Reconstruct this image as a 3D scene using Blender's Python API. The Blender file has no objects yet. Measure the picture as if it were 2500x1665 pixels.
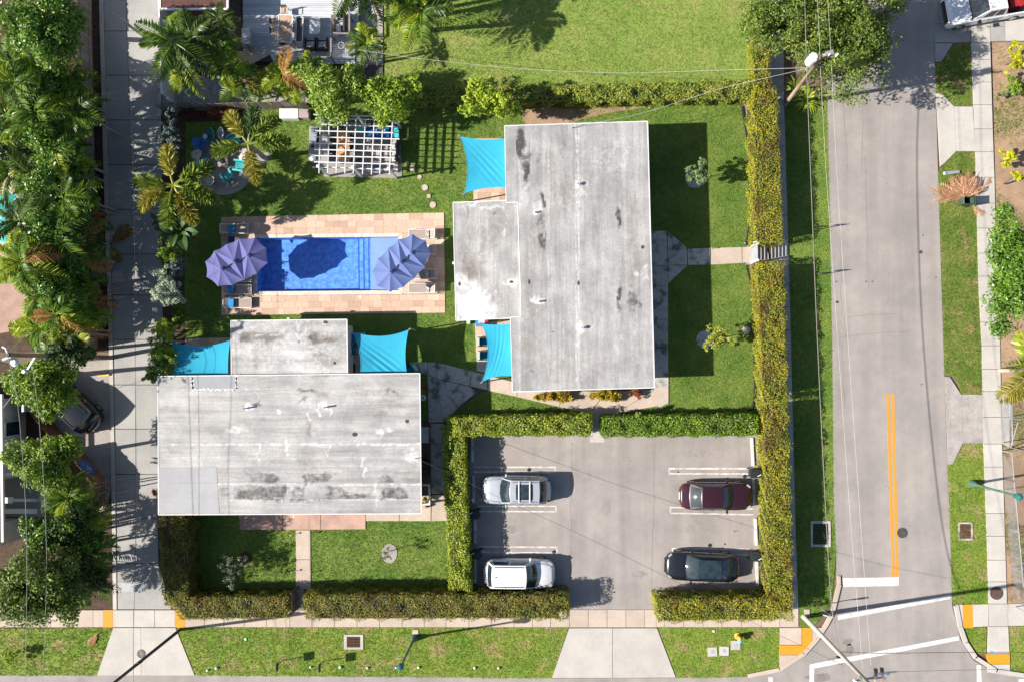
import bpy, bmesh, math, random
import numpy as np
from mathutils import Vector, Matrix, Quaternion
from math import radians as RAD, sin, cos, pi
random.seed(7)
rng = np.random.default_rng(7)
SC = bpy.context.scene
COL = SC.collection
# ---------------------------------------------------------------- camera
HC = 55.0
FPX = 1980.0
cam_d = bpy.data.cameras.new("camera")
cam = bpy.data.objects.new("camera", cam_d)
COL.objects.link(cam)
cam_d.sensor_fit = 'HORIZONTAL'
cam_d.sensor_width = 36.0
cam_d.lens = 36.0 * FPX / 2500.0
cam_d.clip_end = 600
cam.location = (0, 0, HC)
QC = Vector((80 / FPX, -57.5 / FPX, -1)).rotation_difference(Vector((0, 0, -1)))
cam.rotation_mode = 'QUATERNION'
cam.rotation_quaternion = QC
SC.camera = cam
# ---------------------------------------------------------------- light
SUN_EL = RAD(34.7)
SUN_AZ = RAD(9.9)
sd = Vector((cos(SUN_AZ) * cos(SUN_EL), sin(SUN_AZ) * cos(SUN_EL), -sin(SUN_EL)))
sun_d = bpy.data.lights.new("sun", 'SUN')
sun_d.energy = 5.0
sun_d.angle = RAD(0.5)
sun_d.color = (1.0, 0.94, 0.855)
sun = bpy.data.objects.new("sun", sun_d)
COL.objects.link(sun)
sun.rotation_mode = 'QUATERNION'
sun.rotation_quaternion = sd.to_track_quat('-Z', 'Y')
sun.location = (-40, -10, 40)
w = bpy.data.worlds.new("World")
SC.world = w
w.use_nodes = True
wn = w.node_tree
sky = wn.nodes.new('ShaderNodeTexSky')
sky.sky_type = 'NISHITA'
sky.sun_disc = False
sky.sun_elevation = SUN_EL
sky.sun_rotation = math.atan2(-sd.x, -sd.y)
bg = wn.nodes['Background']
bg.inputs['Strength'].default_value = 0.07
wn.links.new(sky.outputs[0], bg.inputs['Color'])
SC.view_settings.view_transform = 'Standard'
SC.view_settings.look = 'None'
SC.view_settings.exposure = 1.13
SC.view_settings.gamma = 1
SC.view_settings.use_curve_mapping = False
SC.cycles.max_bounces = 6
SC.cycles.diffuse_bounces = 2
SC.cycles.glossy_bounces = 2
SC.cycles.transmission_bounces = 4
SC.cycles.transparent_max_bounces = 6
SC.cycles.use_denoising = True
# ---------------------------------------------------------------- helpers
def P(px, py, z=0.0):
    """photo measurement -> place in the world at height z"""
    d = QC @ Vector(((px - 1250) / FPX, -(py - 832.5) / FPX, -1))
    k = (z - HC) / d.z
    return Vector((d.x * k, d.y * k, z))
def PL(pts, z=0.0):
    return [P(a, b, z) for a, b in pts]
ORG = {}
class MB:
    def __init__(s):
        s.v = []; s.f = []
    def add(s, vs, fs):
        n = len(s.v)
        s.v += [tuple(v) for v in vs]
        s.f += [[i + n for i in f] for f in fs]
        return s
    def box(s, c, sz, rz=0.0, M=None):
        hx, hy, hz = sz[0] / 2, sz[1] / 2, sz[2] / 2
        c = Vector(c)
        m = M if M is not None else Matrix.Rotation(rz, 3, 'Z')
        vs = [c + m @ Vector((x * hx, y * hy, z * hz)) for z in (-1, 1) for x, y in ((-1, -1), (1, -1), (1, 1), (-1, 1))]
        return s.add(vs, [(0, 3, 2, 1), (4, 5, 6, 7), (0, 1, 5, 4), (1, 2, 6, 5), (2, 3, 7, 6), (3, 0, 4, 7)])
    def bar(s, a, b, w, h, up=Vector((0, 0, 1))):
        a = Vector(a); b = Vector(b)
        d = (b - a).normalized()
        if abs(d.dot(up)) > .99: up = Vector((0, 1, 0))
        y = up.cross(d).normalized(); z = d.cross(y)
        m = Matrix((d, y, z)).transposed()
        return s.box((a + b) / 2, ((b - a).length, w, h), M=m)
    def tube(s, pts, r, n=6, cap=True):
        pts = [Vector(p) for p in pts]
        rs = r if isinstance(r, (list, tuple)) else [r] * len(pts)
        vs = []; fs = []
        ref = None
        for i, p in enumerate(pts):
            d = (pts[min(i + 1, len(pts) - 1)] - pts[max(i - 1, 0)]).normalized()
            if ref is None:
                ref = Vector((1, 0, 0)) if abs(d.x) < .8 else Vector((0, 1, 0))
            u = d.cross(ref).normalized(); v = d.cross(u)
            for k in range(n):
                a = 2 * pi * k / n
                vs.append(p + (u * cos(a) + v * sin(a)) * rs[i])
        for i in range(len(pts) - 1):
            for k in range(n):
                k2 = (k + 1) % n
                fs.append((i * n + k, i * n + k2, (i + 1) * n + k2, (i + 1) * n + k))
        if cap:
            fs.append(tuple(range(n))); fs.append(tuple(range((len(pts) - 1) * n, len(pts) * n))[::-1])
        return s.add(vs, fs)
    def prism(s, poly, z0, z1):
        n = len(poly)
        vs = [(p[0], p[1], z0) for p in poly] + [(p[0], p[1], z1) for p in poly]
        ar = sum(poly[i][0] * poly[(i + 1) % n][1] - poly[(i + 1) % n][0] * poly[i][1] for i in range(n))
        t = tuple(range(n, 2 * n)); b = tuple(range(n))
        if ar < 0: t = t[::-1]
        else: b = b[::-1]
        fs = [t, b]
        for i in range(n):
            j = (i + 1) % n
            q = (i, j, n + j, n + i)
            fs.append(q if ar > 0 else q[::-1])
        return s.add(vs, fs)
    def sheet(s, poly, z):
        n = len(poly)
        ar = sum(poly[i][0] * poly[(i + 1) % n][1] - poly[(i + 1) % n][0] * poly[i][1] for i in range(n))
        t = tuple(range(n))
        return s.add([(p[0], p[1], z) for p in poly], [t if ar > 0 else t[::-1]])
    def disc(s, c, r, h, n=16, r2=None, sx=1.0):
        r2 = r if r2 is None else r2
        c = Vector(c)
        vs = [c + Vector((cos(2 * pi * k / n) * r * sx, sin(2 * pi * k / n) * r, 0)) for k in range(n)]
        vs += [c + Vector((cos(2 * pi * k / n) * r2 * sx, sin(2 * pi * k / n) * r2, h)) for k in range(n)]
        fs = [tuple(range(n, 2 * n)), tuple(range(n))[::-1]]
        fs += [(k, (k + 1) % n, n + (k + 1) % n, n + k) for k in range(n)]
        return s.add(vs, fs)
    def ball(s, c, r, n=12, m=7, zmin=-1.0):
        c = Vector(c)
        rr = r if isinstance(r, (tuple, list)) else (r, r, r)
        vs = []; fs = []
        for i in range(m + 1):
            ph = math.asin(zmin) + (pi / 2 - math.asin(zmin)) * i / m
            for k in range(n):
                a = 2 * pi * k / n
                vs.append(c + Vector((cos(a) * cos(ph) * rr[0], sin(a) * cos(ph) * rr[1], sin(ph) * rr[2])))
        for i in range(m):
            for k in range(n):
                fs.append((i * n + k, i * n + (k + 1) % n, (i + 1) * n + (k + 1) % n, (i + 1) * n + k))
        return s.add(vs, fs)
    def ring(s, c, r0, r1, h, n=20):
        c = Vector(c)
        vs = []
        for rr, zz in ((r0, 0), (r1, 0), (r1, h), (r0, h)):
            vs += [c + Vector((cos(2 * pi * k / n) * rr, sin(2 * pi * k / n) * rr, zz)) for k in range(n)]
        fs = []
        for j in range(4):
            j2 = (j + 1) % 4
            fs += [(j * n + k, j * n + (k + 1) % n, j2 * n + (k + 1) % n, j2 * n + k) for k in range(n)]
        return s.add(vs, fs)
    def grid(s, fn, nu, nv, flip=False):
        vs = [fn(i / nu, j / nv) for j in range(nv + 1) for i in range(nu + 1)]
        fs = []
        for j in range(nv):
            for i in range(nu):
                q = (j * (nu + 1) + i, j * (nu + 1) + i + 1, (j + 1) * (nu + 1) + i + 1, (j + 1) * (nu + 1) + i)
                fs.append(q[::-1] if flip else q)
        return s.add(vs, fs)
    def mesh(s, name, mat, org=Vector((0, 0, 0)), smooth=False):
        me = bpy.data.meshes.new(name)
        me.from_pydata([(v[0] - org[0], v[1] - org[1], v[2] - org[2]) for v in s.v], [], s.f)
        if mat: me.materials.append(mat)
        if smooth: me.shade_smooth()
        me.update()
        return me
    def build(s, name, mat, parent=None, smooth=False, org=None):
        if parent is not None:
            o_ = ORG.get(parent, Vector((0, 0, 0)))
            ob = bpy.data.objects.new(name, s.mesh(name, mat, o_, smooth))
            COL.objects.link(ob)
            ob.parent = parent
            ORG[ob] = o_
            return ob
        if org is None:
            a = np.array(s.v)
            mn, mx = a.min(0), a.max(0)
            org = Vector(((mn[0] + mx[0]) / 2, (mn[1] + mx[1]) / 2, mn[2]))
        ob = bpy.data.objects.new(name, s.mesh(name, mat, org, smooth))
        COL.objects.link(ob)
        ob.location = org
        ORG[ob] = Vector(org)
        return ob
def np_mesh(name, verts, faces, mat, org=(0, 0, 0), smooth=False):
    """fast mesh: verts (N,3), faces (M,k)"""
    me = bpy.data.meshes.new(name)
    verts = np.asarray(verts, dtype=np.float32) - np.asarray(org, dtype=np.float32)
    M_, k = faces.shape
    me.vertices.add(len(verts)); me.loops.add(M_ * k); me.polygons.add(M_)
    me.vertices.foreach_set('co', verts.ravel())
    me.loops.foreach_set('vertex_index', faces.astype(np.int32).ravel())
    me.polygons.foreach_set('loop_start', np.arange(0, M_ * k, k, dtype=np.int32))
    me.polygons.foreach_set('use_smooth', np.full(M_, smooth, dtype=bool))
    me.materials.append(mat)
    me.update(calc_edges=True)
    return me
def link_mesh(name, me, parent=None, loc=None):
    ob = bpy.data.objects.new(name, me)
    COL.objects.link(ob)
    if parent is not None:
        ob.parent = parent
        ORG[ob] = ORG.get(parent, Vector((0, 0, 0)))
    if loc is not None: ob.location = loc
    return ob
def tag(o, label, cat, group=None, kind=None):
    if label: o['label'] = label
    if cat: o['category'] = cat
    if group: o['group'] = group
    if kind: o['kind'] = kind
    return o
def thing(name, label, cat, loc, group=None, rz=None):
    o = bpy.data.objects.new(name, None)
    o.empty_display_size = .2
    COL.objects.link(o)
    o.location = loc
    tag(o, label, cat, group)
    if rz is None: ORG[o] = Vector(loc)
    else:
        o.rotation_euler = (0, 0, rz); ORG[o] = Vector((0, 0, 0))
    return o
def struct(o):
    o['kind'] = 'structure'; return o
def copy_thing(o, loc, rz, label, group=None):
    r = o.copy(); COL.objects.link(r); r.location = loc; r.rotation_euler = (0, 0, rz)
    r['label'] = label
    if group: r['group'] = group
    for ch in list(o.children):
        c = ch.copy(); COL.objects.link(c); c.parent = r
        for g in list(ch.children):
            d = g.copy(); COL.objects.link(d); d.parent = c
    return r
def piece(name, me, parent, loc, rz=0.0, scale=(1, 1, 1)):
    ob = bpy.data.objects.new(name, me)
    COL.objects.link(ob); ob.parent = parent
    ob.location = Vector(loc) - ORG.get(parent, Vector((0, 0, 0)))
    ob.rotation_euler = (0, 0, rz); ob.scale = scale
    return ob
def inpoly(x, y, poly):
    poly = np.asarray([(p[0], p[1]) for p in poly])
    ins = np.zeros(len(x), bool)
    j = len(poly) - 1
    for i in range(len(poly)):
        xi, yi = poly[i]; xj, yj = poly[j]
        c = ((yi > y) != (yj > y)) & (x < (xj - xi) * (y - yi) / (yj - yi + 1e-12) + xi)
        ins ^= c; j = i
    return ins
HARD = []
# ---------------------------------------------------------------- materials
def nm(name):
    m = bpy.data.materials.new(name); m.use_nodes = True
    nt = m.node_tree
    return m, nt, nt.nodes['Principled BSDF']
def N(nt, t, **kw):
    n = nt.nodes.new('ShaderNode' + t)
    for k, v in kw.items():
        if isinstance(k, str) and hasattr(n, k): setattr(n, k, v)
    return n
def c4(c): return (c[0], c[1], c[2], 1.0)
def noise(nt, scale, det=4, vec=None, rough=.55):
    n = N(nt, 'TexNoise'); n.inputs['Scale'].default_value = scale; n.inputs['Detail'].default_value = det
    n.inputs['Roughness'].default_value = rough
    if vec is not None: nt.links.new(vec, n.inputs['Vector'])
    return n.outputs['Fac']
def mapr(nt, fac, a, b, c, d):
    n = N(nt, 'MapRange'); n.inputs[1].default_value = a; n.inputs[2].default_value = b
    n.inputs[3].default_value = c; n.inputs[4].default_value = d
    nt.links.new(fac, n.inputs[0]); return n.outputs[0]
def mixc(nt, fac, a, b, blend='MIX'):
    n = N(nt, 'Mix'); n.data_type = 'RGBA'; n.blend_type = blend
    for sock, val in ((n.inputs[0], fac), (n.inputs[6], a), (n.inputs[7], b)):
        if isinstance(val, (int, float)): sock.default_value = val
        elif isinstance(val, (tuple, list)): sock.default_value = c4(val)
        else: nt.links.new(val, sock)
    return n.outputs[2]
def mulv(nt, col, val):
    """colour times a scalar socket"""
    n = N(nt, 'VectorMath'); n.operation = 'SCALE'
    nt.links.new(col, n.inputs[0]); nt.links.new(val, n.inputs['Scale']); return n.outputs[0]
def ramp(nt, fac, stops):
    n = N(nt, 'ValToRGB'); e = n.color_ramp.elements
    while len(e) < len(stops): e.new(.5)
    for i, (p, c) in enumerate(stops): e[i].position = p; e[i].color = c4(c)
    nt.links.new(fac, n.inputs[0]); return n.outputs[0]
def posv(nt, coord='pos', sc=None):
    if coord == 'pos': v = N(nt, 'NewGeometry').outputs['Position']
    else: v = N(nt, 'TexCoord').outputs['Object']
    if sc is not None:
        m = N(nt, 'Mapping'); m.inputs['Scale'].default_value = sc
        nt.links.new(v, m.inputs['Vector']); v = m.outputs[0]
    return v
MATS = {}
def mat(name, col, col2=None, ns=1.5, lo=.4, hi=.65, rough=.85, spec=.3, fine=.12, fs=14, bump=0, bs=40, metal=0, rand=0, coord='pos', sc=None, coat=0, trans=0, speck=None):
    if name in MATS: return MATS[name]
    m, nt, b = nm(name)
    v = posv(nt, coord, sc)
    c2 = col2 if col2 is not None else tuple(x * .82 for x in col)
    c = mixc(nt, mapr(nt, noise(nt, ns, 5, v), lo, hi, 0, 1), col, c2)
    if speck:   # (scale, threshold, colour)
        c = mixc(nt, mapr(nt, noise(nt, speck[0], 2, v), speck[1], speck[1] + .05, 0, 1), c, speck[2])
    if fine: c = mulv(nt, c, mapr(nt, noise(nt, fs, 3, v, .7), .25, .75, 1 - fine, 1 + fine))
    if rand:
        oi = N(nt, 'ObjectInfo').outputs['Random']
        c = mulv(nt, c, mapr(nt, oi, 0, 1, 1 - rand, 1 + rand))
    nt.links.new(c, b.inputs['Base Color'])
    b.inputs['Roughness'].default_value = rough
    b.inputs['Specular IOR Level'].default_value = spec
    b.inputs['Metallic'].default_value = metal
    b.inputs['Coat Weight'].default_value = coat
    b.inputs['Coat Roughness'].default_value = .08
    if bump:
        bp = N(nt, 'Bump'); bp.inputs['Strength'].default_value = bump; bp.inputs['Distance'].default_value = .02
        nt.links.new(noise(nt, bs, 4, v), bp.inputs['Height']); nt.links.new(bp.outputs[0], b.inputs['Normal'])
    if trans:
        tr = N(nt, 'BsdfTranslucent'); nt.links.new(c, tr.inputs['Color'])
        mx = N(nt, 'MixShader'); mx.inputs[0].default_value = trans
        nt.links.new(b.outputs[0], mx.inputs[1]); nt.links.new(tr.outputs[0], mx.inputs[2])
        nt.links.new(mx.outputs[0], nt.nodes['Material Output'].inputs[0])
    MATS[name] = m
    return m
def leafmat(name, cols, ps=.7, trans=.3, rough=.45, pw=.5, patch=None, spec=.35):
    """foliage: each leaf its own tone, drifting in broad patches"""
    m, nt, b = nm(name)
    g = N(nt, 'NewGeometry')
    n1 = noise(nt, ps, 3, g.outputs['Position'])
    f = N(nt, 'Math'); f.operation = 'MULTIPLY_ADD'
    nt.links.new(g.outputs['Random Per Island'], f.inputs[0]); f.inputs[1].default_value = 1 - pw
    nt.links.new(mapr(nt, n1, .3, .7, 0, pw), f.inputs[2])
    c = ramp(nt, f.outputs[0], [(i / (len(cols) - 1), q) for i, q in enumerate(cols)])
    if patch:   # (colour, scale, lo, hi)
        n2 = noise(nt, patch[1], 3, g.outputs['Position'])
        c = mixc(nt, mapr(nt, n2, patch[2], patch[3], 0, .8), c, patch[0])
    nt.links.new(c, b.inputs['Base Color'])
    b.inputs['Roughness'].default_value = rough
    b.inputs['Specular IOR Level'].default_value = spec
    tr = N(nt, 'BsdfTranslucent'); nt.links.new(c, tr.inputs['Color'])
    mx = N(nt, 'MixShader'); mx.inputs[0].default_value = trans
    nt.links.new(b.outputs[0], mx.inputs[1]); nt.links.new(tr.outputs[0], mx.inputs[2])
    nt.links.new(mx.outputs[0], nt.nodes['Material Output'].inputs[0])
    MATS[name] = m
    return m
# plain surfaces
M_soil = mat('soil', (.11, .08, .05), (.16, .11, .075), .5, fine=.35, fs=9, bump=.6, bs=12)
M_mulch = mat('mulch', (.045, .027, .017), (.08, .046, .026), 3, fine=.5, fs=18, bump=.8, bs=25)
M_sandsoil = mat('sandy_soil', (.31, .205, .13), (.23, .155, .10), .9, fine=.25, fs=10, bump=.5, bs=14)
M_gravel = mat('pale_gravel', (.30, .27, .245), (.23, .205, .19), .8, fine=.25, fs=22, bump=.8, bs=30, speck=(5, .68, (.14, .11, .09)))
M_pebble = mat('grey_pebble', (.36, .35, .35), (.25, .25, .26), 3, fine=.45, fs=16, bump=.9, bs=20, speck=(12, .60, (.03, .03, .035)))
M_concL = mat('pale_concrete', (.40, .375, .34), (.35, .325, .295), .7, fine=.08, fs=9, rand=.07, bump=.15, bs=60)
M_concW = mat('warm_concrete', (.41, .335, .275), (.36, .295, .24), .9, fine=.1, fs=9, rand=.06, bump=.15, bs=60)
M_concA = mat('alley_concrete', (.30, .29, .275), (.245, .24, .23), .45, fine=.14, fs=11, rand=.06, bump=.2, bs=50, speck=(16, .74, (.17, .16, .15)))
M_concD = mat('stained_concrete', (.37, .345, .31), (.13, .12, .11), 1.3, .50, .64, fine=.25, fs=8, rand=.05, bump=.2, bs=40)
M_joint = mat('joint', (.07, .065, .06), fine=.2)
M_patio = mat('pink_concrete', (.42, .27, .21), (.30, .20, .17), .8, fine=.15, fs=9, bump=.15)
M_white = mat('white_paint', (.62, .62, .62), (.57, .57, .57), 2, fine=.04, fs=20, rough=.55)
M_offwhite = mat('off_white_paint', (.50, .495, .475), fine=.05, rough=.6)
M_line = mat('road_paint_white', (.52, .51, .49), (.40, .385, .37), 2.5, .45, .7, fine=.14, fs=25, rough=.7, speck=(7, .64, (.30, .28, .27)))
M_lineold = mat('worn_line_paint', (.52, .49, .46), (.32, .30, .285), 2.2, .42, .62, fine=.18, fs=22, rough=.8)
M_orange = mat('orange_line_paint', (.62, .23, .018), (.52, .22, .04), 2, fine=.12, fs=20, rough=.7, speck=(6, .68, (.34, .2, .1)))
M_tactile = mat('tactile_yellow', (.62, .235, .012), (.56, .22, .02), 3, fine=.06, fs=30, rough=.7)
M_steel = mat('galvanised_metal', (.45, .47, .49), fine=.06, rough=.4, metal=.6)
M_black = mat('black_plastic', (.018, .018, .02), fine=.1, rough=.45)
M_dark = mat('dark_metal', (.035, .034, .034), fine=.1, rough=.5)
M_rust = mat('rusty_iron', (.12, .055, .035), (.07, .04, .03), 5, fine=.25, fs=20, rough=.8)
M_iron = mat('cast_iron', (.045, .045, .048), (.08, .075, .07), 6, fine=.25, fs=30, rough=.6, bump=.6, bs=40)
M_wood = mat('weathered_wood', (.22, .185, .155), (.15, .12, .10), 2, fine=.2, fs=12, rand=.22, sc=(1, 1, .3))
M_brownwood = mat('brown_fence_wood', (.20, .10, .06), (.13, .065, .04), 2, fine=.2, fs=12, rand=.25)
M_pole = mat('pole_wood', (.30, .22, .16), (.20, .14, .10), 3, fine=.25, fs=12, sc=(1, 1, .15))
M_polec = mat('pole_concrete', (.40, .38, .33), (.33, .32, .28), 2, fine=.12, fs=14)
M_wire = mat('bright_wire', (.36, .345, .325), fine=0, rough=.5)
M_wiredark = mat('dark_cable', (.05, .045, .045), fine=0, rough=.6)
M_trunk = mat('bark', (.16, .12, .09), (.09, .07, .055), 3, fine=.25, fs=14, bump=.5, bs=18)
M_palmtrunk = mat('palm_bark', (.33, .28, .23), (.22, .19, .16), 3, fine=.2, fs=14, sc=(1, 1, 3))
M_teal = mat('teal_paint', (.03, .36, .36), fine=.06, rough=.5, coord='obj')
M_glasst = mat('teal_lamp_globe', (.015, .12, .125), fine=.05, rough=.15, spec=.6)
M_greenpost = mat('green_post_paint', (.055, .12, .095), (.09, .16, .13), 2, fine=.1, rough=.5)
M_blue = mat('blue_paint', (.015, .12, .38), fine=.06, rough=.5)
M_turq = mat('turquoise_plastic', (.06, .44, .44), (.05, .38, .40), 2, fine=.06, rough=.45)
# ---------------------------------------------------------------- ground, roads, paving
def road_material():
    m, nt, b = nm('asphalt')
    v = posv(nt)
    c = mixc(nt, mapr(nt, noise(nt, .35, 4, v), .35, .65, 0, 1), (.268, .238, .219), (.222, .20, .186))
    st = noise(nt, 1.0, 3, posv(nt, 'pos', (.9, .05, 1)))
    c = mulv(nt, c, mapr(nt, st, .3, .7, .88, 1.10))
    c = mulv(nt, c, mapr(nt, noise(nt, 22, 3, v, .75), .2, .8, .80, 1.2))
    c = mulv(nt, c, mapr(nt, noise(nt, 1.3, 5, v, .7), .3, .7, .92, 1.08))
    c = mixc(nt, mapr(nt, noise(nt, 2.2, 2, v), .74, .80, 0, .6), c, (.10, .095, .09))
    nt.links.new(c, b.inputs['Base Color'])
    b.inputs['Roughness'].default_value = .9
    bp = N(nt, 'Bump'); bp.inputs['Strength'].default_value = .3; bp.inputs['Distance'].default_value = .02
    nt.links.new(noise(nt, 60, 3, v), bp.inputs['Height']); nt.links.new(bp.outputs[0], b.inputs['Normal'])
    return m
M_road = road_material()
POOL = PL([(627, 582), (972, 579), (973, 709), (628, 712)])
def frame_quads(mb, outer, inner, z):
    for i in range(4):
        j = (i + 1) % 4
        mb.sheet([outer[i], outer[j], inner[j], inner[i]], z)
mb = MB()
frame_quads(mb, [Vector((-250, 250)), Vector((250, 250)), Vector((250, -250)), Vector((-250, -250))], POOL, -.06)
struct(mb.build('ground', M_soil, org=Vector((0, 0, 0))))
def slab_sheet(name, pts, m, z0=-.05, z1=.03, hard=True, px=True):
    w_ = PL(pts) if px else pts
    if hard: HARD.append(w_)
    return struct(MB().prism(w_, z0, z1).build(name, m))
RD = [(-90, 1648), (475, 1648), (1000, 1652), (1345, 1655), (1650, 1654), (1825, 1652), (1900, 1640), (1960, 1602), (1998, 1562),
      (2022, 1512), (2043, 1425), (2042, 1345), (2036, 1240), (2032, 840), (2024, 420), (2020, 250), (2012, -90), (2281, -90), (2283, 150),
      (2290, 420), (2303, 840), (2310, 1060), (2318, 1245), (2325, 1480), (2345, 1560), (2375, 1610), (2430, 1643), (2620, 1652), (2620, 1850), (-90, 1850)]
road = slab_sheet('road', RD, M_road, -.055, 0.0)
lot = slab_sheet('parking_lot', [(1146, 1035), (1862, 1040), (1868, 1450), (1602, 1450), (1602, 1487), (1388, 1487), (1388, 1450), (1146, 1450)], M_road, -.05, .012)
# lawns -------------------------------------------------------------
def lawn_mat(name, c1, c2, c3, s=.55, lo3=.62, hi3=.75):
    m, nt, b = nm(name)
    v = posv(nt)
    c = mixc(nt, mapr(nt, noise(nt, s, 5, v, .6), .38, .62, 0, 1), c1, c2)
    c = mixc(nt, mapr(nt, noise(nt, s * 1.7, 4, v), lo3, hi3, 0, .85), c, c3)
    c = mulv(nt, c, mapr(nt, noise(nt, 5, 4, v, .7), .25, .75, .80, 1.2))
    g = N(nt, 'NewGeometry')
    c = mulv(nt, c, mapr(nt, g.outputs['Random Per Island'], 0, 1, .72, 1.30))
    nt.links.new(c, b.inputs['Base Color'])
    b.inputs['Roughness'].default_value = .7
    b.inputs['Specular IOR Level'].default_value = .15
    tr = N(nt, 'BsdfTranslucent'); nt.links.new(c, tr.inputs['Color'])
    mx = N(nt, 'MixShader'); mx.inputs[0].default_value = .22
    nt.links.new(b.outputs[0], mx.inputs[1]); nt.links.new(tr.outputs[0], mx.inputs[2])
    nt.links.new(mx.outputs[0], nt.nodes['Material Output'].inputs[0])
    return m
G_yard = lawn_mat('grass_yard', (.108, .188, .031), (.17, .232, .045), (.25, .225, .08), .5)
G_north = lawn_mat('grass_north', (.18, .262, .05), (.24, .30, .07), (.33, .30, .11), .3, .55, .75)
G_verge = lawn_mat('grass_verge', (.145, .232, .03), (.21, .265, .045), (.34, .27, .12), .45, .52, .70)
G_east = lawn_mat('grass_east', (.105, .17, .026), (.17, .20, .045), (.32, .22, .11), .6, .55, .68)
GRASS_JOBS = []
def lawn(name, pts, m, dens, h=.075, hole=None, kind='short green grass'):
    w_ = PL(pts)
    mb = MB()
    if hole: frame_quads(mb, w_, hole, -.01)
    else: mb.sheet(w_, -.01)
    struct(mb.build(name, m))
    GRASS_JOBS.append((w_, m, dens, h, kind))
YARD = [(398, 250), (1852, 243), (1856, 1022), (402, 1030)]
lawn('lawn', YARD, G_yard, 90, .075, hole=POOL, kind='lush green lawn around the pool and the two flat roofed houses')
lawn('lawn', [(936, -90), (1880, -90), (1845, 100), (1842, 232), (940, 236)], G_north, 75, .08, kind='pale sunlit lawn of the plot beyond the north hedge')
lawn('lawn', [(392, 1256), (1096, 1250), (1096, 1455), (392, 1462)], G_yard, 95, .075, kind='green front lawn south of the lower house')
lawn('verge', [(428, 1531), (1388, 1531), (1346, 1656), (476, 1649)], G_verge, 90, .08, kind='mottled roadside grass along the south sidewalk')
lawn('verge', [(1606, 1531), (1903, 1531), (1903, 1634), (1826, 1652), (1652, 1655)], G_verge, 90, .08, kind='roadside grass around the water meter covers at the corner')
lawn('verge', [(-90, 1535), (277, 1532), (238, 1649), (-90, 1649)], G_verge, 80, .09, kind='patchy roadside grass left of the alley mouth')
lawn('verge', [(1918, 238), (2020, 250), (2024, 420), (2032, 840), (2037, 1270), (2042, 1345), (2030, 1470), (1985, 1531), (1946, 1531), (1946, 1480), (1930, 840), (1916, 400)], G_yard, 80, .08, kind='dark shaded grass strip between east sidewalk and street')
lawn('verge', [(2326, 107), (2370, 105), (2375, 258), (2327, 261), (2298, 229), (2284, 230), (2284, 155), (2297, 153)], G_east, 80, .09, kind='worn olive grass patch below the white pickup')
lawn('verge', [(2333, 372), (2381, 372), (2392, 700), (2399, 962), (2347, 962), (2333, 920), (2305, 914), (2300, 700), (2290, 420), (2302, 405)], G_east, 90, .1, kind='worn grass verge under the pile of dead palm fronds')
lawn('verge', [(2350, 1082), (2402, 1082), (2413, 1475), (2326, 1472), (2313, 1135), (2326, 1132)], G_verge, 95, .1, kind='green grass verge around the right drain grate and lamp')
lawn('verge', [(2353, 1531), (2408, 1531), (2408, 1592), (2390, 1596), (2366, 1572)], G_verge, 90, .09, kind='small grass wedge beside the right corner kerb')
lawn('verge', [(2462, 1528), (2620, 1528), (2620, 1645), (2466, 1645)], G_verge, 90, .09, kind='grass patch in the lower right corner')
yd = struct(MB().sheet(PL([(2422, 104), (2620, 104), (2620, 1475), (2452, 1475), (2440, 840)]), -.012).build('yard', M_sandsoil))
GRASS_JOBS.append((PL([(2422, 104), (2620, 104), (2620, 1475), (2452, 1475), (2440, 840)]), G_east, 75, .1, 'scattered grass tufts over the sandy yard at right'))
# paving pieces -------------------------------------------------------
def quad_pts(A, B, Cc, D, u0, u1, v0, v1, g=.008):
    """sub-quad of a world quad (A top-left, B top-right, Cc bottom-right, D bottom-left) with a joint gap in metres"""
    def pt(u, v): return (A * (1 - u) + B * u) * (1 - v) + (D * (1 - u) + Cc * u) * v
    q = [pt(u0, v0), pt(u1, v0), pt(u1, v1), pt(u0, v1)]
    c = sum(q, Vector((0, 0, 0))) / 4
    return [p + (c - p).normalized() * g for p in q]
def strip(parent, name, left, right, m, z1=.05, g=.02, hard=True):
    """slabs between two rails of equal length (photo px pairs)"""
    l = PL(left); r = PL(right)
    for i in range(len(l) - 1):
        q = quad_pts(l[i], r[i], r[i + 1], l[i + 1], 0, 1, 0, 1, g)
        dz = random.uniform(-.003, .003)
        MB().prism(q, -.04, z1 + dz).build(name, m, parent)
    if hard: HARD.append(l + r[::-1])
def lerp_rail(rail, ys, axis=1):
    """points on a px polyline at given y (axis=1) or x (axis=0)"""
    out = []
    for y in ys:
        for a, b in zip(rail[:-1], rail[1:]):
            if (a[axis] <= y <= b[axis]) or (b is rail[-1]) or (a is rail[0] and y < a[axis]):
                t = (y - a[axis]) / (b[axis] - a[axis])
                o = 1 - axis
                q = a[o] + (b[o] - a[o]) * t
                out.append((q, y) if axis == 1 else (y, q)); break
    return out
def base(name, pts, m=M_joint, z1=.012):
    return struct(MB().prism(PL(pts), -.05, z1).build(name, m))
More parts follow.
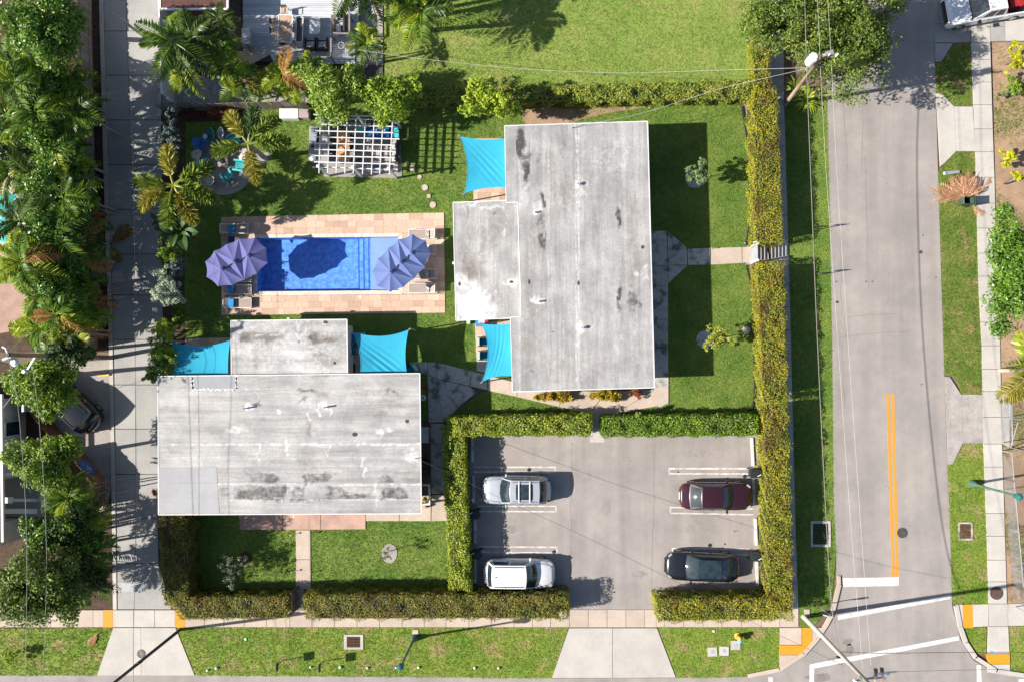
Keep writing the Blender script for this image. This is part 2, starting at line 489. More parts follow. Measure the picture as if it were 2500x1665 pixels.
# right sidewalk
swL = [(2366, -90), (2370, 105), (2379, 348), (2382, 420), (2388, 700), (2396, 840), (2399, 1060), (2406, 1245), (2413, 1475), (2409, 1620)]
swR = [(2413, -90), (2417, 105), (2424, 348), (2427, 420), (2434, 700), (2441, 840), (2445, 1060), (2451, 1245), (2458, 1475), (2465, 1620)]
sw = base('sidewalk', [(2372, -90), (2376, 105), (2402, 840), (2411, 1245), (2418, 1475), (2412, 1615), (2462, 1615), (2453, 1475), (2446, 1245), (2436, 840), (2412, 105), (2408, -90)])
ysl = [-90, -30, 26, 105, 147, 202, 257, 316, 372, 434, 497, 558, 619, 675, 731, 787, 844, 901, 955, 1018, 1083, 1139, 1195, 1252, 1308, 1366, 1419, 1473]
strip(sw, 'slab', lerp_rail(swL, ysl), lerp_rail(swR, ysl), M_concL)
strip(sw, 'slab', [(2413, 1473), (2413, 1528)], [(2460, 1473), (2460, 1528)], M_concL)
strip(sw, 'slab', [(2412, 1528), (2410, 1594)], [(2461, 1528), (2464, 1594)], M_concL)
strip(sw, 'slab', [(2409, 1620), (2410, 1640)], [(2465, 1620), (2466, 1647)], M_concL)
strip(sw, 'slab', [(2333, 1474), (2349, 1474)], [(2347, 1530), (2351, 1531)], M_concL)
strip(sw, 'slab', [(2373, 1474), (2413, 1473)], [(2375, 1530), (2412, 1528)], M_concL)
strip(sw, 'slab', [(2460, 1473), (2520, 1471), (2580, 1470)], [(2460, 1527), (2520, 1526), (2580, 1525)], M_concL)
MB().prism(PL([(2349, 1475), (2373, 1474), (2375, 1531), (2351, 1532)]), -.04, .056).build('tactile_strip', M_tactile, sw)
MB().prism(PL([(2407, 1595), (2464, 1595), (2465, 1619), (2412, 1619)]), -.04, .056).build('tactile_strip', M_tactile, sw)
M_concM = mat('mottled_concrete', (.31, .285, .265), (.225, .205, .19), .9, .4, .65, fine=.2, fs=8, rand=.04)
# driveway aprons right
ap = base('driveway_apron', [(2287, 231), (2297, 231), (2329, 263), (2372, 263), (2379, 369), (2334, 369), (2302, 401), (2296, 405)])
strip(ap, 'slab', [(2285, 229), (2297, 229), (2329, 261), (2374, 261)], [(2295, 408), (2302, 403), (2334, 371), (2381, 371)], M_concL, .045)
ap = base('driveway_apron', [(2308, 920), (2317, 921), (2346, 964), (2396, 964), (2400, 1079), (2351, 1078), (2325, 1131), (2315, 1132)])
strip(ap, 'slab', [(2306, 918), (2318, 919), (2346, 962)], [(2314, 1134), (2325, 1133), (2351, 1080)], M_concM, .045)
strip(ap, 'slab', [(2346, 962), (2398, 962)], [(2351, 1082), (2401, 1082)], M_concM, .04)
strip(ap, 'slab', [(2444, 958), (2464, 962)], [(2446, 1083), (2464, 1092)], M_concL, .045)
ap = base('driveway_apron', [(2284, -80), (2620, -80), (2620, 98), (2416, 101), (2371, 103), (2326, 105), (2297, 150), (2285, 150)])
strip(ap, 'slab', [(2281, -90), (2281, 60), (2282, 106)], [(2366, -90), (2368, 60), (2369, 105)], M_concA, .045)
strip(ap, 'slab', [(2282, 107), (2284, 153)], [(2326, 107), (2298, 152)], M_concA, .045)
strip(ap, 'slab', [(2415, -90), (2417, 66), (2417, 103)], [(2452, -90), (2453, 66), (2453, 102)], M_concA, .045)
strip(ap, 'slab', [(2453, -90), (2453, 102)], [(2620, -90), (2620, 100)], M_concL, .045)
# south sidewalk
ssw = base('sidewalk', [(-80, 1492), (1948, 1492), (1948, 1526), (-80, 1526)])
xs = [-90, -35, 20, 72, 124, 177, 228, 253]
strip(ssw, 'slab', [(x, 1488) for x in xs], [(x, 1530) for x in xs], M_concW)
MB().prism(PL([(253, 1488), (276, 1488), (276, 1530), (253, 1530)]), -.04, .055).build('tactile_strip', M_tactile, ssw)
MB().prism(PL([(428, 1488), (452, 1488), (452, 1530), (428, 1530)]), -.04, .055).build('tactile_strip', M_tactile, ssw)
xs = [276, 327, 378, 428]
strip(ssw, 'slab', [(x, 1488) for x in xs], [(x, 1530) for x in xs], M_concL)
xs = [452, 500, 547, 597, 651, 708, 762, 817, 872, 927, 982, 1036, 1089, 1145, 1200, 1255, 1300, 1344, 1390]
strip(ssw, 'slab', [(x, 1488) for x in xs], [(x, 1530) for x in xs], M_concW)
xs = [1390, 1436, 1482, 1528, 1574, 1602]
strip(ssw, 'slab', [(x, 1487) for x in xs], [(x, 1530.5) for x in xs], M_concW, .05)
xs = [1602, 1622, 1669, 1716, 1762, 1810, 1858, 1903, 1949]
strip(ssw, 'slab', [(x, 1484) for x in xs], [(x, 1530) for x in xs], M_concW)
strip(ssw, 'slab', [(704, 1437), (704, 1487)], [(742, 1437), (742, 1487)], M_concW)
# corner ramp
cr = base('corner_ramp', [(1905, 1532), (1978, 1532), (1990, 1560), (1960, 1595), (1905, 1625)])
strip(cr, 'slab', [(1903, 1531), (1903, 1573)], [(1957, 1531), (1957, 1573)], M_concW)
MB().prism(PL([(1958, 1531), (1982, 1531), (1982, 1583), (1966, 1597), (1903, 1597), (1903, 1574), (1958, 1574)]), -.04, .056).build('tactile_strip', M_tactile, cr)
MB().prism(PL([(1903, 1598), (1963, 1598), (1940, 1616), (1903, 1630)]), -.04, .05).build('slab', M_concW, cr)
MB().prism(PL([(1983, 1531), (2012, 1531), (2000, 1555), (1983, 1577)]), -.04, .05).build('slab', M_concW, cr)
HARD.append(PL([(1903, 1531), (2012, 1531), (2000, 1555), (1963, 1598), (1940, 1616), (1903, 1632)]))
def kerb(label_pts, w_px, m, z=.11, name='kerb', n=None):
    pts = PL(label_pts)
    par = None
    k = thing(name, None, None, pts[0]); k['kind'] = 'structure'
    for a, b in zip(pts[:-1], pts[1:]):
        d = (b - a); L = d.length; nseg = max(1, int(round(L / 1.6)))
        nrm = Vector((-d.y, d.x, 0)).normalized() * (w_px / 36.0)
        for i in range(nseg):
            p = a + d * (i / nseg); q = a + d * ((i + 1) / nseg)
            MB().prism([p, q - d.normalized() * .012, q - d.normalized() * .012 + nrm, p + nrm], -.05, z).build('kerb_block', m, k)
    return k
kerb([(2053, 1426), (2036, 1497), (2020, 1527), (1998, 1561), (1965, 1598), (1905, 1637), (1826, 1653)][::-1], 9, M_concW)
kerb([(2044, 1425), (2052, 1425)], 20, M_concW, .10)
kerb([(2328, 1478), (2338, 1530), (2352, 1570), (2377, 1608), (2430, 1642), (2520, 1655)], 10, M_concL)
# alley: two columns of slabs with a kerb band on its left
alL = [(253, -90), (253, 0), (265, 420), (277, 840), (284, 1245), (287, 1487)]
alC = [(306, -90), (307, 0), (322, 420), (331, 840), (332, 1245), (328, 1487)]
alR = [(389, -90), (389, 0), (396, 420), (398, 840), (385, 1250), (388, 1400), (419, 1487)]
kbL = [(242, -90), (243, 0), (254, 420), (267, 840), (274, 1245), (277, 1487)]
al = base('alley', [(256, -90), (290, 1485), (410, 1485), (390, 1380), (392, 840), (392, 420), (386, -90)])
ysl = [-90, -32, 77, 185, 294, 403, 512, 621, 721, 829, 939, 1047, 1157, 1264, 1375, 1487]
strip(al, 'slab', lerp_rail(alL, ysl), lerp_rail(alC, ysl), M_concA, .03, .03)
strip(al, 'slab', lerp_rail(alC, ysl), lerp_rail(alR, ysl), M_concA, .03, .03)
strip(al, 'kerb_block', lerp_rail(kbL, ysl), lerp_rail([(a - .8, b) for a, b in alL], ysl), M_concL, .075, .008)
M_concA2 = mat('patched_concrete', (.36, .36, .36), (.31, .31, .315), 2, fine=.12, fs=14)
MB().prism(PL([(287, 1421), (352, 1420), (352, 1443), (287, 1443)]), 0, .036).build('concrete_patch', M_concA2, al)
ap = base('driveway_apron', [(278, 1533), (240, 1645), (472, 1645), (430, 1533)])
strip(ap, 'slab', [(277, 1531), (237, 1648)], [(326, 1531), (326, 1648)], M_concL, .035)
strip(ap, 'slab', [(326, 1531), (326, 1648)], [(344, 1531), (345, 1648)], M_concL, .035)
strip(ap, 'slab', [(344, 1531), (345, 1648)], [(429, 1531), (476, 1648)], M_concL, .035)
ap = base('driveway_apron', [(1388, 1533), (1350, 1650), (1645, 1650), (1602, 1533)])
strip(ap, 'slab', [(1389, 1532), (1347, 1654)], [(1495, 1532), (1495, 1654)], M_concL, .035)
strip(ap, 'slab', [(1495, 1532), (1495, 1654)], [(1604, 1532), (1650, 1653)], M_concL, .035)
# east sidewalk beside the hedge
esL = [(1870, -90), (1872, 240), (1876, 420), (1886, 840), (1895, 1250), (1903, 1486)]
esR = [(1912, -90), (1914, 240), (1919, 420), (1931, 840), (1941, 1260), (1949, 1486)]
es = base('sidewalk', [(1880, -90), (1908, -90), (1914, 400), (1928, 840), (1944, 1480), (1906, 1480), (1890, 840)])
ysl = list(range(-90, 1480, 56)) + [1484]
strip(es, 'slab', lerp_rail(esL, ysl), lerp_rail(esR, ysl), M_concL)
# east house walks
wk = base('walkway', [(1592, 566), (1626, 566), (1628, 980), (1592, 980)])
strip(wk, 'slab', [(1582, 564), (1584, 650), (1586, 700), (1590, 780), (1592, 850), (1596, 920), (1600, 1000)], [(1628, 564), (1630, 650), (1631, 697), (1631, 780), (1631, 850), (1632, 920), (1632, 983)], M_concD)
strip(wk, 'slab', [(1629, 565), (1630, 609)], [(1675, 604), (1676, 609)], M_concD)
strip(wk, 'slab', [(1630, 610), (1630.5, 648)], [(1678, 609), (1678, 648)], M_concD)
strip(wk, 'slab', [(1630.5, 649), (1631, 693)], [(1677, 649), (1676, 651)], M_concD)
strip(wk, 'slab', [(1679, 608), (1733, 606)], [(1679, 648), (1734, 647)], M_concD)
strip(wk, 'slab', [(1735, 606), (1811, 604)], [(1735, 647), (1812, 643)], M_concW)
strip(wk, 'slab', [(1812, 604), (1832, 603)], [(1812, 643), (1833, 642)], M_concW)
strip(wk, 'slab', [(1834, 603), (1872, 603)], [(1834, 642), (1880, 642)], M_concL, .045)
# south walk of the east house, dark patio between the houses
pth = base('walkway', [(1195, 920), (1620, 960), (1620, 985), (1440, 1005), (1195, 945)])
strip(pth, 'slab', [(1191, 916), (1262, 934), (1372, 952), (1480, 956)], [(1191, 953), (1262, 968), (1366, 993), (1437, 1012)], M_concW)
strip(pth, 'slab', [(1480, 955), (1600, 950)], [(1439, 1012), (1500, 1010)], M_concW)
strip(pth, 'slab', [(1600, 950), (1632, 944)], [(1500, 1010), (1632, 985)], M_concW)
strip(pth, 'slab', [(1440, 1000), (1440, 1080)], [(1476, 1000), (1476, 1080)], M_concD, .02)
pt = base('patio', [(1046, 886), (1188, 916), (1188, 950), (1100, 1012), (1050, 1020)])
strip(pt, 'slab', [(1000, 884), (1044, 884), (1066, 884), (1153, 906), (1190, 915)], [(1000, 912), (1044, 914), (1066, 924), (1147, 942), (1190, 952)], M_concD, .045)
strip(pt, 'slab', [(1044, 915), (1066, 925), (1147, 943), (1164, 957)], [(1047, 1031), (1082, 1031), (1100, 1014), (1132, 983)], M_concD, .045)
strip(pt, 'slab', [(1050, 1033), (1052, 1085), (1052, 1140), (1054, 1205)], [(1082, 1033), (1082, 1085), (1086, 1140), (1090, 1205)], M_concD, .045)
strip(pt, 'slab', [(1006, 1207), (1008, 1271)], [(1053, 1207), (1052, 1271)], M_concW, .04)
strip(pt, 'slab', [(1054, 1207), (1053, 1271)], [(1091, 1207), (1093, 1271)], M_concW, .04)
# paved terrace under the lower east sail, and the upper one
def tiles(parent, A, B, Cc, D, rh, lens, m, z1=.05, lim=None, t=.03):
    A, B, Cc, D = P(*A), P(*B), P(*Cc), P(*D)
    hgt = ((D - A).length + (Cc - B).length) / 2
    nr = max(1, round(hgt / rh))
    n = 0
    for r in range(nr):
        v0, v1 = r / nr, (r + 1) / nr
        L = ((B - A).length * (1 - v0) + (Cc - D).length * v0)
        u = 0.0; first = True
        while u < 1 - 1e-6:
            l = random.choice(lens) / L
            if first: l *= random.choice((.5, .75, 1)); first = False
            if u + l > 1 - .5 * min(lens) / L: l = 1 - u
            q = quad_pts(A, B, Cc, D, u, u + l, v0, v1, .006)
            MB().prism(q, z1 - t, z1 + random.uniform(-.003, .003)).build('tile', m, parent)
            n += 1; u += l
    return n
def tilemat(name, c1, c2, c3):
    m, nt, b = nm(name)
    oi = N(nt, 'ObjectInfo').outputs['Random']
    v = posv(nt)
    c = ramp(nt, oi, [(0, c1), (.5, c2), (1, c3)])
    c = mulv(nt, c, mapr(nt, noise(nt, 6, 4, v, .7), .25, .75, .86, 1.14))
    c = mixc(nt, mapr(nt, noise(nt, .8, 3, v), .55, .75, 0, .35), c, (.26, .21, .17))
    nt.links.new(c, b.inputs['Base Color'])
    b.inputs['Roughness'].default_value = .75
    return m
M_trav = tilemat('travertine', (.42, .28, .205), (.50, .36, .27), (.37, .235, .165))
M_cope = tilemat('pale_travertine', (.52, .45, .38), (.56, .49, .42), (.48, .41, .35))
M_dull = tilemat('dull_paver', (.46, .33, .26), (.50, .38, .30), (.40, .30, .24))
te = base('terrace', [(1160, 792), (1246, 785), (1250, 868), (1164, 870)], M_joint, .015)
tiles(te, (1159, 788), (1250, 782), (1252, 872), (1163, 876), .42, (.45, .6, .7), M_trav)
strip(te, 'slab', [(1163, 877), (1164, 905)], [(1200, 876), (1200, 914)], M_concD)
strip(te, 'slab', [(1191, 878), (1192, 914)], [(1222, 878), (1222, 919)], M_concW)
HARD.append(PL([(1158, 786), (1250, 780), (1256, 878), (1163, 880)]))
te = base('terrace', [(1157, 458), (1234, 458), (1234, 492), (1157, 492)], M_joint, .015)
tiles(te, (1155, 340), (1240, 338), (1240, 493), (1156, 493), .6, (.6, .9), M_trav)
HARD.append(PL([(1155, 340), (1240, 338), (1240, 495), (1155, 495)]))
te = base('terrace', [(455, 828), (566, 826), (566, 918), (455, 918)], M_joint, .015)
tiles(te, (452, 826), (568, 824), (568, 918), (452, 920), .6, (.6, .8), M_dull)
HARD.append(PL([(452, 826), (568, 824), (568, 920), (452, 920)]))
te = base('terrace', [(850, 812), (892, 812), (1000, 880), (1000, 915), (850, 915)], M_joint, .01)
tiles(te, (848, 812), (892, 812), (892, 915), (848, 915), .6, (.6, .8), M_dull)
HARD.append(PL([(848, 812), (892, 812), (892, 915), (848, 915)]))
# south patio and walk of the lower house
pa = base('patio', [(588, 1252), (890, 1250), (890, 1288), (588, 1288)])
strip(pa, 'slab', [(585, 1240), (690, 1240), (783, 1240), (893, 1240)], [(585, 1292), (690, 1292), (783, 1292), (893, 1291)], M_patio, .05)
strip(pa, 'slab', [(893, 1240), (975, 1240), (1052, 1240)], [(893, 1271), (975, 1271), (1052, 1271)], M_concW, .045)
strip(pa, 'slab', [(722, 1293), (723, 1365), (723, 1437)], [(758, 1293), (758.5, 1365), (759, 1437)], M_concW, .04)
# pool deck
dk = base('pool_deck', [(0, 0)] * 0 or [(541, 531), (1083, 521), (1083, 577), (541, 580)], M_joint, .01)
for q in ([(541, 580), (616, 580), (617, 718), (541, 718)], [(984, 576), (1084, 576), (1086, 716), (985, 716)], [(541, 718), (1086, 712), (1086, 763), (541, 768)]):
    base('pool_deck', q, M_joint, .01)
n = tiles(dk, (540, 531), (1084, 520), (1084.6, 569), (540, 572.5), .43, (.62, .85, .95), M_trav)
n += tiles(dk, (540, 573), (616, 572.5), (617, 722), (540.5, 722.5), .43, (.6, .8), M_trav)
n += tiles(dk, (983.5, 570), (1084.6, 569.4), (1086.5, 718), (984.5, 719), .43, (.6, .8, .9), M_trav)
n += tiles(dk, (540.5, 723), (1086.5, 719), (1087, 764), (541, 770), .43, (.62, .85, .95), M_trav)
print('pool tiles', n)
n = tiles(dk, (616.5, 572.5), (983, 569.8), (972.2, 578.8), (626.8, 581.8), .26, (.6,), M_cope, .055)
n = tiles(dk, (628, 712.3), (973.2, 709.4), (984, 719), (617.5, 722.3), .26, (.6,), M_cope, .055)
n = tiles(dk, (616.5, 573), (626.8, 582.3), (627.8, 711.8), (617, 721.8), .6, (.3,), M_cope, .055)
n = tiles(dk, (972.6, 579.3), (983, 570.3), (984.2, 718.6), (973.4, 709.2), .6, (.3,), M_cope, .055)
HARD.append(PL([(540, 530), (1084.5, 520), (1087, 765), (540, 770)]))
# pool -----------------------------------------------------------------
def pool_mat():
    m, nt, b = nm('pool_plaster_caustics')
    v = posv(nt)
    c = mixc(nt, mapr(nt, noise(nt, 3.2, 5, v, .7), .38, .62, 0, 1), (.085, .18, .56), (.15, .37, .78))  # plaster mottle, its contrast painted up to stand in for ripple light
    nt.links.new(c, b.inputs['Base Color']); b.inputs['Roughness'].default_value = .8
    return m
def water_mat():
    m, nt, b = nm('pool_water')
    nt.nodes.remove(b)
    v = posv(nt)
    tr = N(nt, 'BsdfTransparent'); tr.inputs['Color'].default_value = (.80, .90, 1.0, 1)
    gl = N(nt, 'BsdfGlossy'); gl.inputs['Roughness'].default_value = .03; gl.inputs['Color'].default_value = (1, 1, 1, 1)
    lw = N(nt, 'LayerWeight'); lw.inputs['Blend'].default_value = .5
    fr = N(nt, 'Math'); fr.operation = 'POWER'; fr.inputs[1].default_value = 4.0; nt.links.new(lw.outputs['Facing'], fr.inputs[0])
    fa = N(nt, 'Math'); fa.operation = 'MULTIPLY_ADD'; fa.inputs[1].default_value = .9; fa.inputs[2].default_value = .022; nt.links.new(fr.outputs[0], fa.inputs[0])
    bp = N(nt, 'Bump'); bp.inputs['Strength'].default_value = .6; bp.inputs['Distance'].default_value = .06
    nt.links.new(noise(nt, 2.6, 3, v), bp.inputs['Height'])
    nt.links.new(bp.outputs[0], gl.inputs['Normal']); nt.links.new(bp.outputs[0], lw.inputs['Normal'])
    mx = N(nt, 'MixShader'); nt.links.new(fa.outputs[0], mx.inputs[0])
    nt.links.new(tr.outputs[0], mx.inputs[1]); nt.links.new(gl.outputs[0], mx.inputs[2])
    nt.links.new(mx.outputs[0], nt.nodes['Material Output'].inputs[0])
    return m
M_pool = pool_mat(); M_water = water_mat()
M_stepe = mat('dark_step_tile', (.03, .07, .26), fine=.05)
M_shelf = mat('pale_pool_shelf', (.27, .34, .52), (.31, .38, .56), 1, fine=.05)
A, B, Cc, D = POOL
def pq(u, v): return (A * (1 - u) + B * u) * (1 - v) + (D * (1 - u) + Cc * u) * v
pl = thing('swimming_pool', None, None, pq(.5, .5)); pl['kind'] = 'structure'
mb = MB()
us = [0, .70, .74, .78, .80, 1]
zs = [-.95, -.8, -.62, -.45, -.3]
for i in range(5):
    q = [pq(us[i], 0), pq(us[i + 1], 0), pq(us[i + 1], 1), pq(us[i], 1)]
    if i < 1: mb.sheet(q, zs[i])
    if i > 0 and i < 4:
        MB().prism(q, -1.0, zs[i]).build('step', M_pool, pl); MB().bar(q[0] + Vector((.03, 0, zs[i] + .006)), q[3] + Vector((.03, 0, zs[i] + .006)), .06, .012).build('step_edge', M_stepe, pl)
    if i == 4: MB().prism(q, -1.0, zs[i]).build('tanning_shelf', M_shelf, pl)
    for k, (p, r) in enumerate(((q[0], q[1]), (q[2], q[3]))):
        mb.add([(p.x, p.y, zs[i]), (r.x, r.y, zs[i]), (r.x, r.y, .03), (p.x, p.y, .03)], [(0, 1, 2, 3)])
for p, r, z in ((pq(0, 0), pq(0, 1), zs[0]), (pq(1, 0), pq(1, 1), zs[4])):
    mb.add([(p.x, p.y, z), (r.x, r.y, z), (r.x, r.y, .03), (p.x, p.y, .03)], [(0, 1, 2, 3)])
mb.build('basin', M_pool, pl)
struct(MB().sheet([pq(.0005, .001), pq(.9995, .001), pq(.9995, .999), pq(.0005, .999)], -.07).build('pool_water', M_water))
for (x, y) in ((824, 578), (825, 715)):
    MB().disc(P(x, y, .058), .06, .012, 12).build('pool_light_cover', M_white, pl)
MB().disc(P(880, 726, .05), .13, .012, 16).build('skimmer_lid', M_cope, pl)
# gravel and side areas
struct(MB().sheet(PL([(180, 885), (268, 878), (275, 1180), (262, 1230), (215, 1150), (120, 1060), (60, 900)]), .01).build('gravel_drive', M_gravel))
struct(MB().sheet(PL([(-90, -90), (243, -90), (255, 420), (267, 860), (-90, 860)]), 0.0).build('planting_bed', M_mulch))
struct(MB().sheet(PL([(-90, 860), (60, 900), (215, 1150), (262, 1230), (274, 1245), (276, 1487), (-90, 1487)]), 0.0).build('planting_bed', M_mulch))
struct(MB().sheet(PL([(388, 255), (455, 255), (450, 560), (452, 840), (388, 915)]), .006).build('planting_bed', M_mulch))
HARD.append(PL([(388, 250), (452, 250), (446, 560), (450, 840), (388, 915)]))
struct(MB().sheet(PL([(445, 252), (620, 250), (600, 296), (455, 300)]), .008).build('planting_bed', M_mulch))
HARD.append(PL([(445, 252), (620, 250), (590, 296), (455, 300)]))
struct(MB().sheet(PL([(1812, 245), (1850, 243), (1874, 1010), (1850, 1015), (1838, 800), (1833, 690), (1820, 650), (1822, 600), (1838, 520), (1836, 430), (1822, 330)]), .006).build('planting_bed', mat('grey_soil', (.26, .20, .17), (.19, .15, .125), 1.5, fine=.25, fs=10)))
HARD.append(PL([(1812, 245), (1850, 243), (1876, 1010), (1850, 1015), (1838, 800), (1833, 690), (1820, 650), (1822, 600), (1838, 520), (1836, 430), (1822, 330)]))
struct(MB().sheet(PL([(1272, 268), (1330, 262), (1400, 266), (1470, 258), (1600, 250), (1850, 244), (1850, 252), (1600, 260), (1500, 274), (1420, 292), (1380, 310), (1280, 312)]), .005).build('bare_soil', M_sandsoil))
HARD.append(PL([(1280, 270), (1340, 264), (1400, 268), (1380, 308), (1284, 310)]))
HARD.append(PL([(1560, 253), (1850, 244), (1850, 250), (1600, 258)]))
# neighbour's side path
npth = base('walkway', [(878, -90), (933, -90), (935, 250), (880, 200)])
strip(npth, 'slab', [(876, -90), (876, -35), (876, 20), (877, 90), (878, 160)], [(906, -90), (906, -35), (906, 20), (907, 90), (908, 160)], M_concA, .03)
strip(npth, 'slab', [(907, -90), (907, -35), (907, 20), (908, 90), (909, 160)], [(934, -90), (934, -35), (934, 20), (935, 90), (936, 160)], M_concA, .03)
strip(npth, 'slab', [(530, 200), (605, 200), (680, 200), (755, 200)], [(530, 252), (605, 251), (680, 251), (755, 250)], M_concA, .03)
struct(MB().sheet(PL([(396, 150), (530, 150), (530, 253), (396, 253)]), .012).build('pebble_bed', M_pebble))
# road markings --------------------------------------------------------
def mark(name, pts, m, parent=road, z=.005):
    return MB().prism(PL(pts), z - .006, z).build(name, m, parent)
mark('centre_line', [(2164, 961), (2171.4, 961), (2184.4, 1407), (2177, 1407)], M_orange)
mark('centre_line', [(2175.8, 961), (2183, 961), (2194.5, 1407), (2187.2, 1407)], M_orange)
mark('stop_line', [(2057, 1410.5), (2194, 1408), (2194.5, 1429.5), (2059, 1432)], M_line)
mark('crosswalk_line', [(2045, 1502), (2321, 1450.5), (2321, 1461), (2046, 1513)], M_line)
mark('crosswalk_line', [(1988, 1618.5), (2340, 1552), (2342, 1562), (1988, 1631)], M_line)
mark('crosswalk_line', [(1976.5, 1620.5), (1987.5, 1619), (1987.5, 1690), (1975.5, 1690)], M_line)
mark('crosswalk_line', [(1876, 1652), (1887, 1652), (1887, 1700), (1876, 1700)], M_line)
mark('crosswalk_line', [(2384, 1623), (2395, 1623), (2398, 1700), (2386, 1700)], M_line)
mark('crosswalk_line', [(2487, 1657), (2520, 1657), (2520, 1668), (2487, 1668)], M_line)
for q in ([(1156, 1138), (1357, 1138), (1357, 1141.5), (1156, 1141.5)], [(1156, 1149), (1357, 1150), (1357, 1154.5), (1156, 1153)], [(1354, 1142), (1357.5, 1142), (1357.5, 1149.5), (1354, 1149.5)],
          [(1166, 1233.5), (1359, 1233.5), (1359, 1236.5), (1166, 1236.5)], [(1166, 1245.5), (1360, 1246.5), (1360, 1250), (1166, 1249)], [(1356, 1237), (1359.5, 1237), (1359.5, 1246), (1356, 1246)],
          [(1168, 1332), (1361, 1333.5), (1361, 1337), (1168, 1335.5)], [(1168, 1344.5), (1362, 1347.5), (1362, 1352), (1168, 1348.5)], [(1358, 1337.5), (1361.7, 1337.5), (1361.7, 1347), (1358, 1347)],
          [(1632, 1141), (1836, 1141), (1836, 1145.5), (1632, 1145.5)], [(1632, 1153.5), (1836, 1154), (1836, 1158.5), (1632, 1157.5)], [(1632, 1146), (1636, 1146), (1636, 1153), (1632, 1153)],
          [(1635, 1236), (1838, 1240), (1838, 1243.5), (1635, 1239.5)], [(1636, 1250), (1839, 1254), (1839, 1257.5), (1636, 1253.5)], [(1635, 1240), (1639, 1240), (1639, 1249.5), (1635, 1249.5)],
          [(1640, 1336.5), (1832, 1338), (1832, 1341), (1640, 1340)], [(1640, 1348), (1834, 1351.5), (1834, 1355), (1640, 1352)], [(1640, 1340.5), (1643.5, 1340.5), (1643.5, 1348), (1640, 1348)]):
    mark('stall_line', q, M_lineold, lot, .017)
M_tar = mat('tar', (.055, .05, .05), fine=.2)
M_crack = mat('crack_fill', (.13, .115, .11), fine=.2)
M_stain = mat('oil_stain', (.16, .135, .125), (.21, .19, .18), 2, fine=.2)
def blob_poly(x, y, rx, ry, n=14, j=.25):
    return [(x + rx * cos(2 * pi * k / n) * random.uniform(1 - j, 1 + j), y + ry * sin(2 * pi * k / n) * random.uniform(1 - j, 1 + j)) for k in range(n)]
for x, y, rx, ry in ((2070, 1566, 12, 9), (2075, 1585, 10, 14), (2055, 1600, 14, 9), (2040, 1612, 22, 10), (2000, 1652, 30, 10)):
    mark('damp_stain', blob_poly(x, y, rx, ry), M_stain, road, .003)
for x, y, r in ((2130, 688, 2.5), (2044, 738, 4.5), (2114, 688, 2.5), (2042, 688, 2.5), (2285, 677, 2), (2254, 575, 2), (2250, 938, 2.5), (2114, 1325, 1.5), (2076, 1195, 1.2)):
    mark('tar_spot', blob_poly(x, y, r, r * .7, 9), M_tar, road, .003)
M_oil = mat('oil_film', (.20, .178, .17), (.245, .22, .212), 2.5, .35, .6, fine=.2)
for x, y, rx, ry in ((1300, 1100, 16, 9), (1250, 1290, 20, 10), (1700, 1105, 22, 9), (1690, 1290, 18, 11), (1480, 1240, 12, 16), (1560, 1400, 18, 9), (1430, 1160, 9, 12), (1740, 1215, 12, 14), (1530, 1120, 14, 8)):
    mark('oil_stain', blob_poly(x, y, rx, ry, 20, .35), M_oil, lot, .0145)
for x, y, r in ((1770, 1327, 2.5), (1794, 1296, 2), (1800, 1295, 1.6), (1656, 1152, 2.5)):
    mark('tar_spot', blob_poly(x, y, r, r, 9), M_tar, lot, .016)
def ribbon(pts, wpx, z, m, parent, name):
    mb = MB()
    for a, b in zip(pts[:-1], pts[1:]):
        d = Vector((b[0] - a[0], b[1] - a[1])); nrm = Vector((-d.y, d.x)).normalized() * wpx / 2
        mb.sheet(PL([(a[0] + nrm.x, a[1] + nrm.y), (b[0] + nrm.x, b[1] + nrm.y), (b[0] - nrm.x, b[1] - nrm.y), (a[0] - nrm.x, a[1] - nrm.y)]), z)
    return mb.build(name, m, parent)
def wob(p, q, n, a):
    return [(p[0] + (q[0] - p[0]) * i / n + random.uniform(-a, a), p[1] + (q[1] - p[1]) * i / n) for i in range(n + 1)]
for q in (wob((2112, 380), (2118, 620), 14, 1.6) + wob((2118, 625), (2122, 706), 6, 2), wob((2050, 560), (2055, 770), 12, 2), wob((2055, 840), (2062, 990), 10, 1.5), wob((2058, 250), (2070, 420), 9, 2), wob((2108, 250), (2104, 420), 9, 2),
          [(2058, 776), (2110, 770), (2190, 766)], [(2056, 822), (2120, 815), (2230, 808)]):
    ribbon(q, .55, .003, M_crack, road, 'crack')
for q in (wob((1396, 1080), (1393, 1420), 20, 1.4), wob((1600, 1080), (1590, 1440), 20, 1.6)):
    ribbon(q, .6, .016, M_crack, lot, 'crack')
# kerb-side reflectors
M_amber = mat('amber_reflector', (.55, .25, .08), fine=0, rough=.3)
for x, y in ((2161.7, 962.5), (2184.3, 962.5), (2168, 1192), (2190, 1190), (2175.5, 1405), (2197, 1405.5)):
    MB().ball(P(x, y, 0), (.055, .055, .03), 8, 3, 0).build('reflector_stud', M_amber, road)
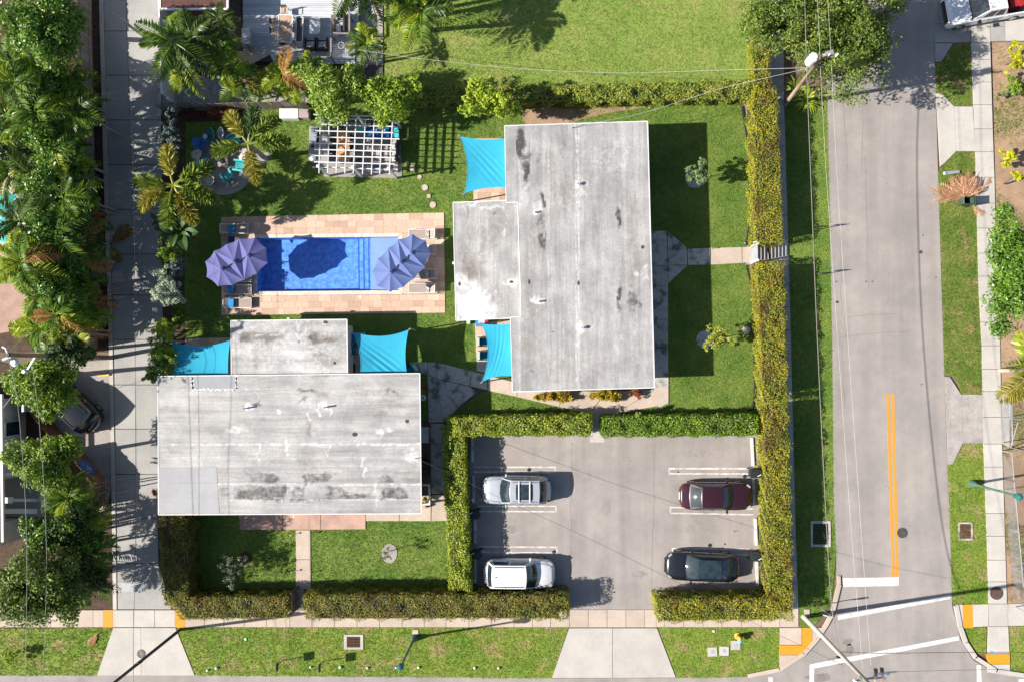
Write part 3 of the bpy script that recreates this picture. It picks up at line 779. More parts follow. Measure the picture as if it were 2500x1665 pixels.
# ---------------------------------------------------------------- houses
ZR = 3.04
def roof_mat(vert):
    m, nt, b = nm('roof_membrane')
    v = posv(nt)
    at = N(nt, 'Attribute'); at.attribute_name = 'stain'
    sp = N(nt, 'SeparateColor'); nt.links.new(at.outputs['Color'], sp.inputs[0])
    c = mixc(nt, mapr(nt, noise(nt, .6, 5, v, .65), .35, .65, 0, 1), (.35, .34, .328), (.235, .229, .223))
    oi = N(nt, 'ObjectInfo').outputs['Random']
    c = mulv(nt, c, mapr(nt, oi, 0, 1, .93, 1.06))
    c = mulv(nt, c, mapr(nt, noise(nt, 7, 5, v, .75), .25, .75, .82, 1.16))
    stv = noise(nt, 1.0, 4, posv(nt, 'pos', (2.2, .12, 1)) if vert else posv(nt, 'pos', (.12, 2.2, 1)), .7)
    c = mulv(nt, c, mapr(nt, stv, .3, .7, .74, 1.2))
    smr = noise(nt, 1.0, 7, posv(nt, 'pos', (1.1, .22, 1)) if vert else posv(nt, 'pos', (.25, 1.0, 1)), .78)
    c = mixc(nt, mapr(nt, smr, .56, .74, 0, .72), c, (.115, .11, .105))
    fine = noise(nt, 3.2, 8, v, .78)
    def lay(c, ch, col, lo, hi, k):
        s = N(nt, 'Math'); s.operation = 'MULTIPLY_ADD'
        nt.links.new(fine, s.inputs[0]); s.inputs[1].default_value = 2.1
        nt.links.new(sp.outputs[ch], s.inputs[2])
        return mixc(nt, mapr(nt, s.outputs[0], lo, hi, 0, k), c, col)
    c = lay(c, 2, (.175, .145, .12), 1.2, 1.85, .8)
    c = lay(c, 1, (.52, .515, .51), 1.28, 1.75, .8)
    c = lay(c, 0, (.035, .034, .035), 1.30, 1.92, .95)
    nt.links.new(c, b.inputs['Base Color']); b.inputs['Roughness'].default_value = .65
    bp = N(nt, 'Bump'); bp.inputs['Strength'].default_value = .4; bp.inputs['Distance'].default_value = .02
    nt.links.new(noise(nt, 4, 5, v, .7), bp.inputs['Height']); nt.links.new(bp.outputs[0], b.inputs['Normal'])
    return m
M_roofs = {True: roof_mat(True), False: roof_mat(False)}
M_wallw = mat('stucco_wall', (.48, .465, .445), fine=.05, fs=30, bump=.2)
M_glass = mat('window_glass', (.02, .03, .04), fine=0, rough=.06, spec=.8)
WRP = np.random.default_rng(3)
def stain_attr(me, px, py, stains, seams):
    n = len(px)
    wx = np.zeros(n); wy = np.zeros(n)
    for q_, am in ((.05, 5), (.11, 3.2), (.23, 2.2), (.5, 1.2), (1.0, .7)):
        for s_ in range(3):
            a_ = WRP.uniform(0, 6.28, 4); wx += am * .6 * np.sin(px * q_ * np.cos(a_[0]) + py * q_ * np.sin(a_[0]) + a_[1]); wy += am * .6 * np.sin(px * q_ * np.cos(a_[2]) + py * q_ * np.sin(a_[2]) + a_[3])
    lx, ly = px, py
    px = px + wx; py = py + wy
    ch = np.zeros((n, 4), np.float32); ch[:, 3] = 1
    for (x, y, rx, ry, k, a) in stains:
        d = (np.abs((px - x) / rx) ** 3 + np.abs((py - y) / ry) ** 3) ** (1 / 3)
        val = np.clip(1.75 - d, 0, 1) * a
        if k == 0: val = val * 1.12 * np.where(d < .75, .62 + .38 * d / .75, 1) if min(rx, ry) > 7 else val * 1.2
        ch[:, k] = np.maximum(ch[:, k], val)
    for (axis, pos, w_, k, a) in seams:
        q = lx + wx * .12 if axis == 0 else ly + wy * .12
        ch[:, k] = np.maximum(ch[:, k], np.clip(1.6 - np.abs(q - pos) / w_, 0, 1) * a)
    at = me.attributes.new('stain', 'FLOAT_COLOR', 'POINT')
    at.data.foreach_set('color', ch.ravel())
def roof_strips(house, quad, z, n, vertical, stains, seams, res=.09, fascia=True):
    A, B, Cc, D = [P(q[0], q[1], z) for q in quad]
    qa = [Vector((q[0], q[1], 0)) for q in quad]
    def bil(pts, u, v): return (pts[0] * (1 - u) + pts[1] * u) * (1 - v) + (pts[3] * (1 - u) + pts[2] * u) * v
    W_ = (B - A).length; Hh = (D - A).length
    for i in range(n):
        a0, a1 = i / n, (i + 1) / n
        nu = max(2, int((W_ / n if vertical else W_) / res)); nv = max(2, int((Hh if vertical else Hh / n) / res))
        vs = []; pp = []
        for j in range(nv + 1):
            for k in range(nu + 1):
                s, t = k / nu, j / nv
                u, v = (a0 + (a1 - a0) * s, t) if vertical else (s, a0 + (a1 - a0) * t)
                p = bil([A, B, Cc, D], u, v); q = bil(qa, u, v)
                lap = 1 - (s if vertical else t)
                vs.append((p.x, p.y, z + .003 + .009 * lap + .008 * sin(p.x * 1.3 + i) * sin(p.y * .9)))
                pp.append((q.x, q.y))
        idx = np.arange((nu + 1) * (nv + 1)).reshape(nv + 1, nu + 1)
        f = np.stack([idx[1:, :-1], idx[1:, 1:], idx[:-1, 1:], idx[:-1, :-1]], -1).reshape(-1, 4)
        me = np_mesh('roof_sheet', np.array(vs), f, M_roofs[vertical], ORG[house])
        pp = np.array(pp)
        stain_attr(me, pp[:, 0] + rng.normal(0, .4, len(pp)), pp[:, 1] + rng.normal(0, .4, len(pp)), stains, seams)
        link_mesh('roof_sheet', me, house)
def roof_slab(house, pts, z):
    w_ = [P(a, b, z) for a, b in pts]
    MB().prism(w_, z - .22, z - .012).build('roof_slab', M_offwhite, house)
    mb = MB()
    for a, b in zip(w_, w_[1:] + w_[:1]):
        mb.bar(a + Vector((0, 0, -.01)), b + Vector((0, 0, -.01)), .05, .07)
    mb.build('drip_edge', M_white, house)
    return w_
def walls(house, pts, z, inset, opens):
    w_ = [P(a, b, z) for a, b in pts]
    c = sum(w_, Vector((0, 0, 0))) / len(w_)
    q = []
    n = len(w_)
    for i in range(n):
        d1 = (w_[i] - w_[i - 1]).normalized(); d2 = (w_[(i + 1) % n] - w_[i]).normalized()
        q.append(w_[i] + (d2 - d1).normalized() * inset * 1.414)
    MB().prism(q, -.06, z - .222).build('wall', M_wallw, house)
    HARD.append(q)
    for (side, t, wd, z0, z1, nme) in opens:
        a, b = q[side], q[(side + 1) % n]
        d = (b - a).normalized(); nrm = Vector((d.y, -d.x, 0))
        if (c - a).dot(nrm) > 0: nrm = -nrm
        p = a + (b - a) * t
        def pane(off, w__, zz0, zz1, th): 
            return MB().bar(p + nrm * off + Vector((0, 0, (zz0 + zz1) / 2)) - Vector((0, 0, p.z)) - d * w__ / 2, p + nrm * off + Vector((0, 0, (zz0 + zz1) / 2)) - Vector((0, 0, p.z)) + d * w__ / 2, th, zz1 - zz0)
        f = pane(.0, wd + .14, z0 - .07, z1 + .07, .08).build(nme, M_white, house)
        if nme == 'window': pane(.02, wd, z0, z1, .06).build('pane', M_glass, f)
        else: pane(.02, wd, z0, z1, .06).build('panel', M_teal, f)
h1 = thing('flat_roofed_house', 'large flat roofed house with streaked pale grey roof and lower west wing beside the pool', 'house', P(1415, 630))
M1 = [(1258.6, 307), (1581, 297), (1598, 946), (1277.3, 955.5)]
L1 = [(1232, 308), (1258.2, 307), (1263.6, 495), (1236, 495.5)]
L2 = [(1246, 775), (1271.6, 772.5), (1277, 955.5), (1251, 956)]
W1 = [(1106, 495), (1264, 489), (1272, 776), (1113, 783)]
st1 = [(1277, 355, 7, 40, 0, .75), (1282, 395, 9, 22, 0, .7), (1278, 420, 6, 25, 0, .7), (1321, 492, 5, 14, 0, .75), (1328, 503, 5, 8, 0, .7), (1322, 545, 7, 14, 0, .45), (1326, 588, 8, 18, 0, .72),
       (1506, 530, 6, 24, 0, .72), (1512, 725, 5, 26, 0, .7), (1545, 735, 10, 26, 0, .5), (1549, 744, 10, 7, 0, .7), (1372, 375, 4, 26, 0, .3), (1319, 390, 6, 18, 0, .25), (1374, 470, 6, 30, 2, .5), (1545, 540, 9, 60, 2, .4),
       (1548, 660, 8, 40, 2, .55), (1551, 905, 5, 14, 2, .5), (1290, 870, 12, 40, 2, .45), (1315, 560, 16, 60, 2, .45), (1350, 440, 5, 60, 2, .4), (1295, 700, 10, 120, 2, .3), (1420, 460, 18, 20, 1, .5), (1312, 515, 12, 16, 1, .5), (1417, 800, 9, 14, 1, .7),
       (1280, 480, 20, 25, 1, .35), (1570, 670, 14, 10, 1, .5), (1350, 500, 50, 10, 1, .25), (1400, 900, 90, 40, 2, .2), (1500, 380, 40, 40, 1, .25), (1310, 735, 9, 7, 1, .7), (1290, 905, 7, 4, 0, .4), (1285, 830, 5, 10, 2, .6)]
se1 = [(0, 1269, 1.2, 1, .45), (0, 1340, .9, 1, .4), (0, 1344, 1.5, 2, .5), (0, 1407, 1.6, 1, .55), (0, 1413, 1.6, 1, .55), (0, 1419, 1, 0, .3), (0, 1448, .9, 2, .45), (0, 1483, .9, 2, .4), (0, 1310, .9, 1, .35), (0, 1376, .9, 1, .4), (0, 1515, .9, 1, .35), (0, 1548, .9, 1, .35), (0, 1374, 1.3, 2, .35)]
stw = [(1155, 745, 40, 38, 1, .75), (1140, 700, 28, 22, 1, .6), (1190, 760, 26, 20, 1, .6), (1155, 655, 16, 14, 0, .35), (1160, 655, 22, 22, 2, .8), (1248, 692, 14, 7, 1, .7), (1200, 560, 10, 60, 2, .5), (1175, 600, 6, 40, 2, .5), (1225, 540, 6, 26, 2, .5), (1145, 540, 5, 50, 2, .5),
       (1190, 640, 30, 20, 1, .35), (1230, 560, 5, 14, 1, .5), (1215, 730, 20, 30, 2, .4), (1195, 505, 50, 4, 1, .5), (1130, 505, 12, 8, 1, .4), (1217, 530, 4, 8, 0, .4)]
roof_strips(h1, M1, ZR, 10, True, st1, se1)
roof_strips(h1, L1, ZR, 1, True, st1, se1)
roof_strips(h1, L2, ZR, 1, True, st1, se1)
ZW = 2.72
roof_strips(h1, W1, ZW, 5, True, stw, [(0, 1171, 1, 1, .4), (0, 1206, 1, 2, .5), (0, 1139, 1, 1, .35)])
roof_slab(h1, [(1232, 308), (1581, 297), (1598, 946), (1251, 956), (1246, 775), (1272, 772.5), (1264, 495), (1236, 495.5)], ZR)
roof_slab(h1, W1, ZW)
walls(h1, [(1258.6, 307), (1581, 297), (1598, 946), (1277.3, 955.5)], ZR, .62, [(1, .15, 1.6, 1, 2.1, 'window'), (1, .47, .95, .05, 2.15, 'door'), (1, .65, 1.6, 1, 2.1, 'window'), (1, .86, 1.6, 1, 2.1, 'window'), (2, .5, 1.8, 1, 2.1, 'window'), (0, .5, 1.8, 1, 2.1, 'window'), (3, .12, 1.6, 1, 2.1, 'window')])
walls(h1, W1, ZW, .35, [(3, .3, 1.8, .9, 2.1, 'window'), (3, .7, 1.8, .9, 2.1, 'window')])
h2 = thing('flat_roofed_house', 'wide flat roofed house with black mould blotches on its roof, above the front lawn', 'house', P(705, 1080))
M2 = [(386, 918), (1025, 911), (1029, 1253), (387, 1256)]
W2 = [(564, 783), (847, 780), (849, 916), (565, 918)]
st2 = [(618, 1203, 30, 14, 0, .72), (668, 1203, 28, 14, 0, .72), (620, 1202, 20, 8, 2, .7), (660, 1202, 16, 7, 2, .7), (735, 1205, 18, 13, 0, .55), (825, 1203, 28, 12, 0, .6), (872, 1207, 26, 11, 0, .7), (945, 1205, 14, 13, 0, .7), (975, 1207, 20, 10, 0, .6), (663, 1166, 22, 10, 0, .68), (625, 1166, 22, 8, 0, .42),
       (785, 1164, 34, 12, 0, .55), (785, 1168, 24, 8, 2, .7), (745, 1170, 3, 14, 0, .6), (945, 1168, 16, 7, 0, .5), (755, 957, 22, 6, 0, .55), (790, 962, 14, 7, 2, .6), (742, 978, 12, 4, 0, .55), (630, 993, 9, 6, 0, .7), (955, 953, 16, 6, 0, .45), (930, 960, 50, 8, 2, .4), (935, 1018, 20, 5, 2, .6), (945, 990, 40, 6, 2, .45),
       (760, 1050, 5, 12, 2, .9), (755, 1030, 6, 10, 2, .6), (800, 918, 24, 4, 2, .7), (555, 1205, 14, 8, 0, .4), (605, 993, 8, 7, 1, .7), (797, 993, 9, 8, 1, .7), (575, 1050, 18, 9, 1, .5), (684, 1013, 4, 4, 1, .8), (936, 1048, 16, 7, 1, .6), (1005, 1110, 16, 10, 1, .5), (780, 1022, 20, 50, 1, .2), (448, 926, 3, 6, 0, .9),
       (890, 1180, 60, 12, 2, .35), (740, 1130, 90, 10, 2, .3), (560, 1165, 30, 8, 2, .3), (858, 1035, 12, 4, 0, .25), (1000, 1100, 20, 90, 2, .2)]
se2 = [(1, 950, .9, 1, .4), (1, 985, .9, 1, .35), (1, 1021, .9, 2, .45), (1, 1084, 1.6, 1, .55), (1, 1087, 1.2, 1, .5), (1, 1115, .9, 1, .4), (1, 1151, 1, 1, .4), (1, 1180, 1.2, 1, .5), (1, 1184, 1, 1, .5), (1, 1220, 1.2, 1, .5), (1, 1150, .9, 2, .4)]
for x, y in ((631, 1100), (706, 1098), (803, 1100), (888, 1135), (742, 905), (760, 1010), (786, 1005), (812, 1008), (698, 1200), (920, 1195), (930, 1225)):
    st2.append((x, y, 2.2, 16, 1, .75))
roof_strips(h2, M2, ZR, 9, False, st2, se2)
stw2 = [(622, 825, 30, 8, 2, 1.3), (598, 825, 14, 6, 0, .6), (648, 823, 30, 5, 0, .5), (790, 825, 30, 9, 2, 1.3), (772, 826, 14, 7, 0, .6), (800, 830, 20, 5, 0, .5), (668, 823, 18, 6, 2, 1.1), (775, 866, 18, 5, 2, 1.2), (625, 875, 7, 32, 2, .6), (620, 895, 5, 10, 0, .35), (780, 866, 12, 3, 2, 1.0), (776, 852, 4, 10, 2, .6), (812, 884, 18, 8, 2, .55), (700, 830, 130, 60, 1, .32), (760, 900, 60, 10, 1, .4)]
roof_strips(h2, W2, 2.86, 4, False, stw2, [(1, 818, .9, 1, .4), (1, 850, .9, 1, .4)])
roof_slab(h2, M2, ZR); roof_slab(h2, W2, 2.86)
walls(h2, M2, ZR, .6, [(2, .2, 1.8, 1, 2.1, 'window'), (2, .4, 1.8, 1, 2.1, 'window'), (2, .5, .95, .05, 2.15, 'door'), (2, .75, 1.8, 1, 2.1, 'window'), (1, .25, 1.4, 1, 2.1, 'window'), (1, .6, .95, .05, 2.15, 'door'), (3, .3, 1.4, 1, 2.1, 'window')])
walls(h2, [(564, 783), (847, 780), (849, 925), (565, 927)], 2.86, .3, [(0, .3, 1.8, 1, 2.1, 'window'), (0, .7, 1.8, 1, 2.1, 'window')])
# roof furniture
M_patch = mat('roof_patch', (.27, .275, .285), (.25, .255, .265), 2, fine=.06)
M_panel = mat('roof_new_coat', (.315, .315, .318), (.28, .28, .284), .8, fine=.07, fs=8)
for y0 in (1140.5, 1178, 1214): MB().prism(PL([(388, y0), (529 + (y0 - 1140) * .06, y0), (531 + (y0 - 1140) * .06, y0 + 37), (388, y0 + 37)], ZR), ZR + .012, ZR + .022 + (y0 - 1140) * .00004).build('roof_patch', M_panel, h2)
MB().prism(PL([(472, 916), (573, 915), (574, 948), (472, 950)], ZR), ZR + .008, ZR + .02).build('roof_patch', M_patch, h2)
mb = MB()
for a, b in (((470, 918), (471, 952)), ((471, 952), (576, 950)), ((577, 950), (577, 916))):
    for i in range(26):
        t = (i + random.random()) / 26
        mb.prism(PL(blob_poly(a[0] + (b[0] - a[0]) * t + random.uniform(-2, 2), a[1] + (b[1] - a[1]) * t + random.uniform(-2, 2), 2.2, 2.2, 7, .5), ZR), ZR + .01, ZR + .022)
mb.build('sealant_border', M_white, h2)['kind'] = 'stuff'
def tarspots(house, lst, z):
    for x, y, rx, ry in lst:
        MB().prism(PL(blob_poly(x, y, rx, ry, 12, .22), z), z + .012, z + .02).build('tar_patch', M_tar, house)
tarspots(h2, [(866, 1060, 6, 5.5), (994, 1028, 5, 4.2)], ZR)
tarspots(h2, [(817, 886, 3.4, 3.6), (795, 787, 5.5, 4.2), (798, 796, 1.2, 1), (791, 797, 1, 1), (729, 834, 1.5, 2)], 2.86)
tarspots(h1, [(1569, 604, 3.6, 5), (1412, 692, 2.8, 5.5), (1292, 689, 2.8, 6), (1349, 811, 1.6, 1.3)], ZR)
tarspots(h1, [(1122, 694, 3, 5.5), (1248, 689, 4.5, 3)], ZW)
M_lead = mat('pipe_paint', (.62, .64, .66), fine=.05)
for hh, x, y, z, hp, kind in ((h1, 1411, 451, ZR, .3, 1), (h1, 1308, 520, ZR, .22, 0), (h1, 1317, 737, ZR, .26, 0), (h1, 1421, 801, ZR, .32, 1), (h2, 603, 996, ZR, .42, 0), (h2, 797, 993.5, ZR, .42, 0)):
    p = P(x, y, z)
    v = MB().tube([p, p + Vector((0, 0, hp))], .055, 10).build('roof_vent', M_lead, hh)
    MB().ring(p + Vector((0, 0, hp)), .03, .065, .015, 12).build('vent_rim', M_black, v)
    MB().disc(p + Vector((0, 0, .012)), .17, .03, 12, .09).build('vent_flashing', M_white, v)
    if kind: MB().disc(p + Vector((0, 0, hp - .06)), .12, .07, 12, .1).build('vent_cap', M_white, v)
def mast(house, x, y, z, dx, dy, hp=.5):
    p = P(x, y, z); q = p + Vector((dx, dy, hp))
    m_ = MB().tube([p, p + Vector((0, 0, hp * .6)), q], .025, 6).build('service_mast', M_steel, house)
    return q
mast(h1, 1396, 314, ZR, .3, .15); mast(h2, 1012, 1119, ZR, .12, .03, .4)
MB().box(P(717, 1254, 2.9), (.14, .1, .1)).box(P(717, 1258, 2.85), (.05, .25, .05)).build('soffit_light', M_white, h2)
MB().box(P(1107, 643, 2.6), (.12, .16, .1)).build('soffit_light', M_white, h1)
MB().box(P(704, 778, 2.6), (.16, .1, .1)).build('soffit_light', M_white, h2)
# ---------------------------------------------------------------- neighbour house at left
nh = thing('white_house', 'white house with eaves and shaded porch behind trees at the left edge', 'house', P(20, 1140))
M_bluewall = mat('pale_wall', (.52, .52, .50), fine=.06)
def bx(p0, p1, z0, z1): return [p0[0], p0[1], p1[0], p1[1], z0, z1]
def wbox(name, q, z0, z1, m, parent): return MB().prism(PL(q, 0), z0, z1).build(name, m, parent)
wbox('wall', [(-120, 975), (62, 972), (66, 1158), (-120, 1158)], -.06, 2.8, M_bluewall, nh)
wbox('wall', [(-120, 1262), (62, 1260), (62, 1312), (-120, 1320)], -.06, 2.8, M_bluewall, nh)
wbox('roof', [(-160, 960), (62, 960), (66, 1325), (-160, 1332)], 2.82, 2.98, M_offwhite, nh)
MB().bar(P(4, 962, 3.0), P(8, 1322, 3.0), .16, .2).build('gutter', M_white, nh)
wbox('porch_floor', [(-60, 1160), (150, 1160), (150, 1258), (-60, 1258)], -.06, .5, M_concA, nh)
MB().bar(P(8, 1157, 2.75), P(45, 1157, 2.2), .2, .18).build('porch_beam', M_white, nh)
MB().bar(P(8, 1247, 2.7), P(90, 1247, 1.2), .3, .2).build('porch_beam', M_white, nh)
MB().bar(P(14, 1220, 2.7), P(108, 1220, .6), .17, .17).build('porch_column', M_white, nh)
MB().box(P(20, 1220, 2.62), (.55, .38, .25)).build('column_capital', M_white, nh)
MB().bar(P(112, 1180, .9), P(112, 1250, .9), .16, .8).build('porch_parapet', M_white, nh)
for y0, y1 in ((1025, 1057), (1098, 1132)):
    p = (P(66, y0) + P(66, y1)) / 2; L = (P(66, y0) - P(66, y1)).length
    f = MB().box(p + Vector((.02, 0, 1.6)), (.1, L + .14, 1.5)).build('window', M_white, nh)
    MB().box(p + Vector((.05, 0, 1.6)), (.08, L, 1.36)).build('pane', M_glass, f)
    if y0 > 1060: MB().box(p + Vector((.1, 0, 1.6)), (.04, .06, 1.36)).build('mullion', M_white, f)
MB().box(P(62, 995, 1.9) + Vector((.05, 0, 0)), (.2, .5, .6)).build('meter_box', M_steel, nh)
# ---------------------------------------------------------------- neighbour deck house, top
dh = thing('brown_roofed_house', 'small brown roofed building with white gutters at the top edge beside the alley', 'house', P(475, -30))
M_broof = mat('brown_roof_board', (.10, .045, .035), (.07, .035, .03), 3, fine=.2)
wbox('wall', [(405, -90), (545, -90), (545, 12), (405, 12)], -.06, 2.4, M_wallw, dh)
for i in range(9):
    y0 = -90 + i * 12.3
    MB().prism(PL([(395, y0), (553, y0), (553, y0 + 11.9), (395, y0 + 11.9)], 2.5), 2.45, 2.52).build('roof_plank', M_broof, dh)
MB().bar(P(392, 23.5, 2.5), P(556, 23.5, 2.5), .13, .12).build('gutter', M_white, dh)
MB().bar(P(391, -90, 2.5), P(391, 26, 2.5), .13, .12).build('gutter', M_white, dh)
MB().bar(P(556, -90, 2.5), P(556, 22, 2.5), .13, .12).build('gutter', M_white, dh)
M_deckb = mat('grey_deck_board', (.45, .46, .485), (.39, .40, .42), 2, fine=.1, fs=16, rand=.12, sc=(.25, 1, 1))
ZD = .55
deck = thing('timber_deck', None, None, P(735, 60)); deck['kind'] = 'structure'
wbox('deck_base', [(594, -95), (872, -95), (872, 158), (594, 158)], -.06, ZD - .05, M_dark, deck)
x0, x1 = 593, 867
nb = 48
for i in range(nb):
    y0 = -95 + i * (252 / nb); y1 = y0 + 252 / nb - .55
    xl = x0 if y0 < 124 else 655 + (y0 - 124) * .5
    MB().prism(PL([(xl, y0), (x1, y0), (x1, y1), (xl, y1)], ZD), ZD - .035, ZD + random.uniform(-.002, .002)).build('deck_board', M_deckb, deck)
MB().bar(P(871, -95, ZD - .01), P(872, 160, ZD - .01), .2, .05).build('deck_edge_board', M_deckb, deck)
M_tan = mat('tan_plank', (.46, .36, .29), (.40, .32, .26), 3, fine=.12, rand=.1)
for i in range(6):
    MB().prism(PL([(576 + i * 1.5, 126 + i * 6), (676 - i * 12, 126 + i * 6), (664 - i * 12, 131.4 + i * 6), (577.5 + i * 1.5, 131.4 + i * 6)], ZD), ZD - .05, ZD - .01).build('step_board', M_tan, deck)
HARD.append(PL([(390, -90), (880, -90), (880, 200), (390, 200)]))
M_greyst = mat('grey_timber_frame', (.22, .20, .185), (.17, .155, .145), 3, fine=.12)
fr = thing('railing_frame', 'dark grey open timber frame with slanting posts over the deck corner', 'frame', P(840, 90))
zt = 1.6
for a, b in (((853, -60), (853, 83)), ((853, 83), (808, 82)), ((808, 82), (808, 141)), ((808, 141), (740, 142))):
    MB().bar(P(a[0], a[1], zt), P(b[0], b[1], zt), .11, .09).build('rail', M_greyst, fr)
for (x, y) in ((853, -4), (853, 38), (853, 84), (808, 84), (808, 141), (750, 143)):
    b = P(x, y, zt); MB().bar(Vector((b.x, b.y, ZD)), Vector((b.x, b.y, zt)), .06, .06).build('post', M_dark, fr)
mb = MB()
for i in range(12):
    mb.bar(P(810 + i * 5, 110, 1.0), P(810 + i * 5, 150, 1.0), .012, .012)
for i in range(9):
    mb.bar(P(808, 110 + i * 5, 1.0), P(866, 110 + i * 5, 1.0), .012, .012)
mb.build('wire_mesh_panel', M_steel, fr)
# ---------------------------------------------------------------- fences and walls
UNIT = MB().box((0, 0, .5), (1, 1, 1)).mesh('fence_board', M_wood)
UNITB = MB().box((0, 0, .5), (1, 1, 1)).mesh('fence_board', M_brownwood)
def fence(name, label, pts, h, me, bw=.155, gap=.006, rails=True, cat='fence', m=None, th=.022):
    w_ = PL(pts)
    f = thing(name, label, cat, w_[0])
    mb = MB()
    for a, b in zip(w_[:-1], w_[1:]):
        d = b - a; L = d.length; n = max(1, int(L / (bw + gap))); ang = math.atan2(d.y, d.x)
        nrm = Vector((-d.y, d.x, 0)).normalized()
        for i in range(n):
            p = a + d * ((i + .5) / n)
            o = piece('fence_board', me, f, p + nrm * random.uniform(-.008, .008), ang + random.uniform(-.03, .03), (L / n - gap, th, h * random.uniform(.97, 1.02)))
        for z in (h * .22, h * .8):
            mb.bar(a + nrm * .04 + Vector((0, 0, z)), b + nrm * .04 + Vector((0, 0, z)), .04, .09)
    if rails: mb.build('rail', m or M_wood, f)
    return f
fence('wooden_fence', 'long weathered grey board fence between palm thicket and the alley', [(222, -70), (225, 100), (231, 420), (239, 850)], 1.85, UNIT)
fence('wooden_fence', 'grey board fence behind the red leaved plants north of the round gravel patio', [(402, 273), (560, 270), (758, 265)], 1.55, UNIT)
fence('wooden_fence', 'dark brown board fence slanting beside the parked black suv', [(56, 950), (95, 985), (162, 1068)], 1.7, UNITB, m=M_brownwood, bw=.2)
fence('wooden_fence', 'curved reddish brown board fence carrying the blue painted sign', [(196, 1092), (222, 1125), (243, 1150), (256, 1168), (257, 1232)], 1.75, UNITB, m=M_brownwood, bw=.2)
fb = thing('wooden_crate', 'pale wooden slat pallet leaning by the alley below the brown fence', 'pallet', P(252, 1238))
for i in range(4): MB().bar(P(244 + i * 3, 1226, .25), P(246 + i * 3, 1252, .25), .07, .03).build('slat', M_tan, fb)
for y in (1230, 1247): MB().bar(P(243, y, .2), P(257, y, .2), .06, .05).build('cross_bar', M_tan, fb)
# blue painted sign hung on curved fence : plain abstract figure
sg = thing('painted_sign', 'blue painted board with pinkish splayed figure hung on the brown fence', 'sign', P(232, 1135))
a = P(205, 1135, 1.45); b = P(229, 1160, 1.45)
u = (P(243, 1150) - P(222, 1125)).normalized(); nrm = Vector((-u.y, u.x, 0)); nrm = nrm if nrm.x > 0 else -nrm
cS = (P(222, 1125) + P(243, 1150)) / 2 + nrm * .07
W_, H_ = 1.0, 1.1
M_bluesign = mat('blue_sign_paint', (.02, .12, .42), fine=.08)
M_pink = mat('pink_sign_paint', (.62, .32, .28), (.66, .5, .45), 9, fine=.1)
mS = Matrix((u, nrm, Vector((0, 0, 1)))).transposed()
MB().box(cS + Vector((0, 0, 1.1)), (W_, .03, H_), M=mS).build('board', M_bluesign, sg)
mb = MB()
for (x0_, y0_, x1_, y1_, t_) in ((-.05, .0, .12, .18, .16), (-.05, .02, -.3, .28, .07), (.1, .2, .33, .3, .08), (.02, -.05, .2, -.28, .12), (-.08, -.02, -.2, -.33, .09), (.12, .05, .36, -.02, .05), (.05, .2, .1, .36, .13)):
    A_ = cS + u * x0_ + Vector((0, 0, 1.1 + y0_)) + nrm * .02; B_ = cS + u * x1_ + Vector((0, 0, 1.1 + y1_)) + nrm * .02
    mb.bar(A_, B_, t_, .02, up=nrm.cross((B_ - A_).normalized()))
mb.build('figure', M_pink, sg)
ww = thing('white_wall', 'tall white privacy wall between the alley and the neighbour pebble bed', 'wall', P(420, 120))
for i in range(9):
    y0 = -90 + i * 38; y1 = y0 + 37.6
    MB().prism(PL([(416 + y0 * .03, y0), (419.5 + y0 * .03, y0), (419.5 + y1 * .03, y1), (416 + y1 * .03, y1)]), -.06, 1.9).build('panel', M_white, ww)
for i in range(0, 10, 3):
    y0 = -90 + i * 38
    MB().box(P(418 + y0 * .03, y0, 1.0), (.13, .13, 2.05)).build('post', M_white, ww)
lw = thing('low_wall', 'low stained concrete footing wall along the alley edge', 'wall', P(392, 120))
for i in range(6):
    y0 = -90 + i * 62; y1 = y0 + 61
    MB().prism(PL([(389, y0), (396, y0), (397, y1), (390, y1)]), -.06, .22).build('block', M_concD, lw)
# gate in the east hedge
gt = thing('slatted_gate', 'grey horizontal slat gate between white posts in the east hedge gap', 'gate', P(1833, 625))
g0, g1 = P(1832, 608), P(1832, 641)
M_gate = mat('grey_gate_paint', (.33, .34, .35), fine=.06)
for i in range(11):
    z = .12 + i * .166
    MB().bar(g0 + Vector((0, 0, z)), g1 + Vector((0, 0, z)), .03, .105).build('slat', M_gate, gt)
for p in (g0, g1):
    s = -1 if p is g1 else 1
    MB().box(p + Vector((0, s * .09, .98)), (.13, .13, 1.96)).build('post', M_white, gt)
MB().bar(g0 + Vector((-.05, .2, 1.5)), g0 + Vector((-.02, .2, 1.9)), .3, .06).build('side_panel', M_white, gt)
# gate / opening in the south hedge
sg2 = thing('wooden_gate', 'open dark wooden gate leaf standing in the south hedge gap', 'gate', P(721, 1465))
for i in range(8):
    y0 = 1441 + i * 6
    MB().box(P(721, y0 + 2.5, .85), (.035, .145, 1.7)).build('board', M_wood, sg2)
MB().box(P(720, 1439, .9), (.1, .1, 1.85)).build('post', M_dark, sg2)
MB().box(P(720, 1489, .9), (.1, .1, 1.85)).build('post', M_dark, sg2)
MB().bar(P(722.5, 1440, 1.3), P(722.5, 1488, 1.3), .05, .1).build('rail', M_dark, sg2)
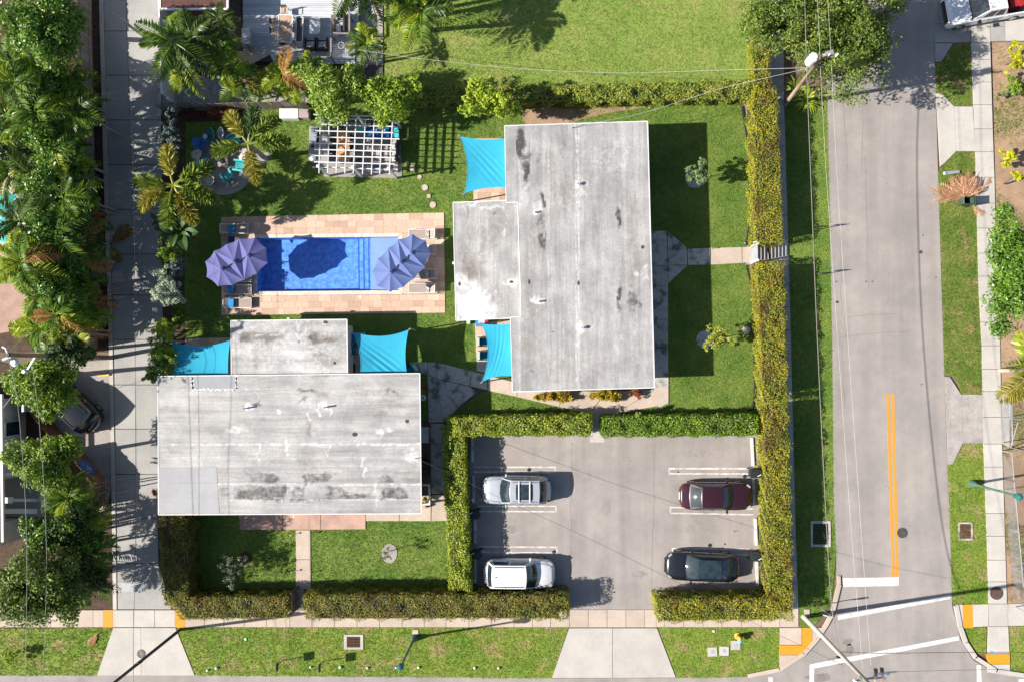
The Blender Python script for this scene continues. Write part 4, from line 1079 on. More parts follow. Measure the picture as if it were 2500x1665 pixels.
# chain link fence at right
cf = thing('chain_link_fence', 'silver chain link fence with gate along the right sidewalk', 'fence', P(2470, 1250))
mbm = MB()
for a, b in (((2444, 1100), (2478, 1480)), ((2444, 960), (2446, 1080))):
    A_, B_ = P(*a), P(*b); d = B_ - A_; n = max(2, int(d.length / 2.4))
    for i in range(n + 1):
        p = A_ + d * (i / n); MB().tube([p, p + Vector((0, 0, 1.25))], .03, 8).build('post', M_steel, cf)
    MB().tube([A_ + Vector((0, 0, 1.22)), B_ + Vector((0, 0, 1.22))], .025, 8).build('top_rail', M_steel, cf)
    k = int(d.length / .12)
    for i in range(k):
        p = A_ + d * (i / k)
        e = d.normalized() * 1.2
        for s in (1, -1):
            q = p + e * s + Vector((0, 0, 1.2))
            t0 = 0; 
            if (q - A_).dot(d) < 0 or (q - A_).dot(d) > d.dot(d): continue
            mbm.tube([p, q], .006, 3, False)
mbm.build('mesh_fabric', M_steel, cf)
ga = thing('fence_gate', 'open silver chain link gate leaf swung into the right hand yard', 'gate', P(2470, 1095))
for a, b in (((2468, 1092, 1.2), (2540, 1110, 1.2)), ((2468, 1092, .1), (2540, 1110, .1)), ((2468, 1092, .1), (2468, 1092, 1.2)), ((2466, 962, 1.2), (2466, 1022, 1.2)), ((2466, 1022, 1.2), (2540, 1026, 1.2)), ((2485, 1030, 1.2), (2468, 1092, 1.2))):
    MB().tube([P(*a), P(*b)], .03, 8).build('frame_tube', M_steel, ga)
# ---------------------------------------------------------------- vegetation
def unit(v): return v / (np.linalg.norm(v, axis=-1, keepdims=True) + 1e-9)
def leaves(pos, nrm, size, aspect=.55, jit=.7):
    """diamond leaves at pos facing nrm"""
    n = len(pos)
    nn = unit(nrm + rng.normal(0, jit, (n, 3)) * .8)
    t = unit(np.cross(nn, rng.normal(0, 1, (n, 3))))
    b = np.cross(nn, t)
    L = rng.uniform(size[0], size[1], (n, 1)); Wd = L * aspect
    v = np.stack([pos - t * L * .5, pos + b * Wd * .5 - t * L * .05 + nn * L * .06, pos + t * L * .5, pos - b * Wd * .5 - t * L * .05 + nn * L * .06], 1).reshape(-1, 3)
    f = np.arange(n * 4).reshape(n, 4)
    return v, f
def cloud(centers, radii, per, size, up=.5, aspect=.55, jit=.7):
    k = len(centers)
    d = unit(rng.normal(0, 1, (k, per, 3)))
    r = rng.uniform(.25, 1, (k, per, 1)) ** .5
    pos = centers[:, None] + d * r * radii[:, None, None]
    nr = d + np.array([0, 0, up])
    return leaves(pos.reshape(-1, 3), nr.reshape(-1, 3), size, aspect, jit)
L_hedgeY = leafmat('hedge_leaf_yellow', [(.03, .06, .006), (.13, .18, .011), (.27, .28, .016), (.42, .37, .022), (.24, .13, .018)], .8, .3, pw=.45, patch=((.17, .085, .018), .45, .54, .68))
L_hedgeO = leafmat('hedge_leaf_olive', [(.025, .04, .005), (.09, .12, .010), (.18, .195, .016), (.27, .22, .022), (.20, .10, .022)], .8, .3, pw=.45, patch=((.15, .065, .018), .5, .52, .66))
L_hedgeG = leafmat('hedge_leaf_green', [(.03, .075, .008), (.10, .19, .014), (.20, .32, .022), (.34, .44, .04)], .8, .32, rough=.35, pw=.35)
L_hedgeM = leafmat('hedge_leaf_mixed', [(.04, .085, .008), (.17, .25, .018), (.33, .38, .028), (.32, .26, .04)], .7, .28, rough=.4, pw=.45)
L_hedgeN = leafmat('hedge_leaf_north', [(.05, .085, .012), (.17, .23, .025), (.30, .33, .045), (.34, .26, .06)], .8, .25, pw=.45)
M_core = mat('hedge_twigs', (.03, .03, .015), (.05, .035, .02), 6, fine=.4, fs=20)
def hedge(name, label, quads, z, lm, dens=330, size=(.07, .13), wob=.11, cat='hedge', group=None):
    """quads: photo outlines of the hedge top"""
    qs = [[P(a, b, z) for a, b in q] for q in quads]
    h = thing(name, label, cat, Vector((sum(p.x for p in qs[0]) / 4, sum(p.y for p in qs[0]) / 4, 0)), group)
    V = []; F = []; off = 0
    core = MB()
    for q in qs:
        c = sum(q, Vector((0, 0, 0))) / 4
        core.prism([c + (p - c) * .94 - (p - c).normalized() * .1 for p in q], -.05, z - .16)
        A, B, Cc, D = [np.array(p) for p in q]
        faces = [(A, B, Cc, D, None)]
        for i in range(4):
            p, r = q[i], q[(i + 1) % 4]
            n_ = Vector((r.y - p.y, -(r.x - p.x), 0)).normalized()
            if n_.dot(c - p) > 0: n_ = -n_
            lo = Vector((0, 0, -z))
            faces.append((np.array(p), np.array(r), np.array(r + lo), np.array(p + lo), np.array(n_)))
        for (a, b, c_, d, nn) in faces:
            ar = np.linalg.norm(np.cross(b - a, d - a))
            n = int(ar * dens * (1 if nn is None else .8))
            u = rng.uniform(0, 1, (n, 1)); v = rng.uniform(0, 1, (n, 1))
            pos = (a * (1 - u) + b * u) * (1 - v) + (d * (1 - u) + c_ * u) * v
            nr = np.array([0, 0, 1.0]) if nn is None else nn + np.array([0, 0, .3])
            if nn is None:   # rounded shoulders
                e = np.minimum(np.minimum(u * np.linalg.norm(b - a), (1 - u) * np.linalg.norm(b - a)), np.minimum(v * np.linalg.norm(d - a), (1 - v) * np.linalg.norm(d - a)))
                pos[:, 2:3] -= np.clip(.22 - e, 0, 1) ** 1.2 * .7
                pos[:, 2:3] += wob * .8 * np.sin(pos[:, 0:1] * 3.1 + 1) * np.sin(pos[:, 1:2] * 2.7)
            pos = pos + nr * (rng.normal(0, .045, (n, 1)) + wob * np.sin(pos[:, 0:1] * 4.3) * np.sin(pos[:, 1:2] * 3.9 + pos[:, 2:3] * 3))
            inside = np.zeros(n, bool)
            for q2 in qs:
                if q2 is q: continue
                cc = sum(q2, Vector((0, 0, 0))) / 4
                inside |= inpoly(pos[:, 0], pos[:, 1], [cc + (p - cc) * .97 for p in q2]) & (pos[:, 2] < z - .25)
            pos = pos[~inside]
            vv, ff = leaves(pos, np.tile(nr, (len(pos), 1)), size, .55, .55)
            V.append(vv); F.append(ff + off); off += len(vv)
    for q in qs:
        ar = (q[1] - q[0]).length * (q[3] - q[0]).length; ns = int(ar * .9)
        u = rng.uniform(.05, .95, ns); v = rng.uniform(.05, .95, ns)
        A, B, Cc, D = [np.array(p) for p in q]
        cs = (A * (1 - u[:, None]) + B * u[:, None]) * (1 - v[:, None]) + (D * (1 - u[:, None]) + Cc * u[:, None]) * v[:, None]
        cs[:, 2] += rng.uniform(-.02, .16, ns)
        vv, ff = cloud(cs, rng.uniform(.08, .24, ns), 22, (size[0], size[1] * 1.15), .6)
        V.append(vv); F.append(ff + off); off += len(vv)
    link_mesh('foliage', np_mesh('foliage', np.concatenate(V), np.concatenate(F), lm, ORG[h]), h)
    core.build('stems', M_core, h)
    for q in qs: HARD.append(q)
    return h
hedge('hedge', 'tall yellow olive hedge running north from the slatted gate along east sidewalk', [[(1840, 218), (1897, 215), (1912, 592), (1848, 594)]], 2.1, L_hedgeY)
hedge('hedge', 'long yellow and bronze hedge from the slatted gate down round the parking corner', [[(1850, 640), (1914, 639), (1924, 980), (1866, 982)], [(1866, 978), (1924, 976), (1938, 1513), (1880, 1511)], [(1601, 1462), (1900, 1458), (1900, 1514), (1608, 1518)]], 2.1, L_hedgeY)
hedge('hedge', 'bronze olive hedge along the south sidewalk between wooden gate and parking entrance', [[(742, 1452), (1388, 1452), (1388, 1511), (744, 1511)]], 2.15, L_hedgeO)
hedge('hedge', 'bronze hedge curving round the lower left corner of the front lawn beside the alley', [[(402, 1458), (703, 1456), (703, 1509), (440, 1512)], [(383, 1258), (455, 1258), (460, 1470), (398, 1478)]], 2.1, L_hedgeO)
hedge('hedge', 'glossy green hedge bending round the parking lot beside the lower house', [[(1090, 1020), (1446, 1012), (1440, 1062), (1090, 1062)], [(1080, 1040), (1133, 1040), (1140, 1240), (1086, 1240)], [(1090, 1236), (1140, 1236), (1148, 1442), (1100, 1440)]], 1.75, L_hedgeM, size=(.09, .155))
hedge('hedge', 'glossy green hedge on the north edge of parking right of the footpath gap', [[(1472, 1018), (1852, 1012), (1852, 1062), (1470, 1064)]], 1.6, L_hedgeG, size=(.09, .155))
hedge('hedge', 'low mottled hedge dividing the north lawn from the house garden', [[(990, 208), (1420, 208), (1420, 246), (990, 250)], [(1415, 206), (1846, 196), (1846, 240), (1415, 248)]], 1.25, L_hedgeN, size=(.1, .17), wob=.12)
hedge('hedge', 'pale yellow green clipped hedge strip rising north from the hedge corner', [[(1838, 92), (1880, 92), (1880, 225), (1844, 225)]], 1.5, L_hedgeY)
# --- trees -------------------------------------------------------------
L_oak = leafmat('oak_leaf', [(.025, .05, .008), (.07, .12, .015), (.14, .20, .025), (.24, .27, .05)], .6, .25, pw=.4)
L_green = leafmat('tree_leaf_green', [(.03, .07, .008), (.09, .17, .014), (.20, .30, .022), (.36, .42, .045)], .8, .3, pw=.4)
L_lime = leafmat('tree_leaf_lime', [(.06, .12, .012), (.16, .26, .03), (.28, .38, .05), (.36, .40, .05)], .9, .32, pw=.4)
L_yell = leafmat('tree_leaf_yellow', [(.08, .15, .012), (.21, .32, .02), (.36, .44, .03), (.44, .45, .035)], .9, .3, pw=.4)
L_neon = leafmat('shrub_leaf_yellow', [(.20, .22, .01), (.42, .42, .012), (.58, .55, .02)], 1.2, .3, pw=.3)
L_dark = leafmat('tree_leaf_dark', [(.012, .025, .006), (.03, .055, .01), (.06, .10, .016), (.12, .15, .03)], .7, .25, pw=.4)
L_silver = leafmat('silver_leaf', [(.20, .25, .16), (.36, .42, .28), (.52, .56, .40)], 1.0, .2, pw=.3)
L_greysh = leafmat('grey_shrub_leaf', [(.05, .08, .07), (.11, .15, .14), (.18, .23, .20)], 1.0, .2, pw=.3)
L_olive = leafmat('olive_leaf', [(.06, .075, .04), (.13, .15, .09), (.22, .24, .15)], 1.0, .2, pw=.3)
L_red = leafmat('red_leaf', [(.05, .012, .008), (.20, .05, .02), (.34, .10, .04), (.42, .18, .08)], 1.6, .25, pw=.4)
L_croton = leafmat('croton_leaf', [(.10, .14, .01), (.34, .28, .02), (.46, .32, .03), (.40, .12, .03)], 1.5, .25, pw=.4)
L_rubber = leafmat('broad_tree_leaf', [(.02, .06, .008), (.065, .145, .015), (.125, .23, .022), (.20, .30, .035)], .8, .25, rough=.3, pw=.4)
M_limb = mat('pale_limb', (.26, .22, .18), (.18, .15, .12), 4, fine=.2)
def crown_pts(n, rx, ry, rz, fill=.55, flat=-.5):
    d = unit(rng.normal(0, 1, (n, 3)))
    d[:, 2] = np.maximum(d[:, 2], flat)
    r = rng.uniform(0, 1, (n, 1)) ** fill
    lob = 1 + .30 * np.sin(np.arctan2(d[:, 1], d[:, 0]) * 3 + rng.uniform(0, 6)) + .12 * np.sin(np.arctan2(d[:, 1], d[:, 0]) * 7 + rng.uniform(0, 6))
    return d * r * np.array([rx, ry, rz]) * lob[:, None]
def tree(name, label, px, py, zc, rx_px, ry_px, lm, nclump=100, per=70, size=(.12, .22), base=None, trunk_r=.12, crad=(.22, .5), rz=None, cat='tree', group=None, limbs=5, up=.5, aspect=.5, fill=.5, tm=None):
    c = P(px, py, zc)
    b = P(base[0], base[1]) if base else Vector((c.x, c.y, 0))
    t = thing(name, label, cat, b, group)
    k = (HC - zc) / HC / 36
    rx, ry = rx_px * k, ry_px * k
    rz = rz if rz else min(rx, ry) * .75
    pts = crown_pts(nclump, rx * .82, ry * .82, rz) + np.array(c)
    rad = rng.uniform(crad[0], crad[1], nclump) * min(1.0, max(.35, min(rx, ry) / 1.8))
    v, f = cloud(pts, rad, per, size, up, aspect)
    link_mesh('crown', np_mesh('crown', v, f, lm, b), t)
    mb = MB()
    top = Vector((c.x, c.y, max(.3, zc - rz * .35)))
    mid = (b + top) / 2 + Vector((random.uniform(-.15, .15), random.uniform(-.15, .15), 0))
    mb.tube([b - Vector((0, 0, .1)), mid, top], [trunk_r, trunk_r * .75, trunk_r * .55], 8)
    for i in range(limbs):
        q = Vector(pts[rng.integers(0, nclump)])
        m_ = (top + q) / 2 + Vector((0, 0, .15))
        mb.tube([top - Vector((0, 0, .1)), m_, q], [trunk_r * .5, trunk_r * .32, trunk_r * .12], 6)
    mb.build('trunk', tm or M_trunk, t, True)
    return t
def shrub(name, label, px, py, zc, rx, ry, lm, **kw):
    kw.setdefault('nclump', 46); kw.setdefault('per', 60); kw.setdefault('size', (.08, .15)); kw.setdefault('trunk_r', .03); kw.setdefault('crad', (.24, .42)); kw.setdefault('cat', 'shrub'); kw.setdefault('limbs', 6)
    return tree(name, label, px, py, zc, rx, ry, lm, **kw)
tree('oak_tree', 'large dark green oak spreading over the top of the street beside the utility pole', 2040, 70, 5.0, 212, 172, L_oak, 400, 110, (.13, .24), (1965, 170), .3, (.45, .8), 2.2, limbs=14, fill=.6)
tree('oak_tree', 'dark oak crown left of the big street oak above the yellow hedge end', 1870, 40, 4.6, 58, 60, L_oak, 90, 90, (.13, .22), (1880, 60), .2, (.4, .7))
tree('broadleaf_tree', 'bushy light green tree with spiky leaves behind the pergola corner', 812, 226, 4.2, 80, 84, L_lime, 150, 75, (.2, .34), (830, 250), .14, (.35, .6), aspect=.35)
tree('broadleaf_tree', 'yellow green bushy tree overhanging the top right of the white pergola', 948, 238, 3.8, 90, 68, L_green if False else leafmat('tree_leaf_yg', [(.05, .11, .012), (.15, .26, .02), (.27, .38, .03), (.36, .40, .04)], .9, .3, pw=.4), 125, 75, (.15, .26), (955, 262), .14, (.32, .52))
tree('broadleaf_tree', 'open bright yellow green tree standing in the north hedge above the turquoise sail', 1192, 246, 3.4, 92, 64, L_yell, 80, 55, (.15, .27), (1195, 258), .1, (.22, .42), fill=.7, tm=M_limb)
tree('broadleaf_tree', 'leafy tree over the top left corner beside the board fence', 105, 70, 7.0, 122, 92, L_rubber, 220, 90, (.16, .3), (120, 90), .22, (.45, .75), limbs=10)
tree('broadleaf_tree', 'bright green tree hanging over the parked black suv', 112, 935, 5.4, 98, 82, L_green, 210, 90, (.15, .27), (140, 920), .2, (.4, .7))
tree('broadleaf_tree', 'bright green round tree above the white porch and blue painted sign', 112, 1125, 5.0, 92, 76, L_green, 190, 90, (.15, .27), (135, 1130), .18, (.4, .65))
tree('broadleaf_tree', 'dark green tree mass above the alley mouth at lower left', 88, 1440, 6.4, 145, 108, L_oak, 240, 90, (.15, .28), (110, 1420), .22, (.45, .8), limbs=10)
tree('broadleaf_tree', 'shaded green tree below the white porch at left edge', 105, 1310, 5.0, 75, 52, L_rubber, 110, 80, (.15, .26), (120, 1320), .14, (.35, .6))
tree('broadleaf_tree', 'dark low tree between the porch palms and the alley kerb', 168, 1292, 4.2, 62, 60, L_dark, 120, 80, (.14, .26), None, .14, (.4, .65))
tree('broadleaf_tree', 'dark low tree above the lower left sidewalk beside the alley kerb', 168, 1395, 3.9, 68, 62, L_dark, 120, 80, (.14, .26), None, .14, (.4, .65))
tree('broadleaf_tree', 'added low green shade tree touching the alley kerb beside the lowest dark palm', 212, 1310, 3.2, 46, 56, L_rubber, 90, 70, (.13, .24), None, .1, (.35, .55))  # extra crown added to shade the lower alley
tree('broadleaf_tree', 'added low dark shade tree by the alley kerb near the painted concrete patch', 214, 1412, 3.2, 46, 54, L_dark, 90, 70, (.13, .24), None, .1, (.35, .55))  # likewise added, to close sun gaps on the lower alley
tree('broadleaf_tree', 'dense mid green tree on the upper rear of the thicket beside utility pole', 165, 858, 6.5, 75, 40, L_dark, 100, 80, (.15, .27), (170, 860), .14, (.35, .6))
tree('broad_tree', 'large glossy green tree overhanging the right sidewalk beside the sandy yard', 2478, 665, 4.0, 70, 152, L_rubber, 240, 90, (.15, .27), (2440, 670), .22, (.4, .7), limbs=10, cat='tree')
tree('young_tree', 'young feathery tree in a mulch ring casting shadow toward the east hedge', 1703, 420, 2.0, 34, 32, leafmat('feather_leaf', [(.07, .12, .04), (.16, .24, .08), (.26, .34, .14)], 1.4, .25, pw=.3), 50, 45, (.10, .18), (1700, 432), .035, (.2, .4), fill=.8)
tree('young_tree', 'young lime green feathery tree on the east lawn opposite the mulch bed hedge', 1752, 826, 2.0, 44, 38, leafmat('feather_leaf_lime', [(.14, .17, .02), (.28, .31, .03), (.40, .40, .06)], 1.4, .25, pw=.3), 44, 45, (.09, .17), (1735, 826), .035, (.2, .42), fill=.8)
tree('young_tree', 'sparse silvery olive sapling on the dark side of the front lawn', 564, 1388, 1.8, 36, 50, L_olive, 44, 34, (.08, .15), (596, 1364), .035, (.2, .4), fill=.8)
tree('young_tree', 'thin sparse sapling in a pale gravel ring on the front lawn', 944, 1352, 1.5, 18, 22, L_olive, 20, 14, (.07, .13), (955, 1345), .03, (.2, .35), fill=.9)
tree('yellow_shrub', 'vivid yellow green shrub in the upper right yard next to driftwood', 2482, 140, 1.3, 26, 42, L_neon, 50, 60, (.1, .18), None, .04, (.22, .38), cat='shrub')
tree('yellow_shrub', 'vivid yellow shrub further down the right yard above the big tree', 2465, 385, 1.1, 26, 30, L_neon, 40, 60, (.1, .18), None, .04, (.2, .36), cat='shrub')
tree('yellow_shrub', 'lone yellow green shrub beside dead branch above the big right tree', 2485, 430, 1.0, 22, 16, L_neon, 22, 50, (.1, .17), None, .03, (.2, .3), cat='shrub')
shrub('green_shrub', 'leafy green shrub under the yellow one in the upper right yard', 2475, 215, .8, 34, 34, L_green)
shrub('silver_shrub', 'bright silvery white shrub beside the alley', 406, 705, 2.9, 42, 64, L_silver, nclump=120, size=(.07, .14))
shrub('silver_shrub', 'dull silver shrub in shade above the bright silvery one', 430, 645, 2.4, 30, 40, L_greysh, nclump=70)
shrub('silver_shrub', 'narrow grey green shrub row beside the alley below the white wall', 416, 318, 2.8, 28, 62, L_greysh, nclump=100)
shrub('green_shrub', 'dark green rounded shrub beside the alley above the silver shrub', 408, 618, 2.6, 38, 36, L_green, nclump=80)
shrub('green_shrub', 'yellow green shrub beside the alley just below the silvery shrub', 402, 805, 2.8, 36, 32, L_yell, nclump=80)
shrub('green_shrub', 'dark green shrub mass beside the left turquoise sail along the alley', 393, 866, 2.8, 40, 56, L_green, nclump=120)
shrub('green_shrub', 'yellow green shrub at the roof corner of the lower house by the alley', 374, 918, 2.4, 30, 26, L_lime, nclump=60)
shrub('green_shrub', 'deep green shrub tucked between silver shrub and lawn edge', 438, 770, 1.3, 24, 46, L_rubber, nclump=60)
shrub('red_plant', 'red leaved plants in front of the north board fence', 545, 275, .7, 48, 14, L_red, nclump=60, per=34, size=(.16, .3), aspect=.3)
shrub('red_plant', 'dark red leaved plants in the shaded corner left of the other red plants', 465, 280, .6, 38, 14, leafmat('dark_red_leaf', [(.03, .01, .008), (.10, .03, .02), (.18, .06, .03)], 1.5, .2), nclump=44, per=34, size=(.16, .28), aspect=.3)
shrub('orange_bromeliad', 'orange red spiky plant at the west wall of the lower house', 378, 1200, .4, 9, 10, leafmat('orange_leaf', [(.35, .08, .03), (.5, .16, .06), (.6, .25, .12)], 2, .25), nclump=8, per=26, size=(.16, .26), aspect=.25, cat='plant')
shrub('croton', 'yellow croton bed along the south wall of the upper house', 1355, 966, .5, 54, 15, L_croton, nclump=80, per=34, size=(.26, .5), aspect=.2)
shrub('croton', 'yellow green croton bed right of the longer one under the south eave', 1478, 964, .5, 46, 17, L_croton, nclump=70, per=34, size=(.26, .5), aspect=.2)
shrub('red_plant', 'orange red grassy plant at the corner end of the croton beds', 1556, 961, .4, 20, 12, L_red, nclump=16, per=28, size=(.22, .36), aspect=.14)
shrub('brown_plant', 'small brown spiky plant on the concrete by the lower house east wall', 1043, 1236, .25, 7, 9, leafmat('brown_leaf', [(.12, .05, .03), (.2, .09, .05)], 2, .2), nclump=5, per=22, size=(.18, .28), aspect=.2, cat='plant')
shrub('green_shrub', 'small bright shrub poking from the green hedge toward the south walk', 1557, 1012, 1.5, 10, 10, L_lime, nclump=10, per=40)
shrub('green_shrub', 'dull yellow weedy bush at bottom left roadside', 25, 1600, .8, 26, 22, L_yell, nclump=24, per=40)
shrub('green_shrub', 'olive bush under the dark trees at the lower left edge', 12, 1450, 2.2, 30, 30, L_yell, nclump=30, per=50)
# --- palms --------------------------------------------------------------
def frond_mesh(kind, L, droop, m, nl=22, seed=0):
    r_ = np.random.default_rng(seed)
    V = []; F = []
    def rach(t): return np.array([L * t * (1 - .12 * droop * t), 0, L * (.30 * t - (.30 + droop) * t * t)])
    def quad(a, b, c, d):
        i = len(V); V.extend([a, b, c, d]); F.append((i, i + 1, i + 2, i + 3))
    for i in range(8):   # rachis
        a, b = rach(i / 8), rach((i + 1) / 8); w0, w1 = .035 * (1 - i / 9), .035 * (1 - (i + 1) / 9)
        up = np.array([0, 0, .02])
        quad(a + [0, -w0, 0], b + [0, -w1, 0], b + up, a + up); quad(a + up, b + up, b + [0, w1, 0], a + [0, w0, 0])
    t0 = .16 if kind == 'areca' else .2
    for i in range(nl):
        t = t0 + (1 - t0) * (i + .5) / nl
        p = rach(t); d = unit(rach(min(1, t + .03)) - rach(t - .03))
        env = (math.sin(pi * (.12 + .86 * (t - t0) / (1 - t0))) ** .6)
        if kind == 'areca':
            dirs = [(1, .35), (-1, .35)]
            ll = L * .36 * env; wd = .065
        else:
            dirs = [(cos(a), sin(a)) for a in (np.arange(5) * 2 * pi / 5 + r_.uniform(0, 6))]
            ll = L * .25 * env + .05; wd = .045
        for (sy, sz) in dirs:
            side = np.array([0, sy, sz])
            q = unit(side * .85 + d * (.55 if kind == 'areca' else .5) + r_.normal(0, .06, 3))
            l2 = ll * r_.uniform(.85, 1.1)
            drop = np.array([0, 0, -l2 * (.32 if kind == 'areca' else .05)])
            n_ = unit(np.cross(q, np.cross(d, q) + 1e-6))
            s_ = unit(np.cross(q, np.array([0, 0, 1.0])) + 1e-6) * wd / 2
            if kind != 'areca': s_ = unit(np.cross(q, r_.normal(0, 1, 3))) * wd / 2
            m1 = p + q * l2 * .5 + drop * .2
            quad(p, m1 + s_, p + q * l2 + drop, m1 - s_)
    return np_mesh('frond', np.array(V), np.array(F), m)
def paddle_mesh(L, W_, m, droop=.25):
    mb = MB()
    def fn(u, v):
        t = u; y = (v - .5) * 2
        wd = W_ * math.sin(pi * min(1, .08 + t * .92)) ** .6 * .5 if t > 0 else .02
        return (L * (.35 + .65 * t), y * wd, L * (.35 * .5 + .25 * t - droop * t * t) + abs(y) * wd * .35)
    mb.grid(fn, 8, 4)
    mb.bar((0, 0, 0), (L * .36, 0, L * .18), .05, .04)
    return mb.mesh('leaf_blade', m, smooth=False)
L_pg = leafmat('palm_green', [(.03, .075, .009), (.10, .19, .018), (.22, .31, .028)], .9, .3, rough=.4)
L_py = leafmat('palm_yellowgreen', [(.12, .20, .012), (.28, .36, .022), (.44, .46, .035)], .9, .32, rough=.4)
L_pd = leafmat('palm_dark', [(.018, .045, .009), (.055, .10, .016), (.11, .17, .026)], .9, .25, rough=.4)
L_po = leafmat('palm_dry', [(.20, .09, .03), (.36, .18, .05), (.42, .26, .09)], 1.2, .3)
L_fx = leafmat('foxtail_green', [(.06, .11, .016), (.17, .24, .03), (.32, .34, .05)], 1.6, .3, rough=.4)
L_fd = leafmat('foxtail_dark', [(.025, .055, .02), (.07, .12, .04), (.14, .19, .07)], 1.6, .28, rough=.4)
L_fy = leafmat('foxtail_gold', [(.15, .16, .02), (.30, .27, .04), (.46, .38, .09)], 1.6, .3, rough=.4)
L_bn = leafmat('banana_leaf', [(.03, .065, .018), (.06, .11, .03)], 1.2, .25, rough=.35)
AR = {}
for i, (key, m_) in enumerate((('g', L_pg), ('y', L_py), ('d', L_pd), ('o', L_po))):
    AR[key] = [frond_mesh('areca', 1.0, dr, m_, 22, i * 3 + j) for j, dr in enumerate((.35, .65, .95))]
FX = {k: [frond_mesh('foxtail', 1.0, dr, m_, 46, 50 + i * 3 + j) for j, dr in enumerate((.25, .5))] for i, (k, m_) in enumerate((('g', L_fx), ('y', L_fy), ('d', L_fd)))}
def palm(name, label, px, py, z, L, n, keys, src=AR, base=None, trunk_r=.06, stems=3, cat='palm', group=None, pitch=(-.1, .9), yaws=None, tm=None):
    c = P(px, py, z)
    b = P(base[0], base[1]) if base else Vector((c.x, c.y, 0))
    t = thing(name, label, cat, b, group)
    for s in range(stems):
        o = Vector((random.uniform(-.25, .25), random.uniform(-.25, .25), 0)) if stems > 1 else Vector((0, 0, 0))
        hh = c + (o * .6 if stems > 1 else Vector((0, 0, 0))); hh.z = z * (random.uniform(.75, 1) if stems > 1 else 1)
        p0 = b + o - Vector((0, 0, .1))
        MB().tube([p0, (p0 + hh) / 2 + o * .2, hh], [trunk_r * 1.25, trunk_r, trunk_r * .8], 8).build('trunk', tm or M_palmtrunk, t, True)
    for i in range(n):
        k = random.choice(keys); me = random.choice(src[k])
        o = bpy.data.objects.new('frond', me); COL.objects.link(o); o.parent = t
        yaw = (yaws[i] if yaws else 2 * pi * (i + random.uniform(-.3, .3)) / n)
        pt = random.uniform(*pitch)
        l = L * random.uniform(.85, 1.15)
        o.location = c - b + Vector((0, 0, random.uniform(-.25, .15) if stems > 1 else 0))
        o.rotation_euler = (random.uniform(-.3, .3), -pt, yaw); o.scale = (l, l, l)
    return t
thick = [(60, 205, 4), (125, 190, 3.6), (185, 215, 3.2), (40, 280, 4.2), (110, 275, 4.4), (175, 300, 3.6), (25, 350, 3.4), (90, 345, 4), (160, 370, 3.8), (200, 420, 3.2),
         (110, 430, 3.6), (55, 420, 3), (170, 480, 4), (110, 510, 3.8), (60, 540, 3.4), (200, 545, 3.4), (150, 570, 4.2), (90, 600, 4), (200, 620, 3.6), (130, 640, 4.2), (65, 640, 3),
         (175, 690, 3.8), (120, 715, 3.6), (205, 740, 3.2), (150, 770, 3.8), (110, 800, 3.4), (190, 810, 3.2), (60, 160, 3.4), (205, 270, 3), (150, 235, 4)]
for i, (x, y, z, r) in enumerate(((165, 250, 4.4, 60), (160, 380, 4.4, 62), (180, 500, 3.9, 58), (178, 620, 3.9, 60), (185, 750, 3.6, 56))):  # understory crowns added to thicken the shade over the alley
    tree('added_shade_tree', 'added dark shade tree filling the palm thicket, number from the top edge'.replace(', number from the top edge', ', ' + ('topmost of five', 'second from the top', 'middle one', 'fourth from the top', 'lowest, nearest the pole')[i]), x, y, z, r, r * 1.15, L_rubber, 130, 70, (.16, .3), None, .12, (.4, .7), 1.6, group='added shade trees among the thicket palms')
for i, (x, y) in enumerate(((125, 215), (120, 335), (135, 450), (130, 570), (135, 690))):  # second layer of crowns, added to cast shadow across alley and bed
    tree('added_shade_tree', 'taller added shade tree buried among the thicket palms, ' + ('at the top end', 'second down', 'in the middle', 'second up', 'at the bottom end')[i], x, y, 5.0, 62, 70, L_rubber, 130, 70, (.14, .28), None, .14, (.4, .7), 1.5, group='taller added shade trees among the thicket palms')
GT = 'palm thicket between the left yard and the alley fence'
for i, (x, y, z) in enumerate(thick):
    ks = 'ggygdggdygggg' if y < 480 else ('gdgddgdgyggo' if y < 640 else 'yggygygyogd')
    x -= 22 if y < 480 else 10
    zz = (5.3 + (200 - x) * .01) * (.97, .62, .8, .5)[i % 4]
    palm('areca_palm', 'feathery clumping palm in the dense thicket left of the alley board fence', x, y, zz, random.uniform(1.5, 2.05), 13, ks, stems=3, group=GT, trunk_r=.045)
for (x, y, z, ks, lb) in ((168, 1215, 4.2, 'gyg', 'yellowing palm beside the porch below the blue painted sign'), (200, 1262, 3.6, 'ygdy', 'dark palm at the alley kerb below the curved brown fence'), (215, 1345, 3.4, 'dgdg', 'lowest dark palm at the alley kerb near the driveway mouth'), (170, 1300, 2.8, 'dgd', 'dark palm between white porch and the alley kerb palms'), (215, 1420, 2.2, 'dgd', 'small dark palm over the mulch left of the alley mouth')):
    palm('areca_palm', lb, x, y, z, 1.6, 13, ks, stems=3, trunk_r=.04)
